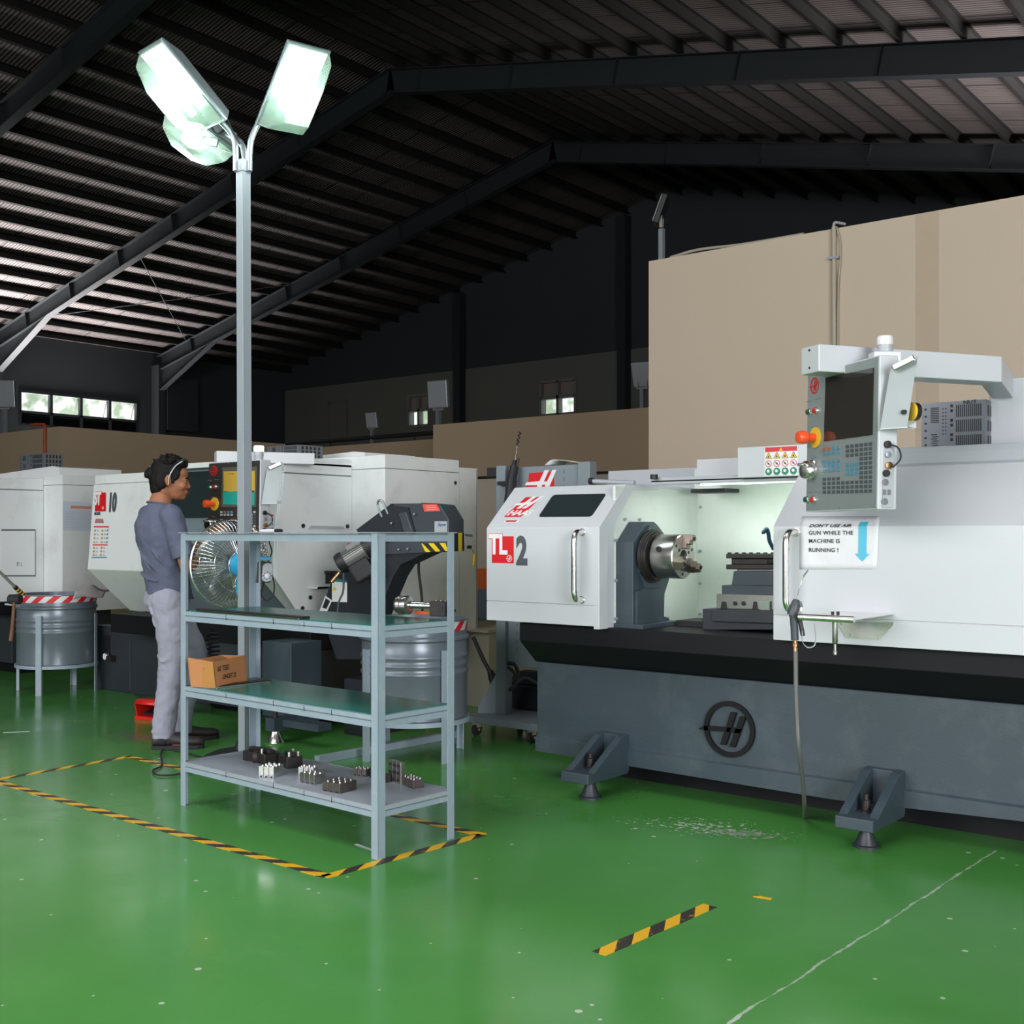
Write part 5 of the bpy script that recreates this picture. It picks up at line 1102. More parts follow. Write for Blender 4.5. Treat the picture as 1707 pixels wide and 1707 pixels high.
# ================================================================== WHITE MACHINES ON THE LEFT
def YZ(pts, x0, x1, m_=None): return prX(pts, x0, x1, m_)
def end_housing(root, dx, name='end_housing'):
    """right-hand end of the enclosure: deep box with its roof rim"""
    xa, xb = -5.60 + dx, -5.29 + dx
    m_ = MB().box(xa - .9, xb, 5.24, 5.965, .54, 1.645).use(1); m_.box(xa - .9, xb - .004, 5.244, 5.965, 1.64, 1.648).use(0)
    m_.box(xa - .9, xb, 5.24, 5.965, 1.648, 1.735); m_.build(name, [M['white_old'], M['ink']], root, bevel=.003)
    m_ = MB().box(xa - .9, xb - .002, 5.968, 6.165, .535, 1.685).use(1); m_.box(xa - .9, xb + .001, 6.150, 6.156, .54, 1.68)
    m_.build('rear_door', [M['white_old'], M['inkgrey']], root, bevel=.003)
    MB().cyl((xb, 5.925, 1.575), (xb + .004, 5.925, 1.575), .013, n=16).cyl((xb, 5.925, .62), (xb + .004, 5.925, .62), .011, n=16).build('round_plug', M['black'], root)
PF = [(4.93, .62), (4.58, .96), (4.60, 1.25), (4.655, 1.66), (5.6, 1.70), (5.6, .62)]
# ---- machine in the middle
st = thing('machining_centre', 'white machine marked ST 10 with a dark control panel, in front of the worker', 'lathe', (-6.5, 5.2, 0))
XA, XB_ = -7.72, -5.60
xd = atY(252, 900, 4.6).x
# front: left door with markings
m_ = MB(); YZ([(4.93, .635), (4.575, .96), (4.60, 1.25), (4.625, 1.585), (4.66, 1.585), (4.66, 1.0), (4.96, .66)], XA, xd, m_); m_.build('left_door', M['white_old'], st, bevel=.006)
YZ([(4.635, 1.588), (4.64, 1.655), (5.5, 1.69), (5.5, 1.588)], XA, xd).build('door_top_band', M['white_old'], st, bevel=.003)
YZ([(4.96, .63), (4.67, .98), (4.67, 1.58), (5.9, 1.60), (5.9, .63)], XA + .02, XB_ - .01).build('enclosure', M['white_old'], st)
# middle: sliding door with dark window
YZ([(4.93, .62), (4.60, .96), (4.62, 1.25), (4.655, 1.66), (4.70, 1.66), (4.70, .98), (4.96, .64)], xd, XB_ - .16).build('sliding_door', new_mat('blue_grey_door', (.17, .22, .25), .35), st, bevel=.003)
YZ([(4.607, 1.33), (4.640, 1.64), (4.66, 1.64), (4.66, 1.33)], xd + .01, XB_ - .2).build('door_window', M['glassdark'], st)
YZ([(4.60, 1.66), (4.60, 1.695), (5.6, 1.73), (5.6, 1.66)], xd - .02, XB_).build('roof', M['white_old'], st, bevel=.003)
# right front column with its stickers and the end panel
YZ(PF, XB_ - .16, XB_ - .012).build('front_column', M['white_old'], st, bevel=.004)
pr = [(4.86, .62), (4.60, .935), (4.605, 1.25), (4.66, 1.60)]
m_ = YZ(pr + [(5.238, 1.60), (5.238, .62)], XB_ - .012, XB_); m_.use(1); YZ([(4.672, 1.600), (4.672, 1.607), (5.236, 1.607), (5.236, 1.600)], XB_ - .012, XB_ - .002, m_).use(0)
YZ([(4.66, 1.607), (4.675, 1.655), (4.71, 1.675), (5.238, 1.68), (5.238, 1.607)], XB_ - .5, XB_, m_); m_.build('end_panel', [M['white_old'], M['inkgrey']], st, bevel=.004)
end_housing(st, 0)
def pX(px, py, X=XB_, l=0.): v = atX(px, py, X); v.x += l; return v
for a, b in ((505, 876.5), (579, 877.5), (517, 996), (504, 1014)):
    q = pX(a, b); MB().lathe(q, XU, [(.014, 0), (.014, .006), (.006, .008)], 16).build('panel_bolt', M['black'], st)
MB().prism([pX(513, 881), pX(518, 876), pX(570, 877.5), pX(573, 881.5)], (.012, 0, 0)).build('grab_strip', M['cover'], st)
q0, q1 = pX(514, 978), pX(549, 979); MB().box(XB_, XB_ + .09, q0.y, q1.y, q0.z - .012, q0.z).box(XB_ + .085, XB_ + .09, q0.y, q1.y, q0.z - .012, q0.z + .018).build('small_ledge', M['white_old'], st)
q = pX(546, 964); MB().box(XB_, XB_ + .05, q.y - .02, q.y + .02, q.z - .05, q.z + .03).box(XB_, XB_ + .07, q.y - .03, q.y + .03, q.z + .03, q.z + .05).build('hose_clamp', M['black'], st, bevel=.004)
q0, q1 = atY(541, 905, 5.238), atX(598, 908, -5.29); MB().box(q0.x + .0, -5.285, 5.20, 5.236, q0.z - .012, q0.z).build('red_strip', M['orange'], st)
# label, key and yellow tag on the rear door
P = lambda a, b, l=0.: atX(a, b, -5.292) + Vector((l, 0, 0))
MB().prism([P(774, 890), P(787, 891), P(787, 906), P(774, 905)], (.003, 0, 0)).use(0).build('side_label', M['paperw'], st)
MB().prism([P(774, 890, .003), P(787, 891, .003), P(787, 895, .003), P(774, 894, .003)], (.001, 0, 0)).build('label_header', M['keyblue'], st)
kt = thing('key_tag', 'key with a yellow tag hanging at the right end of the ST 10 machine', 'key tag', P(784, 942, .02))
MB().cyl(P(780, 912), P(780, 912, .03), .012, n=12).build('key', M['darksteel'], kt); MB().tube(spline([P(780, 913, .03), P(783, 919, .035), P(784, 926, .035)]), .006, 8).build('ring', M['chrome'], kt)
MB().tube([P(784, 923, .035), P(785, 932, .035), P(783, 943, .035)], [.010, .013, .009], 10).build('tag', M['yellow'], kt)
# roof lid
MB().hull2([Vector(v) for v in ((-6.40, 5.50, 1.69), (-5.75, 5.50, 1.69), (-5.75, 5.50, 1.785), (-5.86, 5.50, 1.795), (-6.40, 5.50, 1.775))], [Vector(v) for v in ((-6.40, 6.0, 1.69), (-5.75, 6.0, 1.69), (-5.75, 6.0, 1.785), (-5.86, 6.0, 1.795), (-6.40, 6.0, 1.775))]).build('roof_lid', M['white_old'], st)
# markings on the left door
SN2 = Vector((0, -(1.585 - .96), .045)).normalized(); sp0 = Vector((0, 4.577, .96))
def dq(px, py, l=0.): return atP(px, py, sp0, SN2) + SN2 * (l + .001)
vv2 = SN2.cross(XU); vv2 = vv2 if vv2.z > 0 else -vv2
lb = flat([dq(158.5, 852.5), dq(176, 852.5), dq(176, 838), dq(158.5, 838)], SN2, .0003, .0006).build('model_sticker', M['red'], st)
cz = (dq(158, 821) - dq(158, 841)).length
flat([dq(165, 852), dq(176.5, 852), dq(176.5, 821), dq(165, 821)], SN2, .0001, .0004).build('red_field', M['red'], lb)
for mt, bo, l in ((M['red'], .008, .0012), (M['paperw'], .0055, .0022)): text('lettering', 'ST', dq(157.5, 841, l), XU, vv2, cz / .70, mt, lb, .0006, bo, 0, sx=.62)
ring_logo(lb, dq(172, 847, .0014), XU, vv2, .012, M['paperw'], 'round_emblem', .0005)
c10 = (dq(181, 823) - dq(181, 851.5)).length
text('lettering', '10', dq(180, 851.5, .001), XU, vv2, c10 / .70, M['key'], lb, .0006, .010, 0, sx=.58)
text('lettering', 'BIG BORE', dq(157.5, 858.5, .001), XU, vv2, .030, M['ink'], lb, .0006, .0012, 0, sx=.60)
flat([dq(158, 872), dq(173, 872), dq(172, 865), dq(160, 865)], SN2, .0003, .0006).build('small_sticker', new_mat('faded_red', (.45, .16, .17), .5), st)
def safety_label(parent, P, n, name='safety_label'):
    m_ = MB()
    def poly(pts, k, l): m_.use(k); m_.prism([P(*q) + n * l for q in pts], n * .0004)
    poly([(0, 0), (1, 0), (1, 1), (0, 1)], 0, .0003); poly([(.02, .96), (1, .96), (1, 1), (.02, 1)], 1, .0007); poly([(.02, .44), (1, .44), (1, .475), (.02, .475)], 1, .0007); poly([(0, .08), (1, .08), (1, .115), (0, .115)], 4, .0007)
    for r in range(7):
        y = (.85, .74, .63, .51, .35, .25, .15)[r]
        for x in (.04, .52):
            poly([(x, y), (x + .16, y), (x + .08, y + .07)], 3, .0007); poly([(x + .03, y + .008), (x + .13, y + .008), (x + .08, y + .052)], 2, .001)
            for k in range(3): poly([(x + .20, y + .02 * k), (x + .38 - .05 * k, y + .02 * k), (x + .38 - .05 * k, y + .02 * k + .009), (x + .20, y + .02 * k + .009)], 5, .0007)
        if r in (0, 1, 2, 3): poly([(.88, y), (.97, y), (.99, y + .05), (.90, y + .06)], 4, .001)
    return m_.build(name, [M['paperw'], M['red'], M['yellow'], M['ink'], M['keyblue'], M['inkgrey']], parent)
def P4(a, b, c_, d): return lambda u, v: (a * (1 - u) + b * u) * (1 - v) + (d * (1 - u) + c_ * u) * v
safety_label(st, P4(dq(153, 935), dq(178, 935), dq(182, 877), dq(156, 877)), SN2)
# safety labels on the column behind the control panel
cN = Vector((0, -1, 0))
safety_label(st, P4(*[atY(a, b, 4.596) for a, b in ((438, 925), (455, 926), (456, 858), (439, 856))]), cN)
# tray + base
YZ([(4.66, .50), (4.66, .635), (5.8, .635), (5.8, .50)], -7.55, -5.35).build('chip_tray', M['tray'], st, bevel=.004)
bsm = MB().box(atY(161, 1148, 4.95).x, -6.75, 4.95, 5.9, 0, .50); bsm = bsm.build('left_base', M['base_dark'], st, bevel=.005)
MB().box(-6.75, -5.45, 4.69, 5.8, .085, .50).build('main_base', M['base_dark'], st, bevel=.006); MB().box(-6.75, -5.40, 4.67, 5.0, .085, .20).build('base_flange', M['base_dark'], st, bevel=.006)
MB().box(-6.65, -5.5, 4.9, 5.7, 0.0, .09).build('plinth', M['tray'], st)
q = atY(178, 1078, 4.948); MB().box(q.x - .05, q.x + .05, 4.945, 4.952, q.z - .05, q.z + .09).build('dark_recess', M['black'], bsm)
q = atY(179, 1094, 4.93); MB().lathe(q, NY, [(.030, 0), (.030, .02), (.026, .024)], 22).build('pressure_gauge', M['chrome'], bsm); MB().lathe(q + NY * .0245, NY, [(.024, 0), (.024, .001)], 22).build('gauge_dial', M['paperw'], bsm)
MB().box(q.x + .03, q.x + .09, 4.90, 4.95, q.z - .03, q.z + .01).build('gauge_valve', M['black'], bsm)
a = atY(218, 1065, 4.948); MB().box(a.x - .006, a.x + .006, 4.942, 4.952, .03, a.z).build('cable_channel', M['base'], bsm)
t0_ = atY(437, 1068, 4.42); t1_ = atY(485, 1070, 4.42)
MB().box(t0_.x, t1_.x, 4.42, 4.66, .12, t0_.z).build('coolant_tank', M['base'], st, bevel=.004)
q = atZ(459, 1239, 0); MB().lathe((q.x, q.y, 0), ZU, [(.055, 0), (.058, .008), (.05, .018), (.03, .055), (.028, .075)], 26).build('leveling_foot', M['chrome'], st)
MB().box(q.x - .04, q.x + .04, q.y - .04, q.y + .3, .075, .15).box(q.x - .02, q.x + .35, q.y + .02, q.y + .12, .10, .14).build('foot_bracket', M['base'], st)
MB().cyl((q.x, q.y, .15), (q.x, q.y, .24), .014, n=12).build('leveling_bolt', M['darksteel'], st)
# arm and beacon
s0 = atT(361, 761, 6.95); ad = cv(.939, 0, .345).normalized(); e0 = s0 + ad * .60
nn_ = Vector((-ad.y, ad.x, 0)); nn_ = nn_ if nn_.dot(cv(-.345, 0, .939)) > 0 else -nn_
A_, B_ = [[p + ZU * -.035, p + ZU * .035, p + ZU * .035 + nn_ * .14, p - ZU * .035 + nn_ * .14] for p in (s0, e0)]
MB().hull2(A_, B_).build('control_arm', M['white'], st, bevel=.004)
bc = atT(431.5, 767, 6.75)
MB().lathe(bc, ZU, [(.026, -.02), (.026, .02), (.029, .025), (.027, .05)], 24).build('beacon_base', M['cover'], st); MB().lathe(bc + ZU * .051, ZU, [(.030, 0), (.031, .026), (.027, .034)], 24).build('beacon_lens', M['greenlamp'], st)
MB().box(bc.x - .05, bc.x + .05, bc.y - .03, bc.y + .15, bc.z - .06, bc.z - .02).build('beacon_mount', M['white'], st)
# control panel: same head as the lathe's, turned parallel to this machine
Lst = atT(345.5, 850, 6.95); zoff = atT(345.5, 771.5, 6.95).z - zt1
Rm = Matrix((( pu.x, pn.x, 0), (pu.y, pn.y, 0), (0, 0, 1))); R2 = Matrix(((1, 0, 0), (0, -1, 0), (0, 0, 1)))
TR = Matrix.Translation(Vector((Lst.x, Lst.y, zoff))) @ (R2 @ Rm.inverted()).to_4x4() @ Matrix.Translation(-Vector((L0.x, L0.y, 0)))
c2p = copy_tree(cp, st); c2p.matrix_basis = world_of(st).inverted() @ TR @ world_of(lathe)
for ch in list(c2p.children):
    if ch.name.startswith('panel_face'): ch.data = ch.data.copy(); ch.data.materials[0] = M['paneldark']
    if ch.name.startswith('screen'): ch.data = ch.data.copy(); ch.data.materials[0] = new_mat('lit_screen_frame', (.10, .10, .08), .2)
    if ch.name.startswith('key') and random.random() < .5: ch.data = ch.data.copy(); ch.data.materials[0] = M['cover']
def scr(name, u0, u1, z0, z1, mat):
    m_ = MB().prism([TR @ (pp(px, py, .0052)) for px, py in ((u0, z0), (u1, z0 - (u1 - u0) * .2), (u1, z1 - (u1 - u0) * .1), (u0, z1))], (0, -.0008, 0)); m_.build(name, mat, st)
scr('screen_upper_area', 1381, 1454, 640, 693, emit_mat('ochre_display', (.42, .27, .04), .22)); scr('screen_lower_area', 1380, 1453, 695, 728, emit_mat('teal_display', (.01, .27, .22), .22))
scr('screen_text_line', 1383, 1405, 645, 646.5, M['ink'])
# perforated boxes on the machines
q0, q1 = atX(498, 740, -5.95), atX(538, 740, -5.95)
organiser(-6.28, -5.95, q0.y, q1.y, 1.735, atX(498, 741, -5.95).z, 'pale perforated steel box lying on top of the ST 10 machine', False)
# remote handle
HT = 5.42; K_ = .83
hd_ = thing('handheld_controller', 'pale handheld controller with a round dial hung on the back leg of the rack', 'controller', atT(446, 975, HT))
h0 = atT(446, 954, HT); hu = cv(.98, 0, .2); hn_ = hu.cross(cv(0, 1, 0)); hn_ = hn_ if hn_.dot(-cv(0, 0, 1)) > 0 else -hn_; hv = cv(.08, 1, 0)
pts = [h0 + (hu * (.030 * math.cos(a_)) + hv * ((.030 if math.sin(a_) > 0 else -.030) + .024 * math.sin(a_))) * K_ for a_ in [i * math.pi / 12 for i in range(24)]]
MB().prism(pts, hn_ * .018).build('body', M['cover'], hd_, bevel=.003); MB().obox(h0 - hu * .018 - hn_ * .010, hu, hv, hn_, .065, .10, .018).build('holder', M['black'], hd_, bevel=.003)
MB().obox(h0 - hu * .016 + hv * .066, hu, hv, hn_, .055, .018, .04).build('blue_mount', M['blue'], hd_, bevel=.003)
MB().lathe(h0 - hv * .016 + hn_ * .018, hn_, [(.011, 0), (.011, .010), (.008, .012)], 20).build('dial', M['paperw'], hd_)
for k in range(8):
    a_ = k * math.pi / 4; MB().lathe(h0 - hv * .016 + hn_ * .018 + (hu * math.cos(a_) + hv * math.sin(a_)) * .018, hn_, [(.003, 0), (.003, .002)], 8).build('button', M['ink'], hd_)
MB().tube(spline([atT(453, 955, HT), atT(457, 975, HT), atT(455, 993, HT), atT(444, 1001, HT), atT(436, 992, HT), atT(437, 980, HT), atT(442, 968, HT + .02)]), .0035, 8).tube(spline([atT(446, 940, HT), atT(453, 920, HT + .02), atT(449, 905, HT + .02), atT(446, 893, HT)]), .003, 8).build('cable', M['rubber'], hd_)
# coiled air line
ca, cb = atT(354, 1048, 6.85), atT(357, 1098, 6.85); n_ = 70
hx = [ca.lerp(cb, i / n_) + (Vector((1, 0, 0)) * math.cos(i * .62) + YU * math.sin(i * .62)) * (.034 * min(1, i / 8)) for i in range(n_ + 1)]
ct = thing('coiled_hose', 'black coiled hose hanging in front of the dark machine base, above the cardboard box', 'hose', atT(357, 1110, 6.85))
MB().tube([atT(352, 1030, 6.85), atT(351, 1040, 6.85)] + hx + [cb + Vector((0, 0, -.05)), cb + Vector((.02, .02, -.25)), Vector((cb.x + .1, cb.y + .15, .30))], .006, 8).build('coil', M['rubber'], ct)
# ---- third machine at the far left
m3 = thing('machining_centre', 'white machine cut off by the left edge of the photo, behind the left drum', 'lathe', (-10.5, 5.3, 0)); dx = -3.95
pr3 = [(4.86, .62), (4.60, .935), (4.605, 1.25), (4.66, 1.60)]
m_ = YZ(pr3 + [(5.238, 1.60), (5.238, .62)], -12.0, -5.60 + dx); m_.use(1); YZ([(4.68, 1.600), (4.68, 1.607), (5.236, 1.607), (5.236, 1.600)], -12, -5.602 + dx, m_).use(0)
YZ([(4.66, 1.607), (4.675, 1.66), (4.71, 1.69), (5.238, 1.71), (5.238, 1.607)], -12, -5.60 + dx, m_); m_.build('end_panel', [M['white_old'], M['inkgrey']], m3, bevel=.004)
end_housing(m3, dx)
XM = -5.60 + dx
def pm(px, py, l=0.): v = atX(px, py, XM); v.x += l; return v
hm_ = MB().prism([pm(2, 885), pm(59, 885), pm(59, 960), pm(2, 960)], (.002, 0, 0)); hm_.use(1)
for a, b, c_, d in ((2, 882, 59, 885), (58.3, 885, 59.3, 960), (4, 958.5, 59, 961)): hm_.prism([pm(a, b, .0021), pm(c_, b, .0021), pm(c_, d, .0021), pm(a, d, .0021)], (.002, 0, 0))
for a, b, c_, d in ((28, 937, 29.5, 944), (31, 937, 32, 941), (33, 943, 36, 944), (35.5, 938, 36.3, 943)): hm_.prism([pm(a, b, .0021), pm(c_, b, .0021), pm(c_, d, .0021), pm(a, d, .0021)], (.0012, 0, 0))
hm_.build('access_hatch', [M['white_old'], M['inkgrey']], m3)
YZ([(4.95, .10), (4.95, .56), (5.9, .56), (5.9, .10)], -12.0, -9.55).build('base', M['base_dark'], m3, bevel=.004); YZ([(4.75, .54), (4.75, .64), (5.9, .64), (5.9, .54)], -12.0, -9.45).build('chip_tray', M['tray'], m3)
MB().box(-11.8, -9.6, 5.05, 5.8, 0, .11).build('plinth', M['tray'], m3)
m_ = MB().hull2([Vector(v) for v in ((-10.4, 5.25, 1.735), (-9.30, 5.25, 1.735), (-9.30, 5.25, 1.80), (-9.42, 5.25, 1.815), (-10.4, 5.25, 1.775))], [Vector(v) for v in ((-10.4, 5.85, 1.735), (-9.30, 5.85, 1.735), (-9.30, 5.85, 1.80), (-9.42, 5.85, 1.815), (-10.4, 5.85, 1.775))]); m_.build('roof_lid', M['white_old'], m3)
q0, q1 = atX(73, 780, -9.62), atX(105, 780, -9.62)
organiser(-10.05, -9.62, q0.y, min(q1.y, 5.84), 1.806, 1.806 + .135, 'pale perforated steel box lying on top of the machine at the far left', False)
pn_ = thing('paper_sheet', 'paper table with an orange heading in a clear sleeve on the far-left machine', 'paper', atX(125, 886, -9.236))
PXX = -5.29 + dx + .002
def pw(px, py, l=0.): v = atX(px, py, PXX); v.x += l; return v
MB().prism([pw(104.5, 884), pw(152, 885), pw(152, 838), pw(104.5, 835)], (.001, 0, 0)).build('sheet', new_mat('bluish_paper', (.58, .64, .74), .4), pn_)
MB().prism([pw(118, 847.5, .0012), pw(152, 848.5, .0012), pw(152, 844, .0012), pw(118, 843, .0012)], (.0006, 0, 0)).build('orange_heading', new_mat('orange_print', (.62, .26, .16), .5), pn_)
m_ = MB()
for k in range(9): m_.prism([pw(108, 853 + k * 3.3, .0012), pw(150, 853.5 + k * 3.3, .0012), pw(150, 853.9 + k * 3.3, .0012), pw(108, 853.4 + k * 3.3, .0012)], (.0003, 0, 0))
m_.build('table_rules', new_mat('faint_rule', (.38, .42, .52), .5), pn_)
# ================================================================== CHIP CONVEYOR
cvy = thing('chip_conveyor', 'dark grey chip conveyor with a motor rising over the drum behind the rack', 'conveyor', atY(650, 1150, 4.9))
CY = 4.72; CD = .13
def cyp(pts, Y=CY): return [atY(a, b, Y) for a, b in pts]
CG = new_mat('conveyor_grey', (.052, .062, .074), .38, var=.1); CG2 = new_mat('conveyor_dark', (.022, .026, .033), .42, var=.1)
MB().prism(cyp([(596, 881), (652, 839.5), (700, 839), (702, 838), (733, 841), (748, 866), (748, 919), (712, 921), (700, 900)]), (0, CD, 0)).build('discharge_head', CG, cvy, bevel=.006)
MB().prism(cyp([(601, 918), (612, 880), (700, 900), (712, 921), (667, 942), (655, 961), (642, 992), (628, 1025), (610, 1100), (560, 1100), (534, 1020), (552, 968)]), (0, CD, 0)).build('incline_body', CG2, cvy, bevel=.006)
MB().prism(cyp([(594, 883), (652, 839.5), (656, 843), (680, 846), (692, 890), (640, 899), (605, 905)], CY - .012), (0, .012, 0)).build('side_plate', CG2, cvy)
MB().prism(cyp([(664, 856), (676, 853), (688, 888), (674, 890)], CY - .03), (0, .02, 0)).build('bearing_plate', CG, cvy, bevel=.004)
MB().prism(cyp([(640, 906), (697, 898), (708, 921), (640, 924)], CY - .010), (0, .012, 0)).build('lower_plate', CG, cvy)
HZ = new_mat('hazard_yellow', (.80, .60, .02), .4)
def hz(pts, n, Y, nm):
    a, b, c_, d = cyp(pts, Y); m_ = MB()
    for k in range(n):
        m_.use(k % 2); t0, t1 = k / n, (k + 1) / n; sh = .5 / n
        f = lambda p, q, t: p.lerp(q, max(0, min(1, t)))
        m_.prism([f(a, b, t0 + sh), f(a, b, t1 + sh), f(d, c_, t1 - sh), f(d, c_, t0 - sh)], (0, -.001, 0))
    m_.build(nm, [HZ, M['ink']], cvy)
hz([(706, 920.5), (747, 918.5), (747, 905), (700, 906)], 5, CY - .002, 'hazard_stripe')
xe = atY(748, 890, CY).x; m_ = MB()
ys = [CY + CD * t for t in (0, .3, .6, .85, 1)]; z0h, z1h = atY(748, 919, CY).z, atY(748, 888, CY).z
for k in range(4): m_.use(k % 2); m_.prism([(xe + .001, ys[k], z0h), (xe + .001, ys[k + 1], z0h), (xe + .001, ys[k + 1], z1h), (xe + .001, ys[k], z1h)], (.001, 0, 0))
m_.build('hazard_stripe', [HZ, M['ink']], cvy)
def cvd(name, pts, mat, l=.002, th=.0012): a = [p + NY * l for p in cyp(pts)]; MB().prism(a, NY * th).build(name, mat, cvy)
cvd('red_notice', [(708, 853), (735, 852), (729, 840.5), (705, 840.5)], new_mat('red_orange_label', (.75, .10, .06), .4))
m_ = MB()
for k in range(3): m_.prism([p + NY * .0034 for p in cyp([(712 - k * .5, 850 - k * 3), (730 - k * 1.5, 849.5 - k * 3), (730 - k * 1.5, 849 - k * 3), (712 - k * .5, 849.5 - k * 3)])], NY * .0004)
m_.build('notice_text', M['paperw'], cvy)
cvd('maker_label', [(725, 887), (746, 887), (746, 869), (725, 869)], M['cover']); q = atY(729.5, 877, CY - .0035); text('lettering', 'Ayow', q, XU, ZU, .026, M['darkblue'], cvy, .0006, .0006, .3)
cvd('warning_label', [(554, 1003), (579, 1004), (579, 969), (554, 966)], M['paperw']); cvd('warning_label_header', [(554, 969), (579, 971), (579, 967), (554, 963)], M['teallabel'], .003)
cvd('yellow_triangle', [(555, 984), (562, 984), (558.5, 977)], M['yellow'], .0036)
cvd('red_black_label', [(533, 1019), (546, 1019), (554, 1001), (543, 993)], M['paperw']); cvd('label_picture', [(538, 1013), (545, 1015), (551, 1002), (544, 997)], M['ink'], .0034)
# motor
ma, mb = atT(569, 939, 6.62), atT(613, 912, 6.62); md = (mb - ma).normalized(); ms = md.cross(cv(0, 0, 1)).normalized(); mw_ = md.cross(ms)
m_ = MB().lathe(ma.lerp(mb, .1), md, [(.050, 0), (.050, (mb - ma).length * .8)], 28)
for k in range(28):
    a_ = 2 * math.pi * k / 28; e = ms * math.cos(a_) + mw_ * math.sin(a_); m_.obox(ma.lerp(mb, .5) + e * .054, md, e, md.cross(e), (mb - ma).length * .78, .014, .003)
mt_ = m_.build('motor', new_mat('motor_aluminium', (.30, .31, .30), .4, metal=.6), cvy)
MB().lathe(ma, -md, [(.062, -.03), (.064, 0), (.055, .02), (.03, .026)], 28).build('fan_cover', M['black'], mt_)
MB().lathe(mb, md, [(.064, -.02), (.066, .04), (.05, .06)], 28).build('motor_flange', M['black'], mt_)
q = ma.lerp(mb, .55) + cv(-.01, .058, -.02); MB().obox(q, md, mw_, ms, .10, .05, .03).build('terminal_box', new_mat('terminal_grey', (.2, .2, .2), .5), mt_, bevel=.004)
MB().obox(atT(604, 950, 6.62), md, mw_, ms, .13, .09, .12).build('gearbox', M['black'], cvy, bevel=.015)
q0, q1 = atT(566, 955, 6.6), atT(553, 970, 6.6); MB().tube([q0, q1], .012, 10).build('elbow', M['brass'], cvy)
MB().tube(spline([atT(573, 955, 6.5), atT(572, 985, 6.5), atT(565, 1003, 6.5), atT(563, 1020, 6.5)]), .006, 8).build('cable', M['base'], cvy)
# lifting bow
a_, b_ = atY(637, 862, CY - .01), atY(647, 857, CY - .01)
MB().tube(arc_path([a_, atY(629, 843, CY - .01), atY(630, 834, CY - .02), atY(637, 834, CY - .02), atY(640, 841, CY - .01), b_], .03, 5), .007, 10).build('lifting_bow', M['galv'], cvy)
for a, b in ((652, 872), (664, 916), (679, 915), (690, 857)): MB().cyl(atY(a, b, CY - .03), atY(a, b, CY), .006, n=10).build('bolt', M['frame_al'], cvy)
MB().tube(spline([atY(699, 925, 4.9), atY(698, 950, 4.9), atY(702, 985, 4.9), atY(704, 1012, 4.9), atY(704, 1040, 5.1)]), .008, 8).build('power_cable', M['rubber'], cvy)
MB().box(atY(560, 1100, CY).x + .02, atY(600, 1100, CY).x, CY + .05, CY + .35, 0, .34).build('support', CG2, cvy)

# ================================================================== MOBILE CART behind the big lathe
CYF = 5.35
ca_ = thing('mobile_stand', 'grey steel stand on castors with a red and white emblem, left of the big lathe', 'stand', (-4.0, 5.5, 0))
pl0, pl1 = atY(827, 776, CYF), atY(842, 776, CYF); pr0, pr1 = atY(963, 770, CYF), atY(983, 770, CYF); zc1 = pr0.z
CM = new_mat('stand_grey_paint', (.20, .24, .265), .45, var=.06)
for a, b in ((pl0, pl1), (pr0, pr1)): MB().box(a.x, b.x, CYF, CYF + .07, .12, zc1).build('post', CM, ca_, bevel=.003)
m_ = MB().box(pl1.x, pr0.x, CYF + .035, CYF + .045, 1.15, zc1 - .012); m_.use(1)
for px in (862, 940):
    x = atY(px, 790, CYF + .035).x
    for k in range(10): m_.box(x - .006, x + .006, CYF + .033, CYF + .036, zc1 - .06 - k * .045, zc1 - .04 - k * .045)
m_.build('back_panel', [CM, M['inkgrey']], ca_)
m_ = MB().box(pl1.x, pr0.x, CYF + .03, CYF + .05, .42, .90); m_.use(1)
x = atY(862, 1080, CYF + .03).x
for k in range(8): m_.box(x - .006, x + .006, CYF + .028, CYF + .031, .86 - k * .05, .88 - k * .05)
m_.build('lower_panel', [CM, M['inkgrey']], ca_)
q0, q1 = atZ(772, 1193, .122), atZ(895, 1211, .122)
MB().box(q0.x, -3.45, 5.19, 5.75, .082, .122).build('platform', CM, ca_, bevel=.004)
MB().prism([(q0.x + .01, 5.30, .122), (pl0.x, 5.38, .122), (pl0.x, 5.38, .40), (q0.x + .01, 5.30, .16)], (0, .012, 0)).build('gusset', CM, ca_)
for x, y in ((q0.x + .05, 5.24), (-4.08, 5.24), (q0.x + .05, 5.68)):
    w_ = MB().lathe((x - .012, y, .036), XU, [(.036, 0), (.036, .024)], 20).build('castor_wheel', M['rubber'], ca_); MB().box(x - .018, x + .018, y - .02, y + .02, .05, .082).cyl((x - .02, y, .036), (x + .02, y, .036), .01, n=8).build('castor_fork', M['chrome'], w_)
MB().box(atY(813, 779, CYF + .03).x, pl0.x, CYF + .02, CYF + .06, atY(820, 795, CYF).z, atY(820, 779, CYF).z).build('side_block', M['black'], ca_, bevel=.003)
cpn = CYF + .0345
def cq(px, py): return atY(px, py, cpn)
lg = MB(); 
def lpoly(pts, k, l): lg.use(k); lg.prism([cq(*q) + NY * l for q in pts], NY * .0006)
lpoly([(882, 788.5), (922, 786), (926, 826), (868, 828), (881, 802)], 0, .0005)
lpoly([(908, 784), (915.5, 783.5), (901, 816), (893, 816)], 1, .0012); lpoly([(921, 783.5), (928, 783), (914, 816), (906, 816)], 1, .0012); lpoly([(878, 804), (902, 802), (899, 809), (875, 809)], 1, .0016); lpoly([(905, 803), (919, 802), (916, 808), (903, 808)], 1, .0016)
lg.build('logo_sticker', [M['red'], M['paperw']], ca_)
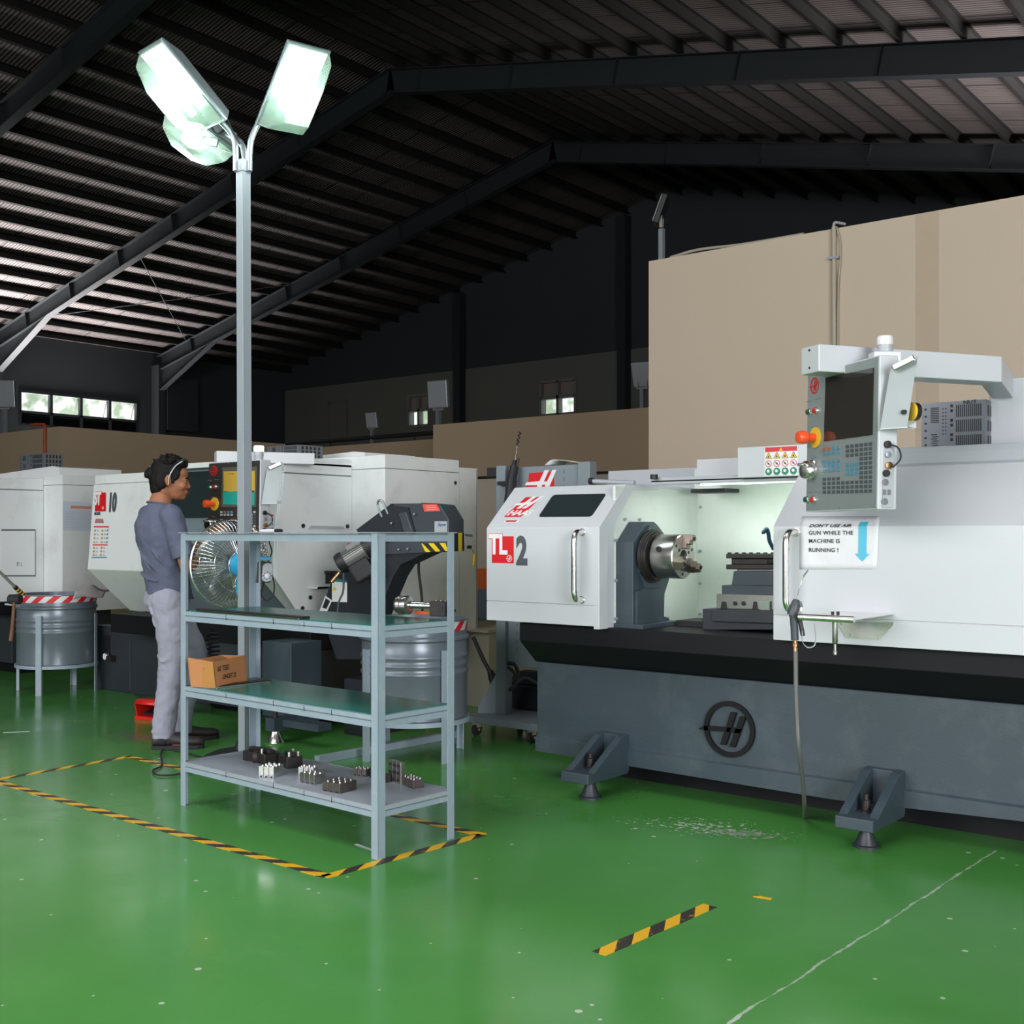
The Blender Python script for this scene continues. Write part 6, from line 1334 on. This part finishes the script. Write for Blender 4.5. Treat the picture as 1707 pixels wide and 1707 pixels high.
sh = MB(); v0 = [atY(908, 775, CYF + .0), atY(920, 766.5, CYF + .01), atY(940, 767.5, CYF + .02), atY(963, 770.5, CYF + .03)]
vs = [p + YU * k * .18 for k in (0, 1) for p in spline(v0, 4)]; n_ = len(vs) // 2; sh.add(vs, [(i, i + 1, n_ + i + 1, n_ + i) for i in range(n_ - 1)], True)
o = sh.build('curled_paper', M['paperw'], fix=False); so = o.modifiers.new('s', 'SOLIDIFY'); so.thickness = .002; tag(o, 'curled white sheet lying on top of the grey stand behind the big lathe', 'paper')
lt = thing('grease_gun', 'black tube tool with a thin twisted metal rod leaning against the grey stand', 'tool', atT(850, 850, 6.78))
MB().tube([atT(845, 905, 6.73), atT(848, 850, 6.78), atT(853, 800, 6.83), atT(857.5, 778, 6.85)], [.036, .036, .029, .026], 18).build('barrel', M['black'], lt)
MB().tube([atT(857, 779, 6.85), atT(859, 768, 6.86)], [.020, .015], 12).cyl(atT(862, 776, 6.83), atT(864, 764, 6.83), .008, n=10).build('head', M['black'], lt)
MB().cyl(atT(859, 768, 6.86), atT(862, 743, 6.88), .004, n=8).build('rod', M['chrome'], lt)
tw = [atT(862, 743, 6.88).lerp(atT(867, 720, 6.90), i / 24) + cv(math.cos(i * .9), 0, math.sin(i * .9)) * .006 for i in range(25)]; MB().tube(tw, .004, 6).build('twisted_tip', M['darksteel'], lt)
q = atT(852, 805, 6.83); MB().box(min(pl1.x - .03, q.x - .01), max(pl1.x, q.x + .01), min(q.y, CYF - .01), CYF + .005, q.z - .012, q.z + .012).build('hanger_clip', M['black'], lt)
# bag, hoses, cabinets
bg_ = MB(); bc_ = atZ(873, 1186, .122) + Vector((.06, .14, 0))
bg_.hull2([bc_ + Vector((a * .20, b * .10, 0)) for a, b in ((-1, -1), (1, -1), (1, 1), (-1, 1))], [bc_ + Vector((a * .26, b * .11, .16)) for a, b in ((-1, -1), (1, -1), (1, 1), (-1, 1))])
bg_.hull2([bc_ + Vector((a * .26, b * .11, .16)) for a, b in ((-1, -1), (1, -1), (1, 1), (-1, 1))], [bc_ + Vector((a * .20 + .03, b * .05, .235)) for a, b in ((-1, -1), (1, -1), (1, 1), (-1, 1))])
bt = thing('tool_bag', 'navy black fabric bag resting on the low platform of the grey stand', 'bag', bc_); o = bg_.build('body', M['bag'], bt, bevel=.02, seg=3)
q = bc_ + Vector((-.24, -.08, .20)); MB().tube([q, q + Vector((-.07, -.02, .03))], [.018, .010], 10).build('strap_end', M['bag'], bt)
MB().tube(spline([atT(845, 1105, 6.9), atT(858, 1108, 6.9), atT(864, 1125, 6.9), atT(860, 1140, 6.85), atT(850, 1150, 6.8)]), .012, 8).tube(spline([atT(846, 1112, 6.9), atT(856, 1120, 6.9), atT(860, 1135, 6.85)]), .010, 8).tube(spline([atT(862, 1138, 6.8), atT(875, 1130, 6.8), atT(888, 1135, 6.8), atT(900, 1142, 6.8)]), .010, 8).build('hose_loop', M['rubber'], bt)
ck = atY(815, 1055, 6.1); zt4 = ck.z
cb_ = thing('cream_cabinet', 'low cream cabinet standing on the floor between the ST 10 machine and the stand', 'cabinet', (ck.x - .3, 6.4, 0))
MB().box(ck.x - .55, ck.x, 6.1, 6.75, 0, zt4).build('body', M['cream'], cb_, bevel=.004); MB().box(ck.x - .57, ck.x + .01, 6.08, 6.77, zt4, zt4 + .02).build('top', M['cream'], cb_)
MB().tube([atT(789, 1062, 7.55), atT(806, 1100, 7.5), atT(819, 1124, 7.45)], .014, 10).tube([atT(817, 1118, 7.45), atT(821, 1128, 7.45), atT(822, 1142, 7.45), Vector((atT(822, 1142, 7.45).x, atT(822, 1142, 7.45).y, .0))], [.02, .03, .018, .018], 10).build('scraper', M['black'])
sc_ = bpy.data.objects['scraper']; tag(sc_, 'black pole tool leaning against the low cream cabinet', 'tool')
c5 = atY(880, 1103, 6.9); tag(MB().box(c5.x - .6, c5.x, 6.9, 7.3, 0, c5.z).build('cream_box', M['beige'], None, bevel=.004), 'small beige box on the floor seen behind the grey stand and hoses', 'box')
rdp = atY(984, 802, 5.15); MB().cyl(rdp, atY(1058, 805, 5.15), .012, n=12).build('top_rod', M['cover'], lathe); MB().cyl(rdp - XU * .004, rdp + XU * .02, .018, n=14).build('rod_cap', M['black'], lathe)
# ---- red foot pedal and pen
fp = thing('foot_pedal', 'bright red hooded foot pedal on the floor behind the worker\'s leg', 'foot pedal', atZ(243, 1199, 0))
fo = atZ(224, 1199, 0); fu_ = (atZ(262, 1203, 0) - fo); L_ = fu_.length; fu_.normalize(); fb = Vector((-fu_.y, fu_.x, 0))
prof = [(0, .012), (0, .075)] + [(.02 + .05 * (1 - math.cos(a_)), .075 + .035 * math.sin(a_)) for a_ in (.4, .8, 1.2, 1.57)] + [(.16, .11), (.19, .06), (.19, .0)]
def hood(x0, x1, nm, sc=1.): return MB().hull2([fo + fu_ * x0 + fb * y + ZU * z * sc for y, z in [(0, 0)] + prof[1:]], [fo + fu_ * x1 + fb * y + ZU * z * sc for y, z in [(0, 0)] + prof[1:]])
RP = new_mat('red_pedal_plastic', (.72, .02, .015), .35)
MB().prism([fo + ZU * .0, fo + fu_ * L_, fo + fu_ * L_ + fb * .24, fo + fb * .24], (0, 0, .022)).build('base', RP, fp, bevel=.003)
for x in (0, L_ - .008): MB().hull2([fo + fu_ * x + fb * y + ZU * z for y, z in ((.02, .02), (.0, .10), (.03, .125), (.20, .11), (.24, .02))], [fo + fu_ * (x + .008) + fb * y + ZU * z for y, z in ((.02, .02), (.0, .10), (.03, .125), (.20, .11), (.24, .02))]).build('side', RP, fp)
vs = [fo + fu_ * x + fb * y + ZU * z for x in (0, L_) for y, z in ((.0, .10), (.015, .118), (.04, .127), (.20, .112), (.24, .02))]
o = MB().add(vs, [(i, i + 1, 6 + i, 5 + i) for i in range(4)], True).build('hood', RP, fp, fix=False); so = o.modifiers.new('s', 'SOLIDIFY'); so.thickness = .006
MB().prism([fo + fu_ * .03 + fb * .05 + ZU * .03, fo + fu_ * (L_ - .03) + fb * .05 + ZU * .03, fo + fu_ * (L_ - .03) + fb * .2 + ZU * .07, fo + fu_ * .03 + fb * .2 + ZU * .07], (0, 0, .008)).build('treadle', M['black'], fp)
MB().tube(spline([fo + fb * .2 + ZU * .02, fo + fb * .5 - fu_ * .2 + ZU * .008, Vector((-7.6, 4.9, .008))]), .006, 8).build('cord', M['rubber'], fp)
a = atZ(420, 883.5, 1.2265) if False else RM @ Vector((-.885, .12, 1.2335)); b = RM @ Vector((-.76, .10, 1.2335))
pe = thing('marker_pen', 'white marker pen with a black cap lying on the top plate of the rack', 'pen', a - ZU * .007); MB().cyl(a, b, .007, n=12).build('barrel', M['paperw'], pe); MB().cyl(b, b + (b - a) * .4, .0078, n=12).build('cap', M['black'], pe)
# ================================================================== PERSON
po = atT(267, 900, 6.55); po.z = 0
person = thing('person', 'person in slate blue tee and pale grey trousers standing at a control panel', 'person', po, math.atan2(-.245, .97))
PM = world_of(person)
class Body(MB):
    def loft(s, secs, n=28):          # secs: (centre, ax, ay, rx, ry)
        rings = [[Vector(c) + Vector(ax) * rx * math.cos(2 * math.pi * k / n) + Vector(ay) * ry * math.sin(2 * math.pi * k / n) for k in range(n)] for c, ax, ay, rx, ry in secs]
        vs = [v for r in rings for v in r]; fs = [(i * n + k, i * n + (k + 1) % n, (i + 1) * n + (k + 1) % n, (i + 1) * n + k) for i in range(len(secs) - 1) for k in range(n)]
        fs += [tuple(range(n - 1, -1, -1)), tuple((len(secs) - 1) * n + k for k in range(n))]; return s.add(vs, fs, True)
    def limb(s, pts, rs, k=6, n=18):
        P = spline(pts, k); R_ = []
        for i in range(len(rs) - 1): R_ += [rs[i] + (rs[i + 1] - rs[i]) * j / k for j in range(k)]
        R_.append(rs[-1]); s.tube(P, R_, n); s.ell(P[0], R_[0], R_[0], R_[0]); s.ell(P[-1], R_[-1], R_[-1], R_[-1]); return s
    def fin(s, name, mat, parent, vox, smooth=4, disp=0.):
        s.v = [PM @ v for v in s.v]; o = s.build(name, mat, parent, fix=True)
        r = o.modifiers.new('r', 'REMESH'); r.mode = 'VOXEL'; r.voxel_size = vox; r.use_smooth_shade = True
        c_ = o.modifiers.new('s', 'SMOOTH'); c_.iterations = smooth; c_.factor = .5
        if disp:
            t = bpy.data.textures.new('folds', 'CLOUDS'); t.noise_scale = .085; d_ = o.modifiers.new('d', 'DISPLACE'); d_.texture = t; d_.strength = disp; d_.mid_level = .5
        return o
X_, Y_ = (1, 0, 0), (0, 1, 0)
# head frame
fd_ = Vector((.40, .917, 0)).normalized(); rd_ = Vector((fd_.y, -fd_.x, 0)); hc = Vector((.0, .062, 1.528)); tl_ = math.radians(-3)
fdt = fd_ * math.cos(tl_) + ZU * math.sin(tl_); upt = fdt.cross(rd_); upt = upt if upt.z > 0 else -upt
def H(x, y, z): return hc + rd_ * x + fdt * y + upt * z
HM = Matrix((rd_, fdt, upt)).transposed()
b = Body()
def he(x, y, z, a, c_, d): b.ell(H(x, y, z), a, c_, d, HM, 24, 16)
he(0, -.012, .028, .075, .094, .092); he(0, .030, -.015, .064, .066, .085); he(0, .038, -.062, .048, .050, .048); he(0, .066, -.088, .024, .024, .020)   # skull, face, jaw, chin
he(0, .082, .010, .050, .016, .014); he(.036, .068, -.028, .026, .024, .024); he(-.036, .068, -.028, .026, .024, .024); he(0, .06, .045, .055, .035, .04)   # brow, cheeks, forehead
b.tube([H(0, .088, .008), H(0, .098, -.018), H(0, .106, -.032)], [.009, .010, .012], 12); he(.011, .100, -.034, .009, .011, .008); he(-.011, .100, -.034, .009, .011, .008)   # nose
he(0, .090, -.058, .021, .012, .007); he(0, .088, -.068, .019, .012, .007)     # lips
for s_ in (-1, 1):
    b.tube([H(s_ * .076, .000, .018), H(s_ * .088, -.012, .024), H(s_ * .091, -.020, .0), H(s_ * .087, -.012, -.026), H(s_ * .075, -.001, -.036)], [.007, .009, .010, .009, .007], 10); he(s_ * .076, -.004, -.008, .007, .013, .022)
b.limb([H(0, -.030, -.02), H(0, -.042, -.085), Vector((0, .0, 1.40)), Vector((0, -.01, 1.33))], [.056, .056, .062, .080])
b.loft([(Vector((0, .05, .80)), X_, Y_, .145, .095), (Vector((0, .04, .95)), X_, Y_, .14, .095), (Vector((0, 0, 1.10)), X_, Y_, .145, .095), (Vector((0, -.01, 1.25)), X_, Y_, .165, .10), (Vector((0, -.01, 1.33)), X_, Y_, .16, .08), (Vector((0, 0, 1.38)), X_, Y_, .08, .06)])
SR, ER, WR = Vector((.185, .0, 1.315)), Vector((.245, .065, 1.03)), Vector((.135, .245, 1.205))
SL_, EL, WL = Vector((-.185, .0, 1.315)), Vector((-.24, .09, 1.05)), Vector((-.11, .30, 1.16))
for S_, E_, W_ in ((SR, ER, WR), (SL_, EL, WL)):
    b.limb([S_, S_.lerp(E_, .5), E_], [.052, .043, .038]); m1 = E_.lerp(W_, .3) + Vector((0, 0, -.005)); b.limb([E_, m1, W_], [.038, .037, .024])
def hand(W_, dr, up_, side):
    dr = dr.normalized(); sd_ = dr.cross(up_).normalized(); up_ = sd_.cross(dr).normalized(); Mh = Matrix((sd_, dr, up_)).transposed()
    b.limb([W_, W_ + dr * .03], [.023, .026]); b.ell(W_ + dr * .055, .037, .045, .017, Mh, 16, 10)
    for i, (off, ln) in enumerate(((-.028, .060), (-.010, .068), (.009, .064), (.026, .050))):
        r0 = W_ + dr * .082 + sd_ * off * side; b.limb([r0 - dr * .02, r0 + dr * ln * .35 + up_ * .004, r0 + dr * ln * .72 - up_ * .012, r0 + dr * ln * .85 - up_ * .032], [.010, .009, .008, .007], 4, 10)
    t0 = W_ + dr * .03 - sd_ * .026 * side; b.limb([t0, t0 - sd_ * .024 * side + dr * .022 - up_ * .006, t0 - sd_ * .026 * side + dr * .050 - up_ * .016], [.013, .011, .009], 4, 10)
hand(WR, Vector((-.22, .75, .45)), Vector((.3, -.4, .8)), 1); hand(WL, Vector((.15, .85, .25)), Vector((0, -.3, .95)), -1)
HR, KR, AR = Vector((.088, .035, .86)), Vector((.092, .04, .48)), Vector((.088, .0, .09)); HL, KL, AL = Vector((-.088, .06, .86)), Vector((-.085, .235, .50)), Vector((-.085, .165, .09))
for h_, k_, a_ in ((HR, KR, AR), (HL, KL, AL)): b.limb([h_, h_.lerp(k_, .5), k_, k_.lerp(a_, .35) - Vector((0, .012, 0)), a_], [.066, .068, .055, .052, .036])
for a_, dr in ((AR, Vector((.50, .866, 0)).normalized()), (AL, Vector((.10, .99, 0)).normalized())): b.limb([a_, a_ + dr * .06 - ZU * .05, a_ + dr * .15 - ZU * .065], [.036, .032, .024])
body = b.fin('body', M['skin'], person, .0052, 3)
# hair
b = Body(); random.seed(3)
he(0, -.022, .050, .084, .100, .086); he(0, -.058, .0, .076, .064, .078); he(0, -.068, -.042, .066, .046, .060); he(0, -.062, -.088, .052, .034, .040); he(0, .048, .098, .062, .045, .034); he(0, .022, .112, .055, .05, .032)
for s_ in (-1, 1): he(s_ * .072, .026, .040, .012, .030, .042); he(s_ * .074, .016, .005, .007, .012, .028); he(s_ * .066, -.045, .0, .018, .038, .055)
b.tube([H(.0, -.08, .045), H(.01, -.115, .036), H(.015, -.132, .020), H(.015, -.138, .006)], [.040, .034, .022, .008], 12)
for i in range(70):
    th_ = random.uniform(.0, 1.25); ph = random.uniform(0, 6.28); d_ = Vector((math.sin(th_) * math.cos(ph), math.sin(th_) * math.sin(ph), math.cos(th_))); p = Vector((0, -.015, .055)) + Vector((d_.x * .080, d_.y * .098, d_.z * .084)); q = p + Vector((d_.x * .012 + random.uniform(-.012, .012), d_.y * .012 + random.uniform(-.01, .02), d_.z * .018))
    b.tube([H(*p), H(*p.lerp(q, .6)), H(*q)], [.010, .007, .002], 7)
b.fin('hair', M['hair'], body, .0042, 2)
# face details
def part(name, mat, f): m_ = MB(); f(m_); m_.v = [PM @ v for v in m_.v]; return m_.build(name, mat, body)
for s_ in (-1, 1):
    part('eye', M['paperw'], lambda m_: m_.ell(H(s_ * .031, .081, -.002), .011, .005, .004, HM, 12, 8)); part('iris', M['ink'], lambda m_: m_.ell(H(s_ * .031, .0845, -.002), .0048, .003, .0055, HM, 10, 6))
    part('eyebrow', M['hair'], lambda m_: m_.tube([H(s_ * .015, .098, .014), H(s_ * .032, .095, .020), H(s_ * .050, .080, .014)], [.003, .004, .002], 8))
part('lips', new_mat('lips', (.28, .085, .06), .5), lambda m_: (m_.ell(H(0, .0945, -.0585), .019, .0095, .0055, HM, 14, 8), m_.ell(H(0, .093, -.0675), .017, .0095, .006, HM, 14, 8)))
GL = new_mat('silver_glasses', (.62, .66, .72), .3, metal=.3)
for s_ in (-1, 1):
    part('glasses_temple', GL, lambda m_: m_.tube(spline([H(s_ * .070, .062, .112), H(s_ * .084, .030, .085), H(s_ * .091, .006, .045), H(s_ * .092, -.006, .010), H(s_ * .088, -.006, -.022)], 5), .0034, 8))
    part('glasses_lens', M['glassdark'], lambda m_: m_.ell(H(s_ * .034, .068, .120), .031, .022, .010, HM, 16, 8))
part('temple_tip', new_mat('beige_temple_tip', (.6, .42, .25), .5), lambda m_: m_.tube([H(.0925, -.007, .005), H(.0885, -.007, -.026)], .0045, 8))
# tee
b = Body()
b.loft([(Vector((0, .062, .845)), X_, Y_, .168, .126), (Vector((0, .050, .90)), X_, Y_, .165, .122), (Vector((0, .030, 1.0)), X_, Y_, .162, .116), (Vector((0, .012, 1.10)), X_, Y_, .170, .116), (Vector((0, -.006, 1.20)), X_, Y_, .183, .122), (Vector((0, -.012, 1.27)), X_, Y_, .192, .118), (Vector((0, -.012, 1.325)), X_, Y_, .188, .100), (Vector((0, -.010, 1.365)), X_, Y_, .130, .080), (Vector((0, -.006, 1.392)), X_, Y_, .078, .068)])
for S_, E_ in ((SR, ER), (SL_, EL)):
    e = S_.lerp(E_, .80); b.limb([S_ + Vector((0, 0, .005)) - Vector((S_.x, 0, 0)) * .15, S_, S_.lerp(e, .5)], [.062, .066, .062]); b.tube([S_.lerp(e, .4), e], [.062, .064], 20)
for pts in ([(-.04, -.112, 1.14), (.05, -.106, 1.06), (.12, -.075, 1.0)], [(-.08, -.085, 1.0), (.03, -.088, .965), (.12, -.058, .95)], [(-.06, -.068, .90), (.04, -.072, .885), (.13, -.035, .91)], [(.08, -.10, 1.17), (.135, -.065, 1.09), (.158, .0, 1.02)], [(.155, -.01, .98), (.155, .06, .94), (.12, .13, .90)]):
    b.limb([Vector(p) for p in pts], [.004, .009, .004], 6, 10)
b.fin('tee_shirt', M['shirt'], person, .0058, 3, .020)
cl_ = MB(); ring = [PM @ (Vector((0, -.004, 1.392)) + Vector((math.cos(a_) * .077, math.sin(a_) * .067, .012 * math.sin(a_) * -1))) for a_ in [i * math.pi / 16 for i in range(32)]]; cl_.tube(ring, .0055, 8, closed=True); cl_.build('neck_band', M['shirt'], person)
# trousers
b = Body()
b.loft([(Vector((0, .050, .95)), X_, Y_, .150, .104), (Vector((0, .045, .88)), X_, Y_, .162, .120), (Vector((0, .040, .82)), X_, Y_, .165, .124), (Vector((0, .045, .77)), X_, Y_, .146, .102)])
for h_, k_, a_ in ((HR, KR, AR), (HL, KL, AL)):
    b.limb([h_ + Vector((0, -.01, -.02)), h_.lerp(k_, .5), k_, k_.lerp(a_, .45) - Vector((0, .012, 0)), a_ + Vector((0, -.006, .03))], [.098, .090, .078, .067, .062])
    b.tube([a_ + Vector((0, -.004, .06)), a_ + Vector((0, -.012, -.035))], [.062, .060], 18)
    b.limb([a_ + Vector((-.05, -.03, .02)), a_ + Vector((0, -.066, .01)), a_ + Vector((.05, -.03, .03))], [.008, .014, .008], 5, 8); b.limb([a_ + Vector((-.05, -.03, .07)), a_ + Vector((0, -.062, .075)), a_ + Vector((.055, -.01, .06))], [.006, .010, .006], 5, 8)
    b.limb([k_ + Vector((-.04, -.07, .05)), k_ + Vector((.03, -.075, .02)), k_ + Vector((.075, -.01, .05))], [.006, .012, .006], 5, 8); b.limb([k_ + Vector((-.04, -.07, -.05)), k_ + Vector((.03, -.07, -.02)), k_ + Vector((.07, .0, -.06))], [.006, .010, .006], 5, 8)
b.limb([Vector((.02, -.075, .84)), Vector((.06, -.065, .77)), Vector((.12, -.035, .72))], [.005, .010, .005], 5, 8); b.limb([Vector((.03, -.055, .76)), Vector((.07, -.052, .70)), Vector((.15, .0, .68))], [.005, .010, .005], 5, 8)
b.fin('trousers', M['trousers'], person, .006, 3, .024)
# shoes
for a_, dr in ((AR, Vector((.50, .866, 0)).normalized()), (AL, Vector((.10, .99, 0)).normalized())):
    sd_ = Vector((dr.y, -dr.x, 0)); h0 = Vector((a_.x, a_.y, 0)) - dr * .075; b = Body(); so_ = Body()
    secs = ((0, .020, .030), (.012, .032, .052), (.05, .037, .062), (.11, .039, .060), (.17, .045, .046), (.22, .048, .038), (.262, .040, .034), (.288, .022, .024))
    b.loft([(h0 + dr * x + ZU * (.018 + h * .62), sd_, ZU, w, h * .62) for x, w, h in secs], 20); b.limb([h0 + dr * .065 + ZU * .06, h0 + dr * .06 + ZU * .115], [.044, .046])
    sh_ = b.fin('shoe', M['leather'], person, .0045, 3)
    so_.prism([h0 + dr * x + sd_ * w * 1.06 for x, w, h in secs] + [h0 + dr * x - sd_ * w * 1.06 for x, w, h in reversed(secs)], ZU * .02); so_.v = [PM @ v for v in so_.v]; so_.build('sole', M['rubber'], sh_, bevel=.003)
